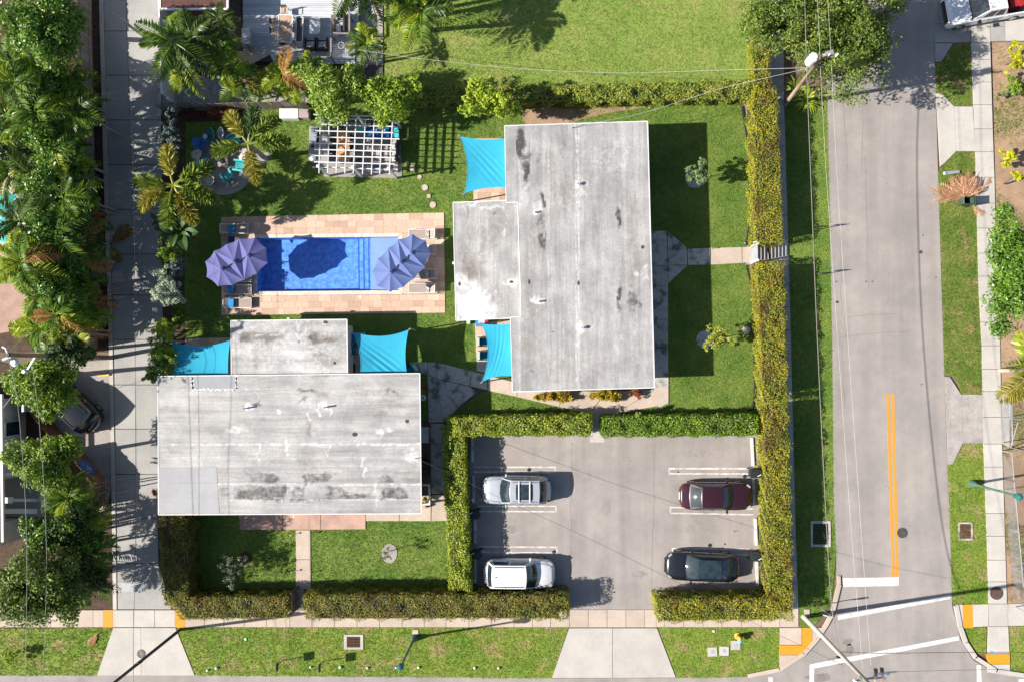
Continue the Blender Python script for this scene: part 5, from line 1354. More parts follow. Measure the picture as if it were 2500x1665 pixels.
for (x, y, z, L, ks, lb) in ((425, 108, 5.6, 2.2, 'ddg', 'tall dark palm arching over the alley beside the brown roofed building'), (450, 165, 3.2, 1.6, 'gydo', 'green palm over the white wall and pebble bed'), (470, 95, 5.4, 1.8, 'dd', 'dark palm in the gap below the brown roofed building'),
                             (536, 50, 5.2, 1.15, 'gd', 'palm between the brown roof and the deck'), (538, 110, 4.6, 1.15, 'yg', 'bright palm left of the deck grill'), (548, 165, 4.2, 1.25, 'yyg', 'bright yellow green palm at the lower left deck corner'), (590, 200, 3.2, 1.4, 'ygo', 'drooping yellow green palm over the side path'),
                             (690, 180, 3, 1.55, 'yyo', 'large yellowing palm south of the deck dining table'), (640, 205, 2.2, 1.2, 'yg', 'palm between two yellowing palms below the deck'), (730, 205, 2.6, 1.2, 'yg', 'palm beside the bushy light green tree below the deck'), (895, 110, 2.8, 1.3, 'yg', 'palm at the right side of the deck beside the side path'), (760, 165, 2.2, 1.0, 'yg', 'small palm at the deck front edge near the bushy tree')):
    palm('areca_palm', lb, x, y, z, L, 10, ks, stems=3, trunk_r=.045)
palm('fan_palm', 'grey green palm on the north lawn casting a fringed shadow', 1030, 30, 4.5, 2.0, 13, 'gdy', stems=1, base=(1045, 75), trunk_r=.14, pitch=(.0, .8))
palm('fan_palm', 'second grey green palm partly beyond the top edge of the north lawn', 990, -30, 4.8, 2.0, 12, 'gd', stems=1, trunk_r=.14, pitch=(.0, .8))
for (x, y, lb) in ((880, -60, 'palm beyond the top edge right of the deck'), (960, -95, 'tall palm beyond the top edge left of the grey green north lawn palm')):
    palm('fan_palm', lb, x, y, 6.5, 2.3, 13, 'gd', stems=1, trunk_r=.14)
fy = [math.atan2(dy, dx) for dx, dy in ((-38, 55), (10, 70), (46, 52), (85, 6), (-85, -18), (18, -72))]
p1_ = palm('foxtail_palm', 'foxtail palm with plume fronds leaning over the round gravel patio', 606, 352, 4.3, 2.6, 6, 'g', FX, (648, 388), .15, 1, yaws=fy, pitch=(-.05, .2))
for o, k in zip([c for c in p1_.children if c.name.startswith('frond')], 'ydgggy'):
    o.data = FX[k][0]; o.scale = (2.6,) * 3
fy = [math.atan2(dy, dx) for dx, dy in ((-18, 78), (75, 42), (86, -28), (38, -70), (-12, -92), (-70, -40), (-88, 8))]
p2_ = palm('foxtail_palm', 'golden foxtail palm beside the alley below the grey shrubs', 424, 452, 4.4, 2.5, 7, 'y', FX, (455, 475), .15, 1, yaws=fy, pitch=(-.05, .25))
for o, k in zip([c for c in p2_.children if c.name.startswith('frond')], 'yggygyg'):
    o.data = FX[k][0]; o.scale = (2.75,) * 3
palm('foxtail_palm', 'golden palm whose fronds reach over the right chain link fence', 2520, 905, 3.6, 2.4, 7, 'y', {'y': [frond_mesh('areca', 1.0, .45, L_fy, 26, 90), AR['y'][0]]}, None, .12, 1)
BN = [paddle_mesh(1.0, .30, L_bn, d) for d in (.2, .45)]
def paddle_plant(label, px, py, z, n, L):
    c = P(px, py, z); b = Vector((c.x, c.y, 0))
    t = thing('bird_of_paradise', label, 'plant', b)
    MB().tube([b, c], .05, 7).build('stem', M_trunk, t)
    for i in range(n):
        o = bpy.data.objects.new('leaf_blade', random.choice(BN)); COL.objects.link(o); o.parent = t
        o.location = c - b + Vector((0, 0, random.uniform(-.3, .1))); l = L * random.uniform(.8, 1.15)
        o.rotation_euler = (random.uniform(-.5, .5), random.uniform(-.9, .1), 2 * pi * (i + random.uniform(-.3, .3)) / n); o.scale = (l, l * 1.25, l)
paddle_plant('large paddle leaved plant between the golden palm and dark shrub', 440, 568, 2.2, 12, 1.7)
paddle_plant('smaller paddle leaved plant tucked against the alley edge', 398, 545, 1.2, 6, 1.0)
# agave like plants near the NE pole
def spiky(label, px, py, n, L, keys='y'):
    c = P(px, py, .5); b = Vector((c.x, c.y, 0))
    t = thing('strap_leaf_plant', label, 'plant', b)
    me = MB().add([(0, 0, 0), (.5, .035, .35), (1, 0, .2), (.5, -.035, .35)], [(0, 3, 2, 1)]).mesh('leaf_blade', L_hedgeG if keys == 'g' else L_yell)
    for i in range(n):
        o = bpy.data.objects.new('leaf_blade', me); COL.objects.link(o); o.parent = t
        l = L * random.uniform(.7, 1.1); o.location = (0, 0, .05); o.scale = (l, l * 1.6, l * random.uniform(.6, 1.8)); o.rotation_euler = (0, 0, 2 * pi * i / n + random.uniform(-.2, .2))
spiky('bright strap leaved plant at the foot of the utility pole by the street', 1972, 242, 22, 1.1)
spiky('darker strap leaved plant under the oak left of the bright strap leaved one', 1945, 215, 18, 1.0, 'g')
# fallen frond on alley and bottom left
def dead_frond(label, px, py, yaw, L):
    o = bpy.data.objects.new('fallen_frond', frond_mesh('areca', 1.0, .12, L_po, 20, 77)); COL.objects.link(o)
    o.location = P(px, py, .07); o.rotation_euler = (0, -.02, yaw); o.scale = (L, L, L * .35); tag(o, label, 'palm frond')
dead_frond('dark curved dead frond lying across the alley kerb', 270, 598, RAD(42), 1.9)
dead_frond('dead frond stretching down the alley from the same kerb spot', 270, 602, RAD(-55), 1.3)
dead_frond('dry frond lying on the lower left roadside grass', 238, 1545, RAD(235), 1.0)
# ---------------------------------------------------------------- vehicles
def paint(name, col, metal=.0, rough=.25):
    m, nt, b = nm(name)
    b.inputs['Base Color'].default_value = c4(col); b.inputs['Metallic'].default_value = metal
    b.inputs['Roughness'].default_value = rough; b.inputs['Coat Weight'].default_value = .8; b.inputs['Coat Roughness'].default_value = .04
    v = posv(nt, 'obj'); c = mixc(nt, mapr(nt, noise(nt, 3, 4, v), .35, .65, 0, 1), col, tuple(x * .93 for x in col))
    nt.links.new(c, b.inputs['Base Color'])
    return m
M_carglass = mat('car_glass', (.022, .036, .042), (.012, .02, .025), 3, fine=0, rough=.04, spec=.9, coord='obj')
M_tyre = mat('tyre_rubber', (.02, .02, .02), fine=.1, rough=.8, coord='obj')
M_rim = mat('alloy_rim', (.42, .42, .43), fine=.05, rough=.35, metal=.8, coord='obj')
M_lens = mat('headlamp_lens', (.30, .32, .34), fine=0, rough=.1, spec=.8, coord='obj')
M_red = mat('tail_lamp', (.22, .012, .01), fine=0, rough=.15, coord='obj')
M_chrome = mat('chrome', (.6, .6, .62), fine=0, rough=.2, metal=.9, coord='obj')
M_seam = mat('panel_seam', (.02, .02, .022), fine=0, coord='obj')
def interp(x, pts):
    for (a, va), (b, vb) in zip(pts[:-1], pts[1:]):
        if x <= b: 
            t = (x - a) / (b - a); t = max(0, min(1, t)); return va + (vb - va) * t
    return pts[-1][1]
def car(name, label, px, py, yaw, L, W, m, hood, cowl, roof0, roof1, tail, zb=.95, zr=1.6, wr=.62, rails=False, sunroof=False, hatch=True, glassroof=False, col2=None, frontr=.22, rearr=.16, rib=False, cat='car'):
    """x forward; cowl/roof0/roof1/tail are x stations of windscreen foot, roof front, roof rear, rear-glass foot"""
    c = P(px, py, .8)
    t = thing(name, label, cat, (c.x, c.y, .012), None, yaw)
    hl = L / 2
    prof = [(-hl, .62), (-hl + .06, .80), (-hl + .25, zb - .04 if hatch else zb - .1), (tail, zb), (cowl, zb - .01), (cowl + .1, hood + .1), (hl - .55, hood), (hl - .15, hood - .12), (hl, .55)]
    def hw(x):
        s = 2 * x / L
        k = frontr if s > 0 else rearr
        return W / 2 * max(.5, (1 - min(1, abs(s)) ** 8) ** (.2 + k * .5)) * (1 - .03 * s * s)
    mb = MB(); n = 26; ring = 15
    vs = []
    for i in range(n + 1):
        x = -hl + L * (i / n)
        x = -hl * cos(pi * i / n) if True else x
        w_ = hw(x); z = interp(x, prof); zl = .22 if abs(x) < hl - .1 else .34
        half = [(0, zl), (w_ * .9, zl), (w_ * .985, zl + .12), (w_, .55), (w_ * .985, min(z - .08, .8)), (w_ * .93, z - .02), (w_ * .55, z + .035), (0, z + .05)]
        ringp = [(x, y, zz) for y, zz in half] + [(x, -y, zz) for y, zz in half[-2:0:-1]]
        vs += ringp
    R_ = len(ringp)
    fs = []
    for i in range(n):
        for k in range(R_):
            fs.append((i * R_ + k, (i + 1) * R_ + k, (i + 1) * R_ + (k + 1) % R_, i * R_ + (k + 1) % R_))
    fs.append(tuple(range(R_))); fs.append(tuple(range(n * R_, (n + 1) * R_))[::-1])
    mb.add(vs, fs); body = mb.build('body', m, t, True)
    # greenhouse
    wb = W / 2 * .90; wr_ = W / 2 * wr / .72 * .9
    wr_ = W / 2 * (wr + .1)
    bowf, bowr = .16, .10
    def bp(x, u):   # base outline
        return Vector((x, u * wb, interp(x, prof) + .02 - .02 * abs(u)))
    def rp(x, u): return Vector((x, u * wr_, zr - .05 * u * u))
    def front(u, v):
        s = 2 * u - 1
        a = bp(cowl, s) + Vector((bowf * (1 - s * s), 0, .03 * (1 - s * s))); b = rp(roof0, s) + Vector((bowf * .5 * (1 - s * s), 0, 0))
        return a.lerp(b, v) + Vector((.03 * sin(pi * v), 0, .03 * sin(pi * v)))
    def rear(u, v):
        s = 2 * u - 1
        a = bp(tail, s) - Vector((bowr * (1 - s * s), 0, 0)); b = rp(roof1, s) - Vector((bowr * .5 * (1 - s * s), 0, 0))
        return a.lerp(b, v) + Vector((-.02 * sin(pi * v), 0, .02 * sin(pi * v)))
    def side(sg):
        def f(u, v):
            a = bp(tail + (cowl - tail) * u, sg); b = rp(roof1 + (roof0 - roof1) * u, sg)
            return a.lerp(b, v) + Vector((0, sg * .035 * sin(pi * v), 0))
        return f
    def roof(u, v):
        s = 2 * v - 1
        x0 = roof1 - bowr * .5 * (1 - s * s); x1 = roof0 + bowf * .5 * (1 - s * s)
        p = rp(x0 + (x1 - x0) * u, s); p.z += .03 * sin(pi * u); return p
    mb = MB().grid(front, 10, 4, True).grid(rear, 10, 4).grid(side(1), 10, 4, True).grid(side(-1), 10, 4).grid(roof, 12, 8)
    mb.build('roof', col2 or m, t, True)
    def pane(nme, f, u0, u1, v0, v1, off, flip, mm=M_carglass, nu=10, nv=4):
        off = Vector(off)
        return MB().grid(lambda u, v: f(u0 + (u1 - u0) * u, v0 + (v1 - v0) * v) + off, nu, nv, flip).build(nme, mm, t, True)
    pane('windscreen', front, .05, .95, .04, .96, (.006, 0, .006), True)
    pane('rear_window', rear, .07, .93, .1, .92, (-.006, 0, .006), False)
    for sg in (1, -1):
        pane('side_window', side(sg), .50, .93, .14, .88, (0, sg * .007, .003), sg > 0)
        pane('side_window', side(sg), .07, .47, .14, .88, (0, sg * .007, .003), sg > 0)
    if sunroof: pane('sunroof', roof, .22, .80, .16, .84, (0, 0, .006), False, M_carglass, 12, 6); MB().bar(roof(.52, .16) + Vector((0, 0, .012)), roof(.52, .84) + Vector((0, 0, .012)), .03, .01).build('sunroof_seam', M_seam, t)
    if glassroof: pane('glass_roof', roof, .0, 1, .06, .94, (0, 0, .006), False, M_carglass, 12, 6)
    if rib:
        for v in (.25, .42, .58, .75): MB().bar(roof(.08, v) + Vector((0, 0, .004)), roof(.9, v) + Vector((0, 0, .004)), .03, .012).build('roof_rib', m, t)
        MB().box(roof(.12, .5) + Vector((0, 0, .03)), (.09, .04, .05)).build('antenna', M_black, t)
    if rails:
        for v in (.07, .93):
            MB().tube([roof(.06, v) + Vector((0, 0, .03)), roof(.5, v) + Vector((0, 0, .05)), roof(.94, v) + Vector((0, 0, .03))], .022, 6).build('roof_rail', M_chrome if sunroof else M_black, t)
        if not rib and sunroof:
            for u in (.33, .72):
                MB().bar(roof(u, .04) + Vector((0, 0, .09)), roof(u, .96) + Vector((0, 0, .09)), .07, .03).build('cross_bar', M_white, t)
    for sx in (hl - .92, -hl + .88):
        for sg in (1, -1):
            y = sg * (hw(sx) - .09)
            wh = MB(); a = Vector((sx, y - sg * .11, .33)); b = Vector((sx, y + sg * .105, .33))
            wh.tube([a, b], .33, 18); w_ = wh.build('wheel', M_tyre, t)
            MB().tube([b - Vector((0, sg * .02, 0)), b + Vector((0, sg * .006, 0))], .21, 14).build('rim', M_rim, w_)
    for sg in (1, -1):
        MB().box((hl - .30, sg * (hw(hl - .30) - .10), hood - .05), (.28, .11, .06), rz=-sg * .7).build('headlamp', M_lens, t)
        MB().box((-hl + .16, sg * (hw(-hl + .16) - .06), zb - .17), (.10, .16, .14), rz=sg * .6).build('tail_lamp', M_red, t)
        x = cowl - .28; y = sg * (W / 2 * .93)
        MB().ball((x, y + sg * .12, zb + .06), (.09, .13, .08), 8, 5).build('wing_mirror', m, t)
        # door seams and handles
        for xx in (cowl - .35, (cowl + tail) / 2 - .05):
            MB().bar((xx, sg * (hw(xx) * 1.003), .35), (xx, sg * (hw(xx) * .95), zb - .03), .012, .012).build('door_seam', M_seam, t)
        MB().bar(((cowl + tail) / 2 + .05, sg * hw(0) * .995, zb - .12), ((cowl + tail) / 2 + .22, sg * hw(0) * .995, zb - .12), .03, .03).build('door_handle', M_chrome if col2 is None else m, t)
    # bonnet seams, wipers, bumpers, plate
    def topz(x, y): return interp(x, prof) + .052 - .03 * (abs(y) / (W / 2)) ** 2
    mb = MB()
    for sg in (1, -1):
        pts = [(cowl + .12, sg * W * .40), (hl - .7, sg * W * .37), (hl - .28, sg * W * .31)]
        for a, b in zip(pts[:-1], pts[1:]): mb.bar((a[0], a[1], topz(*a) - .008), (b[0], b[1], topz(*b) - .02), .012, .02)
    a, b = (hl - .28, -W * .31), (hl - .28, W * .31)
    mb.bar((a[0], a[1], topz(*a) - .02), (b[0], b[1], topz(*b) - .02), .014, .03)
    mb.build('bonnet_seam', M_seam, t)
    for y0 in (.1, -.5):
        MB().bar(front(.5 + y0 * .5, .05) + Vector((.03, 0, .03)), front(min(.95, .5 + y0 * .5 + .3), .12) + Vector((.03, 0, .03)), .02, .015).build('wiper', M_black, t)
    MB().box((hl - .02, 0, .5), (.06, W * .5, .16)).build('grille', M_black, t)
    MB().box((-hl + .0, 0, .62), (.05, .5, .12)).build('number_plate', M_white, t)
    return t
P_silver = paint('silver_paint', (.36, .38, .42), .2); P_white = paint('white_car_paint', (.60, .60, .61))
P_maroon = paint('maroon_paint', (.030, .006, .010), .1, .3); P_black = paint('black_paint', (.008, .009, .012), .0, .2); P_blacksuv = paint('dull_black_paint', (.006, .007, .009), 0, .12)
car('silver_suv', 'silver suv with black sunroof and white roof bars facing the west hedge', 1260, 1196, pi, 4.62, 1.9, P_silver, .92, .92, .30, -1.52, -1.98, 1.0, 1.62, .68, rails=True, sunroof=True)
car('white_suv', 'white suv with ribbed roof parked beside the bronze south hedge', 1268, 1400, 0, 4.72, 1.92, P_white, .98, 1.02, .42, -1.72, -2.02, 1.05, 1.74, .68, rails=True, rib=True, frontr=.2, rearr=.1)
car('maroon_sedan', 'dark maroon sedan parked facing the east hedge', 1749, 1211, 0, 4.78, 1.84, P_maroon, .88, .92, .20, -1.0, -1.72, .94, 1.45, .62, hatch=False)
car('black_coupe', 'black coupe with dark glass roof parked beside the lower right hedge corner', 1714, 1384, pi - .035, 4.82, 1.88, P_black, .86, 1.02, .22, -1.1, -1.95, .92, 1.40, .60, glassroof=True, frontr=.30, rearr=.30)
car('black_suv', 'black suv parked askew on the gravel under the green tree', 172, 985, RAD(138), 4.7, 1.92, P_blacksuv, .95, 1.0, .4, -1.7, -2.05, 1.05, 1.72, .7, rails=True)
# pickup
def pickup(label, px, py, yaw):
    c = P(px, py, .8); t = thing('pickup_truck', label, 'pickup truck', (c.x, c.y, .045), None, yaw)
    L, W = 5.7, 2.02; hl = L / 2; m = P_white
    def ring(x, w_, z0, z1, r=.08): return [(x, -w_, z0), (x, w_, z0), (x, w_, z1 - r), (x, w_ - r, z1), (x, -w_ + r, z1), (x, -w_, z1 - r)]
    st = [(hl, .80, .45, .80), (hl - .05, .92, .42, .98), (hl - .3, .99, .4, 1.08), (hl - 1.0, 1.0, .4, 1.12), (hl - 1.55, 1.0, .4, 1.14), (-.85, 1.0, .4, 1.12)]
    vs = []; fs = []
    for s in st: vs += ring(*s)
    for i in range(len(st) - 1):
        for k in range(6): fs.append((i * 6 + k, i * 6 + (k + 1) % 6, (i + 1) * 6 + (k + 1) % 6, (i + 1) * 6 + k))
    fs.append(tuple(range(6))[::-1]); fs.append(tuple(range(30, 36)))
    MB().add(vs, fs).build('body', m, t)
    A = [Vector((hl - 1.5, y, 1.14)) for y in (-.93, .93)]; B_ = [Vector((hl - 2.35, y, 1.82)) for y in (-.74, .74)]
    Cc_ = [Vector((-.62, y, 1.82)) for y in (-.74, .74)]; D_ = [Vector((-.82, y, 1.13)) for y in (-.93, .93)]
    q = [A[0], A[1], B_[0], B_[1], Cc_[0], Cc_[1], D_[0], D_[1]]
    MB().add(q, [(0, 1, 3, 2), (2, 3, 5, 4), (4, 5, 7, 6), (0, 2, 4, 6), (1, 7, 5, 3)]).build('cab', m, t)
    def inset(a, b, c_, d, k, off):
        ce = (a + b + c_ + d) / 4; return [ce + (p - ce) * k + Vector(off) for p in (a, b, c_, d)]
    MB().add(inset(A[0], A[1], B_[1], B_[0], .93, (.006, 0, .008)), [(0, 1, 2, 3)]).build('windscreen', M_carglass, t)
    MB().add(inset(D_[1], D_[0], Cc_[0], Cc_[1], .8, (-.01, 0, 0)), [(0, 1, 2, 3)]).build('rear_window', M_carglass, t)
    for s in (0, 1):
        sg = 2 * s - 1
        def lp(u, v): return A[s].lerp(D_[s], u).lerp(B_[s].lerp(Cc_[s], u), v) + Vector((0, sg * .012, 0))
        for u0, u1 in ((.18, .55), (.62, .9)):
            MB().add([lp(u0 + (.06 if u0 < .3 else 0), .12), lp(u1, .12), lp(u1, .85), lp(u0, .85)], [(0, 1, 2, 3)]).build('side_window', M_carglass, t)
        MB().box((hl - 1.85, sg * 1.17, 1.22), (.14, .26, .2)).build('wing_mirror', M_black, t)
        MB().box((hl - .2, sg * .86, .95), (.3, .2, .14), rz=-sg * .4).build('headlamp', M_lens, t)
        for x in (hl - .95, -hl + 1.2):
            a = Vector((x, sg * .80, .38)); b = Vector((x, sg * 1.025, .38))
            w_ = MB().tube([a, b], .38, 18).build('wheel', M_tyre, t)
            MB().tube([b, b + Vector((0, sg * .01, 0))], .24, 14).build('rim', M_rim, w_)
        MB().box((-1.85, sg * .97, .8), (1.96, .09, .72)).build('bed_side', m, t)
        MB().bar((.1, sg * 1.0, 1.0), (.32, sg * 1.0, 1.0), .04, .03).build('door_handle', M_black, t)
    MB().box((hl - .08, 0, .78), (.22, 1.5, .30)).build('grille', M_black, t)
    MB().box((hl + .02, 0, .5), (.14, 1.75, .2)).build('bumper', M_chrome, t)
    MB().box((-1.85, 0, .62), (1.96, 1.85, .06)).build('bed_floor', M_black, t)
    MB().box((-hl + .05, 0, .8), (.07, 1.85, .7)).build('tailgate', m, t)
    MB().box((hl - 1.52, 0, 1.15), (.1, 1.8, .03)).build('cowl_panel', M_black, t)
    return t, c
pk, pc = pickup('white pickup truck with black grille nosing toward the street at top right', 2412, 14, pi - RAD(-9))
def at(o, v): return Vector(o.location) + Matrix.Rotation(o.rotation_euler.z, 3, 'Z') @ Vector(v)
M_rback = mat('red_plastic', (.30, .02, .02), fine=.08, rough=.45); M_orangep = mat('orange_plastic', (.75, .16, .04), fine=.06, rough=.5)
p = at(pk, (-1.6, .1, 0)); tag(MB().box((p.x, p.y, 1.0), (.9, .9, .6), .2).box((p.x + .3, p.y - .2, 1.34), (.4, .5, .1), .4).build('red_crate', M_rback), 'red plastic box riding in the pickup bed', 'box')
p = at(pk, (-.95, .15, 0)); tag(MB().bar((p.x, p.y - .75, 1.25), (p.x - .1, p.y + .3, 1.25), .1, .1).build('orange_board', M_orangep), 'orange bar laid across the pickup bed behind the cab', 'bar')
# ---------------------------------------------------------------- parking furniture
def text_mesh(name, s, size, m):
    cu = bpy.data.curves.new(name, 'FONT'); cu.body = s; cu.size = size; cu.align_x = 'CENTER'; cu.align_y = 'CENTER'; cu.extrude = .002
    ob = bpy.data.objects.new(name, cu)
    COL.objects.link(ob); bpy.context.view_layer.update()
    me = bpy.data.meshes.new_from_object(ob.evaluated_get(bpy.context.evaluated_depsgraph_get()))
    bpy.data.objects.remove(ob); bpy.data.curves.remove(cu)
    me.materials.clear(); me.materials.append(m); return me
stops = [((1153.5, 1064), (1154, 1127), '8TC', 'top stop on the left beneath the green hedge'), ((1156.5, 1160), (1157.5, 1227), 'SUR', 'in front of the silver suv'), ((1160, 1267), (1160.5, 1325), 'TJR', 'between two bins on the left side'), ((1160.5, 1363), (1161, 1423), '', 'behind the white suv'),
         ((1834.5, 1068), (1838, 1136), '', 'top right, under the east hedge'), ((1838.5, 1168), (1840, 1232), 'OOE', 'in front of the maroon sedan'), ((1843, 1264), (1846, 1330), '', 'empty stall between the two right bins'), ((1846.5, 1364), (1848.5, 1428), '', 'behind the black coupe')]
for a, b, s, lb in stops:
    A_, B_ = P(*a), P(*b); mid = (A_ + B_) / 2; d = (A_ - B_)
    o = MB().prism([mid + (A_ - mid) + Vector((-.085, 0, 0)), mid + (A_ - mid) + Vector((.085, 0, 0)), B_ + Vector((.085, 0, 0)), B_ + Vector((-.085, 0, 0))], .012, .13).build('wheel_stop', M_offwhite)
    tag(o, 'white concrete wheel stop, ' + lb, 'wheel stop', 'wheel stops in the parking lot')
    if s:
        tm_ = text_mesh('stencil_letters', s, .16, M_black)
        q = bpy.data.objects.new('stencil_letters', tm_); COL.objects.link(q); q.parent = o; q.location = mid + Vector((0, 0, .132)) - o.location; q.rotation_euler = (0, 0, -pi / 2)
M_bin = mat('bin_plastic', (.02, .024, .024), fine=.1, rough=.5); M_bing = mat('green_bin_plastic', (.05, .085, .055), fine=.1, rough=.5)
def bin_(label, px, py, yaw, m=M_bin, lidopen=False):
    c = P(px, py); t = thing('wheelie_bin', label, 'bin', (c.x, c.y, .012), 'wheeled bins', yaw)
    a, b, h = .24, .33, 1.0
    mb = MB(); vs = []
    for s, z in ((.8, .08), (1, h)): vs += [(-b * s, -a * s, z), (b * s, -a * s, z), (b * s, a * s, z), (-b * s, a * s, z)]
    fs = [(0, 3, 2, 1), (0, 1, 5, 4), (1, 2, 6, 5), (2, 3, 7, 6), (3, 0, 4, 7)]
    vs2 = [(v[0] * .92, v[1] * .92, v[2] + .03) for v in vs]
    mb.add(vs + vs2, fs + [tuple(8 + i for i in f[::-1]) for f in fs] + [(4, 5, 13, 12), (5, 6, 14, 13), (6, 7, 15, 14), (7, 4, 12, 15)])
    mb.build('body', m, t)
    if lidopen: MB().box((b + .12, 0, h - .32), (.04, .54, .64)).build('lid', m, t)
    else:
        MB().box((0, 0, h + .03), (.72, .53, .05)).box((.05, 0, h + .065), (.5, .4, .03)).build('lid', m, t)
        MB().box((-.2, .1, h + .085), (.26, .05, .004), .5).build('label', M_white, t)
    MB().bar((b + .06, -.2, h - .03), (b + .06, .2, h - .03), .035, .035).build('handle', m, t)
    for s in (1, -1): MB().tube([(b - .04, s * .22, .1), (b - .04, s * .27, .1)], .1, 10).build('wheel', M_tyre, t)
    return t
bin_('black wheeled bin by the east hedge above the maroon sedan', 1836, 1151, pi)
bin_('black wheeled bin by the east hedge above the black coupe', 1838, 1351, pi)
bin_('black wheeled bin at the west hedge below the silver suv', 1160, 1249, 0)
bin_('black wheeled bin at the west hedge above the white suv', 1164, 1346, 0)
bin_('open green wheeled bin on the right verge under dead palm fronds', 2346, 497, 0, M_bing, True)
# ---------------------------------------------------------------- sails
def cloth(name, col, trans=.25):
    m, nt, b = nm(name); v = posv(nt, 'obj')
    c = mixc(nt, mapr(nt, noise(nt, 1.2, 4, v), .35, .65, 0, 1), col, tuple(x * .9 for x in col))
    nt.links.new(c, b.inputs['Base Color']); b.inputs['Roughness'].default_value = .8; b.inputs['Specular IOR Level'].default_value = .2
    bp_ = N(nt, 'Bump'); bp_.inputs['Strength'].default_value = .25; bp_.inputs['Distance'].default_value = .01
    nt.links.new(noise(nt, 3, 3, posv(nt, 'obj', (.4, 4, 1))), bp_.inputs['Height']); nt.links.new(bp_.outputs[0], b.inputs['Normal'])
    tr = N(nt, 'BsdfTranslucent'); nt.links.new(c, tr.inputs['Color'])
    mx = N(nt, 'MixShader'); mx.inputs[0].default_value = trans
    nt.links.new(b.outputs[0], mx.inputs[1]); nt.links.new(tr.outputs[0], mx.inputs[2])
    nt.links.new(mx.outputs[0], nt.nodes['Material Output'].inputs[0]); return m
M_sail = cloth('turquoise_sailcloth', (.030, .34, .50), .2)
M_umb = cloth('periwinkle_canvas', (.12, .165, .35), .12)
M_hem = mat('sail_hem', (.04, .36, .52), fine=.05)
def sail(label, corners, bows, wr=None, z=(2.5, 2.5, 2.5, 2.5)):
    cs = [P(c[0], c[1], zz) for c, zz in zip(corners, z)]
    t = thing('shade_sail', label, 'shade sail', Vector((sum(c.x for c in cs) / 4, sum(c.y for c in cs) / 4, 0)), None)
    ce = sum(cs, Vector((0, 0, 0))) / 4
    def edge(i, s):
        a, b = cs[i], cs[(i + 1) % 4]; m_ = (a + b) / 2
        n_ = (ce - m_); n_.z = 0; n_.normalize()
        return a.lerp(b, s) + n_ * bows[i] * 4 * s * (1 - s) - Vector((0, 0, .1)) * 4 * s * (1 - s) * .3
    def fn(u, v):   # Coons patch, A B top, D C bottom
        top, bot = edge(0, u), edge(2, 1 - u); lef, rig = edge(3, 1 - v), edge(1, v)
        p = top * (1 - v) + bot * v + lef * (1 - u) + rig * u - (cs[0] * (1 - u) * (1 - v) + cs[1] * u * (1 - v) + cs[3] * (1 - u) * v + cs[2] * u * v)
        p.z -= .12 * sin(pi * u) * sin(pi * v)
        if wr:
            (cx, cy, dx, dy, amp, fr) = wr
            s = (u - cx) * -dy + (v - cy) * dx; e = (u - cx) * dx + (v - cy) * dy
            p.z += amp * sin(s * fr) * math.exp(-(s * 4.5) ** 2) * (1 - abs(e)) * sin(pi * min(1, max(0, u))) ** .5
        return p
    MB().grid(fn, 34, 34, True).build('fabric', M_sail, t, True)
    hm = MB()
    for i in range(4): hm.tube([edge(i, k / 12) for k in range(13)], .018, 5)
    hm.build('hem', M_hem, t)
    for c in cs:
        d = (c - ce); d.z = 0; d.normalize()
        MB().ring(c + d * .06, .03, .05, .012, 10).build('corner_ring', M_steel, t)
    return t, cs
t1, c1 = sail('turquoise shade sail west of the upper house near its north end', [(1125, 335), (1240, 338), (1241, 458), (1134, 472)], (.14, .0, .16, .30), (.6, .6, .7, .7, .035, 55), (2.5, 2.75, 2.75, 2.4))
t2, c2 = sail('tall narrow turquoise shade sail by the lower west side of the upper house', [(1177, 791), (1252, 789), (1256, 917), (1178, 930)], (.1, 0, .15, .38), (.45, .5, .35, -.9, .02, 45), (2.4, 2.75, 2.75, 2.4))
t3, c3 = sail('creased turquoise shade sail at the right side of the small upper roof', [(861, 811), (997, 806), (995, 921), (878, 921)], (.34, .18, .1, .26), (.55, .75, .75, .66, .06, 48), (2.35, 2.5, 2.6, 2.6))
t4, c4_ = sail('turquoise shade sail at the left side of the small upper roof', [(420, 835), (562, 831), (557, 921), (424, 921)], (.34, .08, .1, .1), None, (2.4, 2.6, 2.6, 2.5))
for c, lb in ((c1[0], 'upper house'), (c1[3], 'upper house')):
    pass
def post(label, p, h, r=.045):
    o = MB().tube([Vector((p.x, p.y, -.05)), Vector((p.x, p.y, h))], r, 8).build('sail_post', M_steel); tag(o, label, 'post', 'steel posts holding the shade sails')
post('thin steel post at the free upper corner of the north sail', c1[0] + Vector((-.12, .06, 0)), 2.55)
post('thin steel post at the free lower corner of the north sail', c1[3] + Vector((-.1, -.1, 0)), 2.45)
post('thin steel post at the top corner of the tall narrow sail', c2[0] + Vector((-.1, .08, 0)), 2.45)
post('thin steel post at the bottom tip of the tall narrow sail', c2[3] + Vector((-.1, -.1, 0)), 2.45)
post('thin steel post at the right tip of the creased sail', c3[1] + Vector((.1, .08, 0)), 2.55)
post('thin steel post at the far left corner of the left sail', c4_[0] + Vector((-.1, .08, 0)), 2.45)
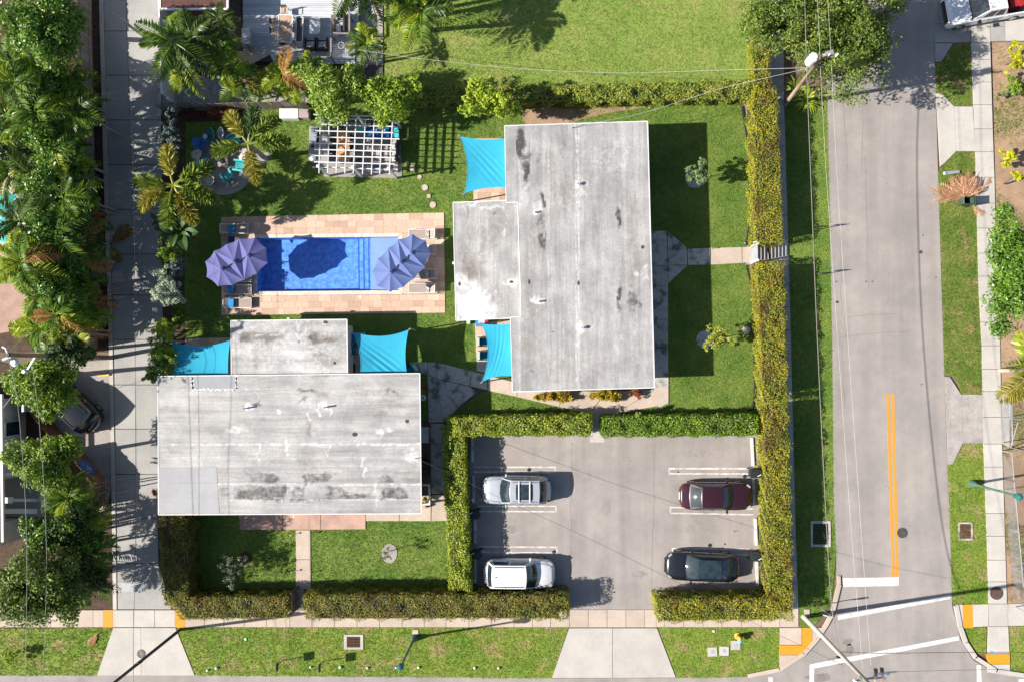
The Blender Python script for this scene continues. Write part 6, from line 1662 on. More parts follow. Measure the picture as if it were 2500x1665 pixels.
# ---------------------------------------------------------------- umbrellas
M_umb2 = cloth('lilac_canvas', (.118, .122, .29), .12)
def umbrella(label, outline, hubs, zrim, zhub, um, basept):
    """outline photo points (closed), hubs photo points; split: outline indices on the two valleys per neighbouring hub pair"""
    O = [P(x, y, zrim) for x, y in outline]; Hh = [P(x, y, zhub) for x, y in hubs]
    t = thing('triple_umbrella', label, 'umbrella', P(basept[0], basept[1]))
    def near(i, j):
        m_ = (O[i] + O[j]) / 2; return min(range(len(Hh)), key=lambda k: (m_ - Hh[k]).length)
    def panel(a, b, h, flat=False):
        def fn(u, v):
            p = a.lerp(b, u).lerp(h, v); e = 0 if flat else 4 * u * (1 - u) * (1 - v)
            p.z -= .05 * e; d = (h - p); d.z = 0
            p += d.normalized() * (.06 * e * (1 - v)) if d.length > .01 else Vector((0, 0, 0)); return p
        vs = []; fs = []; n = 5
        MB().grid(fn, 6, 6).build('canopy_panel', um, t, True)
    n = len(O)
    own = [near(i, (i + 1) % n) for i in range(n)]
    for i in range(n): panel(O[i], O[(i + 1) % n], Hh[own[i]])
    val = [[] for _ in Hh]
    for i in range(n):
        a, b = own[i - 1], own[i]
        for k in range(min(a, b), max(a, b)): val[k].append(O[i])
    for k in range(len(Hh) - 1):
        m_ = (Hh[k] + Hh[k + 1]) / 2; m_.z = zrim + (zhub - zrim) * .45
        for v in val[k]:
            for h in (Hh[k], Hh[k + 1]): panel(v, m_, h, True)
    for h in Hh:
        MB().disc(h + Vector((0, 0, -.02)), .16, .05, 10, .08).build('canopy_vent', um, t)
        MB().tube([h, h + Vector((0, 0, .16))], .03, 8).build('finial', M_dark, t)
    ribs = MB()
    for i in range(n):
        MB().bar(Hh[own[i]] - Vector((0, 0, .05)), O[i] - Vector((0, 0, .03)), .02, .02).build('rib', M_dark, t)
    m_ = Hh[len(Hh) // 2] if len(Hh) == 3 else sum(Hh, Vector((0, 0, 0))) / len(Hh)
    MB().tube([Vector((m_.x, m_.y, .05)), Vector((m_.x, m_.y, zhub))], .035, 8).build('pole', M_dark, t)
    MB().box((m_.x, m_.y, .09), (.7, .7, .1), .4).build('base', M_dark, t)
    MB().bar(Hh[0] - Vector((0, 0, .12)), Hh[-1] - Vector((0, 0, .12)), .05, .05).build('ridge_beam', M_dark, t)
umbrella('lilac blue triple canopy umbrella over the left end of the pool', [(501, 639), (523, 613), (552, 597), (583, 583), (623, 580), (650, 607), (654, 642), (627, 669), (596, 684), (567, 697), (532, 700), (504, 677)], [(540, 656), (571, 638), (605, 624)], 2.25, 2.7, M_umb2, (571, 640))
umbrella('blue triple canopy umbrella over the right end of the pool', [(908, 664), (922, 632), (948, 606), (972, 585), (1007, 572), (1040, 588), (1052, 619), (1037, 653), (1011, 681), (985, 702), (952, 714), (920, 699)], [(953, 664), (978, 640), (1004, 617)], 2.25, 2.7, M_umb, (978, 640))
# ---------------------------------------------------------------- loungers
M_sling = mat('taupe_sling', (.30, .245, .21), (.27, .22, .19), 3, fine=.08, fs=40, coord='obj')
M_towel = mat('blue_towel', (.02, .22, .48), fine=.12, fs=40, coord='obj')
M_frame = mat('lounger_frame', (.62, .60, .58), fine=.04, rough=.5, coord='obj')
def make_lounger():
    t = thing('sun_lounger', 'x', 'sun lounger', (0, 0, 0), 'sun loungers by the pool', 0.0)
    L, W = 1.95, .66
    fr_ = MB()
    for y in (-W / 2, W / 2): fr_.bar((-L / 2, y, .30), (L / 2, y, .30), .045, .045)
    for x in (-L / 2, L / 2 - .02, L / 2 - .72): fr_.bar((x, -W / 2 + .024, .30), (x, W / 2 - .024, .30), .04, .04)
    fr_.build('frame', M_frame, t)
    MB().box((-.36, 0, .315), (1.2, W - .06, .02)).build('seat_sling', M_sling, t)
    a, b = Vector((L / 2 - .72, 0, .33)), Vector((L / 2 - .12, 0, .62))
    br = MB().bar(a, b, W - .1, .02).build('backrest', M_sling, t)
    mb = MB()
    for y in (-W / 2 + .04, W / 2 - .04): mb.bar(a + Vector((0, y, 0)), b + Vector((0, y, 0)), .035, .035)
    mb.bar(b + Vector((0, -W / 2 + .04, 0)), b + Vector((0, W / 2 - .04, 0)), .035, .035); mb.build('backrest_frame', M_frame, br)
    for x in (-L / 2 + .1, L / 2 - .1):
        for y in (-W / 2, W / 2): MB().bar((x, y, .0), (x, y, .28), .045, .045).build('leg', M_frame, t)
    return t
lg = make_lounger()
lspots = [(575, 560.5, pi, 'flat lounger alone at the upper left corner of the pool deck'), (583, 678, pi, 'lounger mostly hidden under the lilac left umbrella'), (583, 708, pi, 'lounger just below the lilac left umbrella'), (583, 741, pi, 'lounger at the lower left corner of the pool deck'),
          (1034, 574, 0, 'topmost lounger on the right side of the pool deck'), (1032, 612, 0, 'lounger partly under the top right edge of the blue umbrella'), (1035, 671, 0, 'lounger just below the right edge of the blue umbrella'), (1034, 705, 0, 'lowest lounger on the right side of the pool deck')]
for i, (x, y, a, lb) in enumerate(lspots):
    c = P(x, y, .05)
    if i == 0:
        lg.location = c; lg.rotation_euler.z = a; lg['label'] = 'taupe sun ' + lb
    else: copy_thing(lg, c, a, 'taupe sun ' + lb)
for x, y, lb, z in ((565, 560.5, 'bright blue folded towel on the flat upper left lounger', .52), (564, 708, 'blue cushion on the lounger just below the lilac umbrella', .55), (564, 741, 'blue cushion on the lower left lounger', .55)):
    tag(MB().box(P(x, y, z), (.36, .6, .07)).build('towel', M_towel), lb, 'towel', 'blue towels on the left loungers')
M_patt = mat('patterned_fabric', (.55, .53, .5), (.07, .07, .08), 16, .48, .54, fine=0, coord='obj')
for x, y, lb in ((1043, 574, 'topmost right lounger'), (1042, 671, 'right lounger under the umbrella edge'), (1044, 705, 'lowest right lounger')):
    tag(MB().box(P(x, y, .52), (.22, .55, .1)).build('cushion', M_patt), 'black and white patterned cushion on the ' + lb, 'cushion', 'patterned cushions on the right loungers')
tb = thing('side_table', 'small navy side table under the flat upper left lounger row', 'side table', P(565, 585, .05))
MB().box(P(565, 585, .47), (.45, .4, .03)).build('table_top', mat('navy_paint', (.015, .045, .14), fine=.05), tb)
for dx in (-.18, .18):
    for dy in (-.16, .16): MB().bar(P(565, 585, .05) + Vector((dx, dy, 0)), P(565, 585, .45) + Vector((dx, dy, 0)), .03, .03).build('leg', M_dark, tb)
# ---------------------------------------------------------------- pergola and its furniture
struct(MB().prism(PL([(776, 300), (975, 300), (982, 436), (792, 432), (776, 400)]), -.05, .035).build('pergola_pad', M_gravel))
HARD.append(PL([(776, 300), (975, 300), (982, 436), (792, 432), (776, 400)]))
ZP = 2.7
pg = thing('pergola', 'white slatted pergola over the garden seating area', 'pergola', P(876, 360))
for a, b in (((782.5, 284), (779, 424)), ((804, 286), (800.7, 424)), ((826, 287), (821, 424)), ((848, 288), (842, 424.5)), ((869.5, 289), (862.7, 425)), ((892.5, 290), (885, 426)), ((914, 291), (906.7, 427)), ((935.6, 292), (927, 427)), ((958.7, 293), (950.6, 428))):
    MB().bar(P(a[0], a[1], ZP - .07), P(b[0], b[1], ZP - .07), .05, .14).build('rafter', M_white, pg)
for a, b in (((770, 289.5), (976, 294)), ((770, 305), (967, 310)), ((770, 320.3), (960, 325)), ((768.4, 335.4), (975, 340.5)), ((768, 350.5), (964, 355.6)), ((767.7, 365.7), (964, 371)), ((767, 380.8), (964, 386)), ((767, 396.3), (964, 401.7))):
    MB().bar(P(a[0], a[1], ZP + .03), P(b[0], b[1], ZP + .03), .06, .05).build('slat', M_white, pg)
for a, b in (((763, 408.8), (971, 415.8)), ((766, 281), (978, 286))):
    MB().bar(P(a[0], a[1], ZP - .22), P(b[0], b[1], ZP - .22), .05, .16).build('beam', M_white, pg)
for x, y in ((777.6, 408), (862, 410.5), (950, 413.5), (783, 282), (872, 283), (961, 285)):
    t_ = P(x, y, ZP - .1)
    MB().bar(Vector((t_.x, t_.y, -.05)), t_, .13, .13).build('post', M_white, pg)
    MB().box(t_ + Vector((0, 0, .18)), (.18, .18, .05)).build('post_cap', M_white, pg)
M_tablewood = mat('table_wood', (.50, .27, .13), (.40, .20, .09), 3, fine=.15, rand=.12, sc=(4, .5, 1))
def table(name, label, q, z, m, plank=0, legs=True, lm=M_dark, group=None, cat='table'):
    w_ = PL(q, z); t = thing(name, label, cat, Vector((sum(p.x for p in w_) / 4, sum(p.y for p in w_) / 4, 0)), group)
    if plank:
        for i in range(plank):
            a, b = i / plank, (i + 1) / plank - .015
            MB().prism([w_[0].lerp(w_[1], a), w_[0].lerp(w_[1], b), w_[3].lerp(w_[2], b), w_[3].lerp(w_[2], a)], z - .03, z).build('plank', m, t)
    else: MB().prism(w_, z - .035, z).build('table_top', m, t)
    c = sum(w_, Vector((0, 0, 0))) / 4
    if legs:
        for p in w_:
            k = c.lerp(p, .9); MB().bar(Vector((k.x, k.y, .03)), Vector((k.x, k.y, z - .036)), .05, .05).build('leg', lm, t)
    return t
table('dining_table', 'long brown wooden plank table under the pergola', [(823, 321), (854, 322), (854, 390), (822, 389)], .75, M_tablewood, 5)
ct = thing('outdoor_kitchen', 'grey counter with steel top along the left side of the pergola', 'counter', P(772, 345))
MB().prism(PL([(764, 314), (800, 314), (800, 400), (762, 400)], .0), .03, .85).build('cabinet', mat('grey_cabinet', (.30, .29, .28), fine=.08), ct)
MB().prism(PL([(782, 312), (800, 312), (799, 400), (780, 400)], .9), .86, .9).build('worktop', M_concA, ct)
gr_ = thing('grill', 'stainless steel barbecue grill with closed lid on the pergola counter', 'grill', P(765, 330, .87))
MB().prism(PL([(759, 313), (776, 313), (771, 352), (754, 350)], 1.1), .87, 1.12).build('lid', M_steel, gr_)
MB().prism(PL([(776, 313), (782, 314), (777, 350), (771, 350)], .95), .87, .95).build('control_panel', M_black, gr_)
sk = thing('sink', 'grey basin unit below the grill on the pergola counter', 'sink', P(762, 357, .87))
MB().prism(PL([(754, 353), (771, 353), (771, 364), (754, 363)], .92), .86, .93).build('basin', M_steel, sk); MB().disc(P(763, 358, .93), .14, .004, 14).build('bowl', M_dark, sk)
pot = thing('cooking_pot', 'round steel pot at the lower left end of the counter', 'pot', P(764, 386, .87))
MB().disc(P(764, 386, .87), .2, .22, 16).build('body', M_steel, pot); MB().disc(P(764, 386, 1.09), .21, .04, 16, .1).build('lid', M_steel, pot)
M_wicker = mat('dark_wicker', (.045, .04, .04), fine=.2, fs=50, coord='obj')
def egg_chair(label, px, py, yaw):
    c = P(px, py, .035); t = thing('wire_chair', label, 'chair', c, 'wire shell chairs around the pergola tables', yaw)
    MB().disc((0, 0, .42), .25, .04, 14).build('seat', M_wicker, t)
    for zz, rr in ((.44, .30), (.62, .33), (.80, .32)):
        MB().tube([(cos(a) * rr, sin(a) * rr, zz) for a in [RAD(70 + 220 * i / 10) for i in range(11)]], .014, 5).build('back_hoop', M_offwhite, t)
    for a in (45, 135, 225, 315): MB().bar((cos(RAD(a)) * .2, sin(RAD(a)) * .2, .42), (cos(RAD(a)) * .26, sin(RAD(a)) * .26, 0), .02, .02).build('leg', M_dark, t)
for x, y, a, lb in ((835, 313, -90, 'at the head of the plank table'), (814, 345, 0, 'upper left of the plank table'), (814, 372, 0, 'lower left of the plank table'), (861, 343, 180, 'upper right of the plank table'), (861, 365, 180, 'lower right of the plank table'), (840, 396, 90, 'at the foot of the plank table'), (880, 400, 60, 'beside the foot of the pergola seating')):
    egg_chair('dark wire shell chair ' + lb, x, y, RAD(a))
M_navyc = mat('navy_cushion', (.02, .10, .28), fine=.08, coord='obj'); M_cyc = mat('light_blue_cushion', (.12, .32, .52), fine=.1, coord='obj'); M_greyc = mat('grey_cushion', (.42, .40, .38), fine=.08, coord='obj'); M_lilac = mat('lilac_cushion', (.26, .25, .55), fine=.08, coord='obj')
def sofa(name, label, q, z, m, back, n):
    w_ = PL(q, z); t = thing(name, label, 'sofa', Vector((sum(p.x for p in w_) / 4, sum(p.y for p in w_) / 4, 0)))
    MB().prism(w_, .06, z - .14).build('frame', M_wicker, t)
    for i in range(n):
        a, b = i / n + .01, (i + 1) / n - .01
        MB().prism([w_[0].lerp(w_[1], a), w_[0].lerp(w_[1], b), w_[3].lerp(w_[2], b), w_[3].lerp(w_[2], a)], z - .13, z).build('seat_cushion', m, t)
    a, b = w_[back], w_[(back + 1) % 4]; MB().bar(a + Vector((0, 0, .18)), b + Vector((0, 0, .18)), .16, .5).build('backrest', M_wicker, t)
    return t
sofa('blue_sofa', 'long blue cushioned sofa at the upper right of the pergola', [(893, 308), (970, 310), (970, 336), (892, 335)], .45, M_navyc, 0, 4)
for x, y, m, lb in ((923, 322, M_lilac, 'left of the two'), (943, 322, M_cyc, 'right of the two')):
    tag(MB().box(P(x, y, .55), (.3, .3, .14), .1).build('cushion', m), 'square throw pillow on the blue sofa, ' + lb, 'pillow', 'throw pillows on the blue sofa')
tag(MB().box(P(968, 325, .75), (.34, .75, .05), .2).build('cushion', M_turq), 'shiny turquoise float leaning at the right end of the blue sofa', 'float')
tb = thing('round_table', 'round turquoise table left of the blue sofa', 'table', P(881, 318)); MB().disc(P(881, 318, .5), .28, .03, 18).build('table_top', M_turq, tb); MB().tube([P(881, 318, .03), P(881, 318, .5)], .04, 8).build('pedestal', M_dark, tb)
sofa('grey_sofa', 'grey cushioned sofa along the right side of the pergola', [(958, 342), (973, 342), (971, 398), (956, 398)], .45, M_greyc, 1, 1)
for y, lb in ((360, 'upper'), (388, 'lower')):
    ch = thing('wire_chair', 'white hooped armchair at the right pergola edge, ' + lb + ' of two', 'armchair', P(964, y, .035), 'white armchairs at the right pergola edge')
    MB().box(P(964, y, .5), (.42, .55, .12)).build('seat_cushion', M_offwhite, ch)
    c = P(966, y, 0); MB().tube([Vector((c.x + cos(a) * .33, c.y + sin(a) * .36, .75)) for a in [RAD(-100 + 200 * i / 8) for i in range(9)]], .03, 6).build('arm_hoop', M_white, ch)
    for a in (-100, 0, 100): MB().bar((c.x + cos(RAD(a)) * .33, c.y + sin(RAD(a)) * .36, .035), (c.x + cos(RAD(a)) * .33, c.y + sin(RAD(a)) * .36, .75), .03, .03).build('leg', M_white, ch)
table('coffee_table', 'pale slatted coffee table in the right half of the pergola', [(914, 352), (927, 352), (927, 384), (914, 384)], .42, M_concL, 3)
table('coffee_table', 'second pale coffee table nearer the grey sofa', [(935, 352), (947, 352), (946, 384), (935, 384)], .42, M_concL, 3)
table('coffee_table', 'small blue table at the front of the pergola', [(908, 404), (920, 404), (920, 414), (908, 414)], .42, M_blue)
# lattice of stepping stones
for i, (x, y, r, lb) in enumerate(((994, 399, 5, 'topmost small stone by the pergola corner'), (1007, 412, 7, 'second stone from the pergola'), (1024.6, 433, 5.5, 'small third stone from the pergola'), (1037.5, 459, 8, 'large fourth stone from the pergola'), (1047, 480, 5.5, 'small stone second from the pool end'), (1057, 501, 8, 'large stone nearest the pool deck'))):
    o = MB().disc(P(x, y, -.02), r / 36, .075, 18, r / 36 * .96).build('stepping_stone', M_concW); tag(o, 'round pale stepping stone, ' + lb, 'stepping stone', 'stepping stones from pergola to pool')
# ---------------------------------------------------------------- round gravel patio
cir = [(546 + 76 * cos(2 * pi * k / 40) * (1 if cos(2 * pi * k / 40) > 0 else .97), 398 + 79 * sin(2 * pi * k / 40)) for k in range(40)]
struct(MB().prism(PL(cir), -.05, .02).build('gravel_circle', M_gravel)); HARD.append(PL(cir))
struct(MB().prism(PL([(618, 380), (655, 372), (664, 388), (652, 396), (640, 402), (628, 398)]), -.04, .025).build('mulch_ring', M_gravel)); HARD.append(PL([(618, 380), (655, 372), (664, 388), (652, 396), (640, 402), (628, 398)]))
M_stone = mat('pale_boulder', (.50, .43, .38), (.40, .34, .30), 3, fine=.15, bump=.6, bs=12)
def boulder(label, px, py, r, sy=1.0, m=M_stone, h=.55, cat='boulder'):
    c = P(px, py, 0); mb = MB().ball(c + Vector((0, 0, r * .15)), (r, r * sy, r * h), 12, 7, -.4)
    mb.v = [(v[0] + random.uniform(-.05, .05) * r, v[1] + random.uniform(-.05, .05) * r, v[2] + random.uniform(-.05, .05) * r) for v in mb.v]
    tag(mb.build('boulder', m, None, False), label, cat)
boulder('large pale boulder under the foxtail palm at the gravel patio edge', 598, 380, .42, 1.5)
boulder('small pinkish boulder at the lower right edge of the gravel patio', 599, 431, .24)
boulder('white boulder in the mulch by the lime sapling and east hedge', 1822, 806, .28)
def adirondack(label, px, py, yaw, m):
    c = P(px, py, .02); t = thing('garden_chair', label, 'chair', c, 'slatted chairs round the gravel patio', yaw)
    for i in range(5):
        y = -.22 + i * .11
        MB().bar((.28, y, .38), (-.2, y, .26), .095, .02).build('seat_slat', m, t)
        MB().bar((-.18, y * .9, .28), (-.46, y * 1.05, .92), .095, .02, up=Vector((1, 0, .4))).build('back_slat', m, t)
    for s in (1, -1):
        MB().box((.02, s * .34, .55), (.72, .12, .025)).build('arm', m, t)
        MB().box((.3, s * .31, .27), (.06, .05, .54)).build('leg', m, t)
        MB().bar((.3, s * .27, .3), (-.5, s * .27, .02), .03, .12).build('side_rail', m, t)
adirondack('deep blue slatted garden chair on the left of the gravel patio', 498, 358, RAD(-22), M_blue)
adirondack('teal slatted garden chair by the small boulder', 589, 409, RAD(172), M_turq)
adirondack('teal slatted garden chair at the bottom of the gravel patio', 560, 434, RAD(120), M_turq)
adirondack('teal slatted garden chair half hidden by the foxtail frond at the top', 576, 344, RAD(212), M_turq)
adirondack('teal slatted garden chair half hidden by the golden palm frond at left', 503, 408, RAD(15), M_turq)
M_mesh = mat('white_mesh', (.50, .52, .50), (.30, .31, .30), 8, fine=.2, fs=30); M_meshg = mat('green_mesh', (.03, .16, .17), (.02, .10, .11), 8, fine=.2, fs=30)
def bowl_chair(label, px, py, m, sx, sy, yaw, cat='chair'):
    c = P(px, py, .02); t = thing('dish_chair', label, cat, c, 'round dish chairs on the gravel patio', yaw)
    mb = MB()
    def fn(u, v):
        r = .05 + .95 * v; a = 2 * pi * u
        return (cos(a) * r * sx, sin(a) * r * sy, .35 + .22 * r * r + .2 * cos(a) * r)
    mb.grid(fn, 18, 4); mb.build('seat_shell', m, t, True)
    mb = MB(); mb.tube([fn(k / 18, 1) for k in range(19)], .02, 5); mb.build('rim', M_offwhite if m is M_mesh else m, t)
    for a in (40, 140, 220, 320): MB().bar((cos(RAD(a)) * .15, sin(RAD(a)) * .15, .42), (cos(RAD(a)) * .28, sin(RAD(a)) * .28, 0), .025, .025).build('leg', M_dark, t)
bowl_chair('white round mesh chair at the top of the gravel patio', 546, 331, M_mesh, .31, .40, .15)
bowl_chair('dark green round mesh chair beside the white one', 520, 334, M_meshg, .40, .44, .3)
bowl_chair('white round mesh chair at the far left of the patio', 488, 383, M_mesh, .43, .33, -.2)
bowl_chair('white round mesh chair at the lower left under the golden palm', 521, 446, M_mesh, .36, .30, .3)
tb = thing('side_table', 'small round pale blue table beside the dark green chair', 'side table', P(501, 334, .02)); MB().disc(P(501, 334, .45), .17, .03, 16).build('table_top', mat('pale_blue_paint', (.42, .55, .66), fine=.03), tb); MB().tube([P(501, 334, .02), P(501, 334, .45)], .03, 8).build('pedestal', M_dark, tb)
fp = thing('fire_pit_table', 'square beige fire pit table in the middle of the gravel patio', 'fire pit', P(543, 394, .02))
MB().box(P(543, 394, .2), (.62, .62, .36), .2).build('body', M_stone, fp); MB().box(P(543, 394, .4), (.7, .7, .05), .2).build('rim', M_concW, fp); MB().box(P(543, 394, .43), (.34, .34, .01), .2).build('burner', M_dark, fp)
# storage boxes at the north fence
for q, m, lb in (([(682, 266), (727, 266), (727, 290), (682, 290)], M_white, 'white storage box against the north board fence'), ([(729, 267), (753, 268), (753, 289), (729, 288)], mat('mauve_box', (.32, .25, .25), fine=.08), 'mauve grey storage box beside the white one at the fence')):
    w_ = PL(q, .6); t = thing('storage_box', lb, 'storage box', Vector((sum(p.x for p in w_) / 4, sum(p.y for p in w_) / 4, 0)))
    c = sum(w_, Vector((0, 0, 0))) / 4
    MB().prism([c + (p - c) * .95 for p in w_], -.02, .54).build('body', m, t); MB().prism(w_, .545, .6).build('lid', m, t)
# mulch rings of young trees
for x, y, r, m, lb in ((1698, 434, 26, M_pebble, 'east'), (1722, 828, 22, M_pebble, 'east2'), (951, 1350, 19, M_gravel, 'front'), (599, 1362, 16, M_mulch, 'front2')):
    pts = [(x + r * cos(2 * pi * k / 20), y + r * 1.25 * sin(2 * pi * k / 20) if r == 19 else y + r * sin(2 * pi * k / 20)) for k in range(20)]
    struct(MB().prism(PL(pts), -.04, .03).build('mulch_ring', m)); HARD.append(PL(pts))
# low black edging bands of the beds
M_edge = mat('black_edging', (.02, .02, .02), fine=.1)
def edging(label, pts, name='bed_edging'):
    t = thing(name, label, 'edging', P(*pts[0]))
    w_ = PL(pts)
    for a, b in zip(w_[:-1], w_[1:]): MB().bar(a + Vector((0, 0, .03)), b + Vector((0, 0, .03)), .10, .16).build('strip', M_edge, t)
edging('wavy black lawn edging along the bed west of the east hedge, above the path', [(1811, 260), (1822, 330), (1830, 400), (1832, 440), (1832, 520), (1826, 570), (1820, 600)])
edging('wavy black lawn edging along the bed west of the east hedge, below the path', [(1822, 648), (1832, 690), (1836, 760), (1840, 850), (1843, 930), (1838, 990), (1820, 1012), (1760, 1018)])
# ---------------------------------------------------------------- deck furniture (top)
M_tabletop = mat('wood_look_top', (.42, .29, .21), (.36, .24, .17), 3, fine=.12)
def framed(name, label, q, z, m, cat='table'):
    w_ = PL(q, z); c = sum(w_, Vector((0, 0, 0))) / 4
    t = thing(name, label, cat, Vector((c.x, c.y, ZD)))
    MB().prism([c + (p - c) * .95 for p in w_], z - .02, z + .004).build('table_top', m, t)
    mb = MB()
    for a, b in zip(w_, w_[1:] + w_[:1]): mb.bar(a, b, .06, .05)
    mb.build('frame', M_white, t)
    for p in w_:
        k = c.lerp(p, .96); MB().bar(Vector((k.x, k.y, ZD)), Vector((k.x, k.y, z - .03)), .05, .05).build('leg', M_white, t)
framed('dining_table', 'long brown topped outdoor dining table with white frame on the deck', [(681, 37), (715, 38), (711, 105), (678, 104)], ZD + .75, M_tabletop)
framed('bench', 'narrow dark bench with white frame beside the deck dining table', [(724, 43), (740, 43), (738, 104), (722, 104)], ZD + .45, mat('dark_top', (.10, .07, .055), fine=.1), 'bench')
def deck_chair(label, px, py, yaw):
    c = P(px, py, ZD); t = thing('slat_chair', label, 'chair', c, 'white framed chairs at the deck table', yaw)
    MB().box((0, 0, .42), (.4, .42, .03)).build('seat', M_tabletop, t)
    for y in (-.14, 0, .14): MB().box((-.22, y, .68), (.03, .1, .42)).build('back_slat', M_wicker, t)
    for x in (-.2, .2):
        for y in (-.22, .22): MB().box((x, y, .3), (.035, .035, .6 if x > 0 else .6)).build('leg', M_white, t)
    for y in (-.23, .23): MB().box((0, y, .62), (.42, .03, .03)).build('arm', M_white, t)
deck_chair('white framed chair at the upper left of the deck table', 676, 61, 0); deck_chair('white framed chair at the lower left of the deck table', 676, 85, 0)
deck_chair('white framed chair at the top end of the deck table', 700, 34, -pi / 2); deck_chair('white framed chair at the bottom end of the deck table', 697, 110, pi / 2)
ch = thing('folding_chair', 'grey folding chair behind the lower end of the narrow bench', 'chair', P(732, 112, ZD)); MB().box(P(732, 112, ZD + .42), (.42, .36, .03)).build('seat', M_greyc, ch); MB().box(P(732, 116, ZD + .68), (.42, .03, .4)).build('backrest', M_greyc, ch)
for dx in (-.19, .19):
    for dy in (-.15, .15): MB().box(P(732, 112, ZD + .2) + Vector((dx, dy, 0)), (.03, .03, .4)).build('leg', M_white, ch)
def rounded(q, z, r=4):
    (x0, y0), (x1, y1) = q; pts = []
    for cx, cy, a0 in ((x1 - r, y1 - r, 0), (x0 + r, y1 - r, 90), (x0 + r, y0 + r, 180), (x1 - r, y0 + r, 270)):
        pts += [(cx + r * cos(RAD(a0 + k * 22.5)), cy + r * sin(RAD(a0 + k * 22.5))) for k in range(5)]
    return PL(pts, z)
ct_ = thing('coffee_table', 'pale grey round cornered coffee table on the deck', 'table', P(768, 64, ZD))
MB().prism(rounded(((756, 42), (780, 84)), ZD + .45), ZD + .41, ZD + .45).build('table_top', mat('pale_grey_top', (.52, .54, .56), fine=.04), ct_)
for x, y in ((760, 46), (776, 46), (760, 80), (776, 80)): MB().bar(P(x, y, ZD), P(x, y, ZD + .41), .04, .04).build('leg', M_white, ct_)
sf = thing('wicker_sofa', 'dark wicker sofa with patterned pillows on the right side of the deck', 'sofa', P(825, 57, ZD))
MB().prism(PL([(808, 36), (842, 30), (842, 80), (809, 80)], ZD + .4), ZD + .08, ZD + .3).build('frame', M_wicker, sf); MB().prism(PL([(808, 38), (830, 34), (830, 79), (809, 80)], ZD + .42), ZD + .3, ZD + .42).build('seat_cushion', mat('brown_cushion', (.13, .105, .09), fine=.1), sf)
MB().bar(P(841, 30, ZD + .6), P(841, 80, ZD + .6), .12, .5).build('backrest', M_wicker, sf)
for x, y, lb in ((826, 42, 'upper'), (833, 55, 'middle'), (827, 70, 'lower')):
    tag(MB().box(P(x, y, ZD + .55), (.3, .5, .16), .1).build('cushion', M_patt if lb != 'lower' else M_offwhite), ('black and white patterned pillow, %s one on the wicker deck sofa' % lb) if lb != 'lower' else 'cream pillow at the lower end of the wicker deck sofa', 'pillow', 'pillows on the wicker deck sofa')
for k, (x, lb) in enumerate(((758, 'left'), (787, 'right'))):
    a = thing('wicker_armchair', 'dark wicker armchair with patterned cushions, %s of the pair facing the coffee table' % lb, 'armchair', P(x, 112, ZD), 'wicker armchairs on the deck')
    MB().box(P(x, 112, ZD + .2), (.72, .62, .26)).build('frame', M_wicker, a)
    MB().box(P(x, 112, ZD + .38), (.56, .5, .1)).build('seat_cushion', M_patt, a)
    MB().box(P(x, 121, ZD + .5), (.72, .1, .5)).build('backrest', M_wicker, a)
    for s in (-1, 1): MB().box(P(x, 112, ZD + .38) + Vector((s * .34, .1, 0)), (.06, .8, .4)).build('arm', M_wicker, a)
    MB().box(P(x, 117, ZD + .55), (.5, .16, .36), .0).build('back_cushion', M_patt, a)
st = thing('side_table', 'grey square side table at the top of the wicker deck sofa', 'side table', P(829, 17, ZD)); MB().box(P(829, 17, ZD + .45), (.5, .5, .04)).build('table_top', M_concA, st)
for dx in (-.2, .2):
    for dy in (-.2, .2): MB().box(P(829, 17, ZD + .22) + Vector((dx, dy, 0)), (.04, .04, .42)).build('leg', M_dark, st)
g2 = thing('grill', 'grey barbecue grill at the left edge of the deck', 'grill', P(604, 95, ZD))
MB().box(P(605, 95, ZD + .45), (.55, 1.1, .85)).build('cart', M_steel, g2); MB().ball(P(602, 88, ZD + .88), (.28, .42, .2), 12, 5, 0).build('hood', M_steel, g2)
fl = thing('wire_basket', 'white wire ring with handle on the shaded deck corner', 'basket', P(833, 112, ZD)); MB().ring(P(833, 112, ZD + .35), .2, .225, .03, 20).build('rim', M_white, fl)
for a in range(0, 360, 60): MB().bar(P(833, 112, ZD + .35) + Vector((cos(RAD(a)) * .21, sin(RAD(a)) * .21, 0)), P(833, 112, ZD) + Vector((cos(RAD(a)) * .12, sin(RAD(a)) * .12, 0)), .012, .012).build('spoke', M_white, fl)
# ---------------------------------------------------------------- around the houses
def armchair(label, px, py, yaw, z=.05):
    c = P(px, py, z); t = thing('cushioned_chair', label, 'chair', c, 'black framed chairs with teal seats', yaw)
    MB().box((0, 0, .36), (.56, .56, .1)).build('seat_cushion', mat('deep_teal_cushion', (.012, .17, .26), fine=.08, coord='obj'), t)
    MB().box((-.29, 0, .6), (.16, .54, .46)).build('back_cushion', mat('mint_cushion', (.33, .50, .40), fine=.08, coord='obj'), t)
    for s in (1, -1): MB().box((-.02, s * .31, .52), (.66, .04, .05)).build('arm', M_black, t)
    for x in (-.32, .28):
        for s in (1, -1): MB().box((x, s * .31, .26), (.04, .04, .52)).build('leg', M_black, t)
armchair('upper of two mint backed chairs beside the tall narrow sail', 1180, 835, 0); armchair('lower of two mint backed chairs beside the tall narrow sail', 1181, 868, 0)
armchair('upper mint backed chair left of the creased sail', 862, 828, 0); armchair('lower mint backed chair left of the creased sail', 863, 854, 0)
armchair('mint backed chair on the dark patio near the lower house corner', 1008, 903, RAD(215))
mt = MB().box(P(859, 901, .055), (.46, .75, .02)).build('doormat', mat('black_mat', (.015, .015, .017), fine=.1)); tag(mt, 'black doormat lettered hello beside the small upper roof', 'doormat')
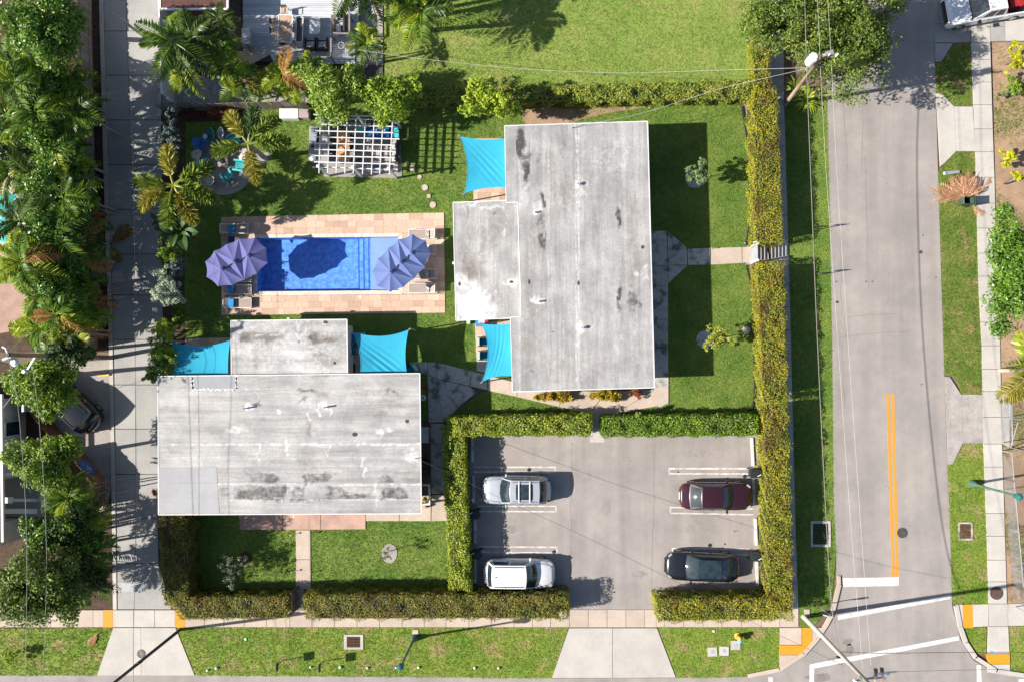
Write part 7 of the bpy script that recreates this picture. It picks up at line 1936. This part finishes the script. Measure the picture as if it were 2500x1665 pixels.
q = bpy.data.objects.new('lettering', text_mesh('lettering', 'hello', .26, M_offwhite)); COL.objects.link(q); q.parent = mt; q.location = Vector((0, 0, .024)); q.rotation_euler = (0, 0, pi / 2)
bk = thing('blue_planter', 'blue framed box with pink flowers under the upper house wing', 'planter', P(1174, 790, .05))
MB().box(P(1175, 788, .3), (.75, .5, .46)).build('box', mat('blue_box', (.03, .20, .46), fine=.06), bk); MB().box(P(1176, 785, .55), (.45, .22, .04)).build('lining', M_offwhite, bk)
v, f = cloud(np.array([list(P(1186, 786, .65)), list(P(1190, 783, .66))]), np.array([.12, .1]), 30, (.06, .1)); o = link_mesh('flowers', np_mesh('flowers', v, f, leafmat('pink_petal', [(.55, .02, .12), (.65, .05, .2)], 2, .2), ORG[bk]), bk)
gb = MB().box(P(1144, 786, .25), (.24, .3, .5)).build('glass_panel', mat('pale_green_panel', (.42, .55, .46), fine=.03, rough=.3)); tag(gb, 'pale green panel box at the foot of the upper house wing', 'box')
def mb_thing(name, label, cat, parts, loc, group=None):
    t = thing(name, label, cat, loc, group)
    for nme, b_, m in parts: b_.build(nme, m, t)
    return t
c = P(1038, 1060)
t = thing('air_conditioner', 'white air conditioner unit by the east wall of the lower house', 'air conditioner', c)
MB().box(c + Vector((0, 0, .4)), (.62, 1.0, .75)).build('casing', M_offwhite, t)
for i in range(6): MB().box(c + Vector((-.25 + i * .1, 0, .79)), (.03, .9, .02)).build('louvre', M_steel, t)
c = P(1035, 970); t = thing('hose_reel', 'pale round hose reel by the lower house east wall', 'hose reel', c); MB().ring(c + Vector((0, 0, .35)), .1, .21, .16, 16).build('hose', mat('pale_hose', (.5, .55, .6), fine=.1), t); MB().tube([c, c + Vector((0, 0, .55))], .06, 8).build('stand', M_steel, t)
for x, y, lb in ((1040, 1130, 'upper'), (1040, 1150, 'lower')):
    c = P(x, y); t = thing('planter_box', '%s dark planter box by the east wall of the lower house' % lb, 'planter', c, 'dark planters by the lower house'); MB().box(c + Vector((0, 0, .25)), (.4, .5, .5)).build('box', M_dark, t); MB().box(c + Vector((0, 0, .49)), (.34, .44, .03)).build('soil', M_mulch, t)
rl = thing('low_fence', 'low white railing around the lower house entrance corner', 'railing', P(1050, 1190)); w_ = PL([(1031, 1180), (1051, 1180), (1053, 1226), (1033, 1226)])
for a, b in ((w_[0], w_[1]), (w_[1], w_[2]), (w_[2], w_[3])):
    MB().bar(a + Vector((0, 0, .8)), b + Vector((0, 0, .8)), .07, .05).build('rail', M_white, rl); MB().bar(a + Vector((0, 0, .3)), b + Vector((0, 0, .3)), .04, .05).build('rail', M_white, rl)
for a in w_: MB().box(a + Vector((0, 0, .42)), (.08, .08, .85)).build('post', M_white, rl)
shrub('potted_plant', 'red potted plant by the north east corner of the lower house', 1040, 945, .6, 9, 10, L_red, nclump=8, per=30, cat='plant')
shrub('potted_plant', 'orange green potted plant below the red one by the lower house wall', 1034, 957, .5, 7, 6, L_croton, nclump=6, per=30, cat='plant')
shrub('croton', 'orange leaved plant inside the low white railing', 1040, 1218, .4, 10, 8, L_croton, nclump=8, per=26, cat='plant')
# shadow side bed under the croton hedge end is built in vegetation
# path lights
def path_light(label, px, py, h=.42):
    c = P(px, py); t = thing('path_light', label, 'path light', c, 'small path lights'); MB().tube([c, c + Vector((0, 0, h))], .015, 6).build('stem', M_dark, t); MB().disc(c + Vector((0, 0, h)), .07, .05, 10, .04).build('cap', M_steel, t)
for x, y, lb in ((714, 1303, 'upper left of the front lawn path'), (761, 1301, 'upper right of the front lawn path'), (716, 1393, 'lower left of the front lawn path'), (762, 1396, 'lower right of the front lawn path'), (1734, 609, 'upper edge of the east path'), (1815, 597, 'upper side of the slatted gate'), (1822, 646, 'lower side of the slatted gate')):
    path_light('small metal path light at the ' + lb, x, y)
# ---------------------------------------------------------------- street furniture
def grate(label, q, inner, m, nx, ny, fm=M_concW, name='drain_grate', z=.03):
    w_ = PL(q); t = thing(name, label, 'drain', Vector((sum(p.x for p in w_) / 4, sum(p.y for p in w_) / 4, 0)))
    wi = PL(inner); mb = MB()
    for i in range(4):
        j = (i + 1) % 4; MB().prism([w_[i], w_[j], wi[j], wi[i]], -.03, z + .02).build('frame', fm, t)
    MB().sheet(wi, -.02).build('sump', M_black, t)
    A_, B_, C_, D_ = wi
    for i in range(nx):
        u = (i + .5) / nx; MB().bar(A_.lerp(B_, u) + Vector((0, 0, z)), D_.lerp(C_, u) + Vector((0, 0, z)), .022, .03).build('bar', m, t)
    for j in range(ny):
        v_ = (j + .5) / ny if ny > 3 else j / (ny - 1) * .98 + .01
        MB().bar(A_.lerp(D_, v_) + Vector((0, 0, z + .004)), B_.lerp(C_, v_) + Vector((0, 0, z + .004)), .03, .03).build('cross_bar', m, t)
grate('rusty drain grate in a concrete frame on the lower roadside grass', [(840, 1548), (887, 1548), (887, 1584), (840, 1584)], [(847, 1553), (880, 1553), (880, 1579), (847, 1579)], M_rust, 14, 4, M_concL)
grate('rusty drain grate in the right hand verge above the corner', [(2339, 1274), (2375, 1274), (2375, 1318), (2340, 1318)], [(2343, 1278), (2370, 1278), (2370, 1314), (2343, 1314)], M_rust, 9, 7, M_concD)
grate('large dark drain grate in a pale concrete frame in the shaded east strip', [(1979, 1271), (2027, 1271), (2028, 1334), (1979, 1334)], [(1984, 1277), (2022, 1277), (2022, 1328), (1984, 1328)], M_dark, 10, 9, M_concL)
def manhole(label, px, py, r, m, z=.004):
    c = P(px, py, z); t = thing('manhole_cover', label, 'manhole cover', c); rr = r / 36
    MB().ring(c - Vector((0, 0, .02)), rr * .88, rr, .03, 24).build('rim', M_iron, t); MB().disc(c - Vector((0, 0, .02)), rr * .86, .028, 24).build('lid', m, t)
    for k in (.3, .55, .75): MB().ring(c + Vector((0, 0, .008)), rr * k, rr * k + .025, .006, 20).build('rib_ring', M_iron, t)
manhole('black manhole cover beside the double orange line', 2203, 1300, 12.5, M_iron, .0)
manhole('brown manhole cover on the right sidewalk', 2433, 1447, 15.5, M_rust, .052)
manhole('grey manhole cover on the alley apron', 345, 1595, 10.5, mat('grey_iron', (.22, .21, .20), fine=.2, fs=25), .036)
manhole('small rusty valve cover in the street', 2248, 616, 4, M_rust, .0)
def meter(label, px, py, r):
    c = P(px, py); t = thing('meter_cover', label, 'meter cover', c, 'water meter covers'); MB().box(c + Vector((0, 0, .0)), (.62, .6, .1), r).build('slab', M_concL, t); MB().disc(c + Vector((0, 0, .05)), .12, .01, 16).build('lid', mat('blue_grey_lid', (.25, .34, .42), fine=.1), t)
meter('leftmost pale water meter slab on the corner grass', 1739, 1590, .05); meter('middle pale water meter slab on the corner grass', 1767.5, 1588, -.03); meter('rightmost pale water meter slab below the hydrant', 1795.5, 1574, 0)
hy = thing('fire_hydrant', 'yellow fire hydrant with blue cap on the corner grass', 'fire hydrant', P(1800, 1551)); c = P(1800, 1551)
M_hyd = mat('hydrant_yellow', (.80, .45, .08), fine=.08, rough=.5); M_hydb = mat('hydrant_blue', (.10, .40, .62), fine=.06, rough=.45)
MB().tube([c, c + Vector((0, 0, .62))], .13, 12).ball(c + Vector((0, 0, .6)), (.15, .15, .12), 12, 4, 0).build('barrel', M_hyd, hy); MB().tube([c + Vector((-.24, 0, .45)), c + Vector((.24, 0, .45))], .07, 10).build('nozzle', M_hyd, hy)
MB().tube([c + Vector((0, 0, .4)), c + Vector((.12, -.28, .42))], .13, 12).build('pumper_cap', M_hydb, hy); MB().disc(c, .2, .05, 12).build('flange', M_hyd, hy)
for x, y, r, lb in ((506.7, 1636, 3.6, 'leftmost, by the alley apron'), (528.6, 1630.6, 4.6, 'second from left, larger one'), (758, 1628, 3.2, 'between the two sign posts'), (830.7, 1628, 4.6, 'below the rusty drain grate'), (897, 1630, 3.6, 'right of the drain grate'), (967, 1629, 3, 'next to the lamp globe'), (1022, 1628.5, 3.8, 'right of the street lamp'), (1159, 1630, 4.2, 'midway to the parking apron'), (1217.5, 1630, 3.6, 'rightmost in the row')):
    o = MB().ball(P(x, y, .06), r / 42, 10, 6, -.5).build('white_marker', M_white); tag(o, 'white ball stone marker on the roadside grass, ' + lb, 'marker', 'white ball markers along the roadside')
o = MB().disc(P(600, 1559, -.02), .09, .08, 12).build('valve_box', mat('mint_plastic', (.35, .6, .5), fine=.05)); tag(o, 'small mint valve lid in the grass below the south hedge', 'valve lid')
o = MB().disc(P(2421, 1591, .05), .09, .006, 12).build('survey_mark', M_hydb); tag(o, 'small blue round mark on the right corner sidewalk', 'mark')
o = MB().box(P(1014, 1542, .02), (.4, .3, .06)).build('utility_cover', M_concW); tag(o, 'square pinkish utility cover above the street lamp base', 'cover')
o = MB().box(P(1970, 1495, .02), (.34, .44, .06)).build('utility_cover', M_concW); tag(o, 'pinkish utility cover beside the large corner pole', 'cover')
o = MB().disc(P(1742, 1540, .0), .09, .05, 10).build('valve_cover', M_offwhite); tag(o, 'small white valve cap in the corner grass left of the hydrant', 'valve cap')
def lamp(label, px, py, hz, yaw):
    c = P(px, py); t = thing('street_lamp', label, 'street lamp', c, 'green post top street lamps')
    MB().disc(c, .27, .3, 16, .2).disc(c + Vector((0, 0, .3)), .2, .35, 16, .1).build('base', M_greenpost, t)
    MB().tube([c + Vector((0, 0, .6)), c + Vector((0, 0, hz - .6))], [.085, .06], 10).build('post', M_greenpost, t)
    MB().disc(c + Vector((0, 0, hz - .6)), .1, .2, 12, .17).build('collar', M_greenpost, t)
    MB().ball(c + Vector((0, 0, hz - .12)), (.22, .22, .28), 14, 8).build('globe', M_glasst, t)
lamp('green lamp post with teal globe on the lower roadside grass', 1012, 1556, 5.4, 0); lamp('green lamp post with teal globe leaning over the right sidewalk', 2373, 1180, 5.4, 0)
M_signback = mat('sign_back', (.05, .052, .055), fine=.05)
def sign(label, px, py, z0, z1, wd, alongy, m=M_signback, hpost=None):
    c = P(px, py); t = thing('street_sign', label, 'sign', c, 'small street signs'); MB().tube([c, c + Vector((0, 0, z1))], .025, 6).build('post', M_steel if m is not M_signback else M_dark, t)
    MB().box(c + Vector((0.04 if alongy else 0, 0 if alongy else .04, (z0 + z1) / 2)), (.02 if alongy else wd, wd if alongy else .02, z1 - z0)).build('panel', m, t)
sign('left dark roadside sign below the south sidewalk', 690, 1611, 1.0, 1.5, .55, True); sign('right dark roadside sign nearer the drain grate', 791, 1613, 1.0, 1.5, .55, True)
sign('upper dark sign at the kerb of the shaded east strip', 1995, 561, .9, 1.3, .7, False); sign('lower dark sign at the kerb of the shaded east strip', 2000, 672, .9, 1.3, .7, False)
ss = thing('stop_sign', 'octagonal stop sign on a thin post at the street corner', 'stop sign', P(1996, 1476)); c = P(1996, 1476)
MB().tube([c, c + Vector((0, 0, 2.3))], .03, 6).build('post', M_steel, ss); o8 = [(c.x + .36 * cos(RAD(22.5 + 45 * k)), c.z + 1.95 + .36 * sin(RAD(22.5 + 45 * k))) for k in range(8)]
mb = MB(); mb.add([(x, c.y - .03, z) for x, z in o8] + [(x, c.y - .05, z) for x, z in o8], [tuple(range(8)), tuple(range(8, 16))[::-1]] + [(k, k + 8, (k + 1) % 8 + 8, (k + 1) % 8) for k in range(8)]); mb.build('plate', M_steel, ss)
yb = MB().bar(P(238, 915, .12), P(267, 914, .12), .16, .16).build('parking_bumper', mat('faded_yellow', (.72, .46, .14), fine=.1)); tag(yb, 'faded yellow parking bumper on the gravel by the alley', 'parking bumper')
bo = thing('striped_post', 'orange and black striped guard post leaning at the white wall', 'post', P(390, 172))
for i in range(6): MB().bar(P(394 - i * 2.2, 178 - i * 2.6, .2 + i * .11), P(392 - i * 2.2, 175.4 - i * 2.6, .31 + i * .11), .16, .16).build('stripe', M_orange if i % 2 == 0 else M_black, bo)
# white paddle-like board standing on right verge
wb_ = MB().bar(P(2306, 424, .7), P(2342, 420, .1), .2, .07).ball(P(2306, 424, .7), (.1, .1, .06), 10, 6).build('white_post', M_white); tag(wb_, 'white round topped utility marker post above the pile of dead fronds', 'marker post')
# dead palm frond pile
pile = thing('palm_debris', 'pile of orange brown dead palm fronds on the right verge', 'debris pile', P(2345, 465))
M_deadf = leafmat('dead_frond', [(.26, .12, .06), (.42, .22, .12), (.52, .31, .19), (.36, .16, .09)], 2, .15)
fm = [MB().add([(0, 0, 0), (.25, .07, .06), (.7, .05, .05), (1, 0, 0), (.7, -.05, .03), (.25, -.07, .04)], [(0, 5, 4, 3, 2, 1)]).mesh('dead_leaf', M_deadf), frond_mesh('areca', 1.0, .1, M_deadf, 9, 5)]
for i in range(95):
    a = random.uniform(20, 200); r0 = random.uniform(0, 22)
    cx, cy = 2352 + random.gauss(0, 12), 478 + random.gauss(0, 7)
    o = bpy.data.objects.new('dead_leaf', random.choice(fm)); COL.objects.link(o); o.parent = pile
    l = random.uniform(.55, 1.5)
    o.location = P(cx, cy, .05 + random.uniform(0, .3)) - ORG[pile]; o.rotation_euler = (random.uniform(-.4, .4), random.uniform(-.25, .1), RAD(a)); o.scale = (l, l * random.uniform(.6, 1), l * .5)
for i, (x, y, a) in enumerate(((2300, 485, 195), (2375, 500, 300), (2290, 470, 160), (2400, 455, 40), (2390, 470, 30), (2380, 512, 330))):
    o = bpy.data.objects.new('dead_leaf', fm[i % 2]); COL.objects.link(o); o.parent = pile; o.location = P(x, y, .08) - ORG[pile]; o.rotation_euler = (.1, 0, RAD(a)); o.scale = (.8, .8, .5)
# driftwood
for pts, r, lb in (([(2452, 238), (2478, 218), (2530, 195)], .16, 'upper grey driftwood log in the right yard'), ([(2435, 232), (2460, 226), (2520, 214)], .14, 'lower grey driftwood log in the right yard'), ([(2450, 450), (2472, 440), (2520, 428)], .1, 'dead branch in the right yard above the big tree')):
    o = MB().tube([P(x, y, .2 + i * .12) for i, (x, y) in enumerate(pts)], [r * .6, r, r * .8], 8).build('driftwood', M_limb, None, True); tag(o, lb, 'log')
# sandy yard canopies at far left
for x, y, lb in ((8, 500, 'upper'), (10, 560, 'lower')):
    t = thing('turquoise_umbrella', '%s turquoise umbrella at the left edge beyond the palms' % lb, 'umbrella', P(x, y), 'turquoise umbrellas at the left edge'); c = P(x, y, 2.3)
    for k in range(8):
        a, b = 2 * pi * k / 8, 2 * pi * (k + 1) / 8
        MB().add([c + Vector((cos(a) * .95, sin(a) * .95, -.3)), c + Vector((cos(b) * .95, sin(b) * .95, -.3)), c], [(0, 1, 2)]).build('canopy_panel', cloth('turquoise_canvas', (.05, .45, .5)) if k == 0 and lb == 'upper' else bpy.data.materials['turquoise_canvas'], t)
    MB().tube([P(x, y, 0), c], .03, 6).build('pole', M_dark, t)
struct(MB().sheet(PL([(-90, 370), (60, 370), (75, 470), (60, 640), (-90, 640)]), .01).build('patio', mat('beige_patio', (.55, .42, .33), fine=.1)))
struct(MB().sheet(PL([(-90, 642), (55, 640), (50, 690), (-90, 700)]), .012).build('lawn', G_verge))
struct(MB().sheet(PL([(-90, 700), (60, 690), (100, 720), (80, 800), (-90, 830)]), .008).build('sandy_bed', mat('pinkish_sand', (.34, .22, .17), fine=.2)))
# ---------------------------------------------------------------- utility poles and cables
def pole(label, basept, top, zt, r0, r1, m):
    b = P(*basept); tp = P(top[0], top[1], zt)
    t = thing('utility_pole', label, 'utility pole', b)
    MB().tube([b - Vector((0, 0, .1)), (b + tp) / 2, tp], [r0, (r0 + r1) / 2, r1], 12).build('shaft', m, t, True)
    return t, b, tp
pn, b, tp = pole('wooden utility pole with white transformer at the top right street edge', (1917, 256), (2009, 136), 10.2, .14, .10, M_pole)
u = (tp - b).normalized()
def transformer(parent, c, r=.28, h=.75):
    MB().tube([c, c + Vector((0, 0, h))], r, 14).disc(c + Vector((0, 0, h)), r, .1, 14, r * .6).build('transformer', M_white, parent)
transformer(pn, b + u * 8.9 + Vector((-.42, .05, 0)), .27, .8)
MB().bar(b + u * 9.9 + Vector((-.1, -.05, 0)), b + u * 9.9 + Vector((.85, .1, 0)), .1, .1).build('cross_arm', M_pole, pn)
for k in (.35, .8): MB().disc(b + u * 9.9 + Vector((k, .06, .05)), .07, .25, 10, .05).build('insulator', M_white, pn)
MB().box(b + u * 9.8 + Vector((.5, .25, -.1)), (.4, .3, .3), .3).build('cutout_fuse', M_steel, pn)
MB().bar(b + u * 8.2 + Vector((.05, 0, 0)), b + u * 8.2 + Vector((.55, .0, 0)), .06, .06).build('bracket', M_steel, pn)
pw, b, tpw = pole('brown utility pole with white transformer rising over the trees at left', (272, 873), (19, 866), 10.3, .16, .12, M_pole)
MB().disc(tpw - Vector((0, 0, .02)), .15, .06, 12, .1).build('pole_cap', M_dark, pw)
MB().tube([tpw + Vector((0, -.1, -.1)), tpw + Vector((-.05, .35, .1)), tpw + Vector((-.28, .45, .05))], .06, 8).build('insulator_arm', M_white, pw)
MB().tube([tpw + Vector((0, -.1, -.3)), tpw + Vector((-.45, -.3, -.25))], .09, 8).build('insulator', M_white, pw)
MB().tube([P(34, 884, 8.9), P(34, 884, 9.7)], .27, 14).disc(P(34, 884, 9.7), .27, .1, 14, .15).build('transformer', M_white, pw)
MB().bar(P(86, 872, 8.0), P(64, 908, 8.0), .1, .1).build('bracket', M_steel, pw); MB().disc(P(64, 907, 7.9), .14, .3, 12, .11).build('street_light_head', M_white, pw)
ps, b, tps = pole('large grey concrete utility pole at the street corner crossing', (1962, 1505), (2150, 1697), 12.4, .16, .10, M_polec)
us_ = tps - b
for k, (dx, dy) in enumerate(((-.5, -.1), (.55, .1), (1.0, .1))):
    q = b + us_ * .83; MB().tube([q, q + Vector((dx, dy, 0))], .05, 7).build('insulator', M_steel, ps); MB().disc(q + Vector((dx, dy, -.1)), .08, .3, 10, .05).build('insulator_bell', M_white, ps)
for x, y in ((2138, 1634), (2153, 1632)):
    q, q2 = P(x, y, 9.9), P(x + 1, y + 62, 9.9)
    MB().bar(q, q2, .13, .16).build('cross_arm', M_pole, ps); MB().bar(q + Vector((0, .05, 0)), q - Vector((0, .12, 0)), .15, .18).build('arm_cap', M_black, ps)
    MB().tube([q + Vector((0, -.2, .05)), q + Vector((.75, -.12, .05))], .05, 8).build('insulator', M_white, ps); MB().disc(q + Vector((.25, -.2, .05)), .09, .16, 10, .06).build('insulator_bell', M_white, ps)
pb, b, tpb = pole('dark slim utility pole slanting over the alley apron at the bottom left', (440, 1536), (236, 1700), 10.0, .11, .085, mat('dark_pole_wood', (.08, .07, .06), fine=.15))
MB().box(P(338, 1618, 5.6), (.25, .2, .5), .6).build('junction_box', M_dark, pb)
pnw = thing('leaning_pole', 'short grey pole leaning over the alley beside the tall dark palm', 'pole', P(362, 98)); MB().tube([P(362, 98, 0), P(278, 35, 5.4)], [.11, .08], 8).build('shaft', M_polec, pnw)
def cable(label, pts, zs, r, m, group=None, sag=.0):
    p_ = [P(x, y, z) for (x, y), z in zip(pts, zs)]
    # smooth through the measured points
    out = []
    for i in range(len(p_) - 1):
        a, b_ = p_[i], p_[i + 1]; k = max(2, int((b_ - a).length / 1.5))
        p0 = p_[i - 1] if i else a + (a - b_); p3 = p_[i + 2] if i + 2 < len(p_) else b_ + (b_ - a)
        for j in range(k):
            t_ = j / k; out.append(.5 * ((2 * a) + (b_ - p0) * t_ + (2 * p0 - 5 * a + 4 * b_ - p3) * t_ ** 2 + (3 * a - p0 - 3 * b_ + p3) * t_ ** 3))
    out.append(p_[-1])
    o = MB().tube(out, r, 5).build('overhead_cable', m); tag(o, label, 'cable', group)
cable('right of two thin pale overhead wires following the street', [(2017, -90), (2021, 0), (2029, 140), (2043, 420), (2071, 840), (2100, 1260), (2126, 1625)], [9.4, 9.2, 9.2, 9.0, 8.9, 9.2, 9.6], .010, M_wire)
cable('left of two thin pale overhead wires following the street', [(1990, -90), (1996, 0), (2003, 165), (2017, 420), (2046, 840), (2076, 1260), (2106, 1630)], [8.4, 8.4, 8.4, 8.3, 8.4, 8.8, 9.5], .010, M_wire)
cable('thick twisted dark cable running along the east strip', [(1961, -90), (1965, 0), (1969, 160), (1979, 420), (1996, 840), (2016, 1245), (2031, 1486), (2052, 1596)], [6.9, 6.8, 6.8, 6.4, 6.3, 6.6, 7, 7.3], .024, mat('grey_cable', (.20, .18, .17), fine=.1))
cable('pale service wire crossing the north lawn from deck to street pole', [(875, 122), (1000, 141), (1250, 167), (1500, 179), (1700, 174), (1980, 166)], [3.6, 3.7, 4.1, 4.8, 5.8, 8.0], .012, M_wire)
cable('pale service wire from the upper house roof to the street pole', [(1405, 308), (1500, 292), (1595, 270), (1750, 220), (1972, 168)], [3.5, 3.7, 4.1, 5.4, 8.0], .010, M_wire)
cable('service wire from the lower house across the parking lot to the corner pole', [(1014, 1118), (1090, 1152), (1180, 1195), (1262, 1234), (1400, 1296), (1625, 1406), (1760, 1476), (1862, 1530), (2060, 1624)], [3.5, 3.6, 3.9, 4.1, 4.6, 5.7, 6.5, 7.2, 8.8], .010, M_wiredark)
cable('dark wire across the bottom crossing toward the right', [(2048, 1590), (2080, 1591), (2150, 1594), (2300, 1592), (2560, 1591)], [7.4, 7.3, 7.2, 7.2, 7.4], .016, M_wiredark)
cable('thin wire leaving the paired poles to the right', [(2170, 1639), (2300, 1636), (2560, 1630)], [9.2, 9.0, 9.2], .01, M_wiredark)
cable('left of two pale wires over the trees at the left edge', [(19, 868), (40, 960), (54, 1100), (63, 1245), (66, 1400), (62, 1640), (58, 1760)], [10.1, 9.9, 9.7, 9.5, 9.5, 9.6, 9.7], .012, M_wire)
cable('right of two pale wires over the trees at the left edge', [(78, 886), (93, 1000), (107, 1180), (114, 1360), (110, 1530), (104, 1660), (100, 1760)], [8.0, 7.9, 7.8, 7.8, 7.8, 7.9, 8.0], .012, M_wire)
cable('short wire from the left pole top up over the thicket', [(20, 862), (50, 830), (75, 806)], [10.1, 9.6, 9.2], .010, M_wire)
cable('short drop wire from the left pole bracket to the white house eave', [(30, 965), (8, 995)], [5, 3.2], .012, M_wire)
cable('dark cable hanging along the alley centre from the top edge', [(308, -90), (309, 20), (311, 118), (325, 420), (330, 840), (333, 1245), (327, 1500), (326, 1650), (328, 1760)], [5.6, 5.4, 5.3, 5.2, 5.2, 5.2, 5.3, 5.5, 5.7], .009, M_wiredark)
# --- grass ----------------------------------------------------------------
for (poly, m_, dens, h, kind) in GRASS_JOBS:
    pp = np.array([(p.x, p.y) for p in poly])
    mn, mx = pp.min(0), pp.max(0)
    mn = np.maximum(mn, -42); mx = np.minimum(mx, 42)
    ar = (mx - mn).prod(); n = int(ar * dens * 1.7)
    x = rng.uniform(mn[0], mx[0], n); y = rng.uniform(mn[1], mx[1], n)
    ok = inpoly(x, y, poly) & ~inpoly(x, y, POOL)
    jx, jy = rng.normal(0, .055, n), rng.normal(0, .055, n)
    for hp in HARD: ok &= ~inpoly(x + jx, y + jy, hp)
    if 'sandy' in kind: ok &= (np.sin(x * 1.1 + 2 * np.sin(y * .6)) + np.sin(y * .9 + 1.5 * np.sin(x * .8)) + rng.normal(0, .5, n)) > .55
    x, y = x[ok], y[ok]; n = len(x)
    if n == 0: continue
    k = 3
    bx_ = np.repeat(x, k) + rng.normal(0, .035, n * k); by_ = np.repeat(y, k) + rng.normal(0, .035, n * k)
    a = rng.uniform(0, 2 * pi, n * k); ln = rng.uniform(.6, 1.1, n * k) * h; wd = rng.uniform(.010, .024, n * k)
    hh = h * rng.uniform(.35, .85, n * k)
    v = np.empty((n * k, 3, 3))
    v[:, 0] = np.stack([bx_ - np.sin(a) * wd, by_ + np.cos(a) * wd, np.full(n * k, -.012)], 1)
    v[:, 1] = np.stack([bx_ + np.sin(a) * wd, by_ - np.cos(a) * wd, np.full(n * k, -.012)], 1)
    v[:, 2] = np.stack([bx_ + np.cos(a) * ln, by_ + np.sin(a) * ln, hh], 1)
    o = link_mesh('grass_blades', np_mesh('grass_blades', v.reshape(-1, 3), np.arange(n * k * 3).reshape(-1, 3), m_))
    tag(o, kind, 'grass', kind='stuff')
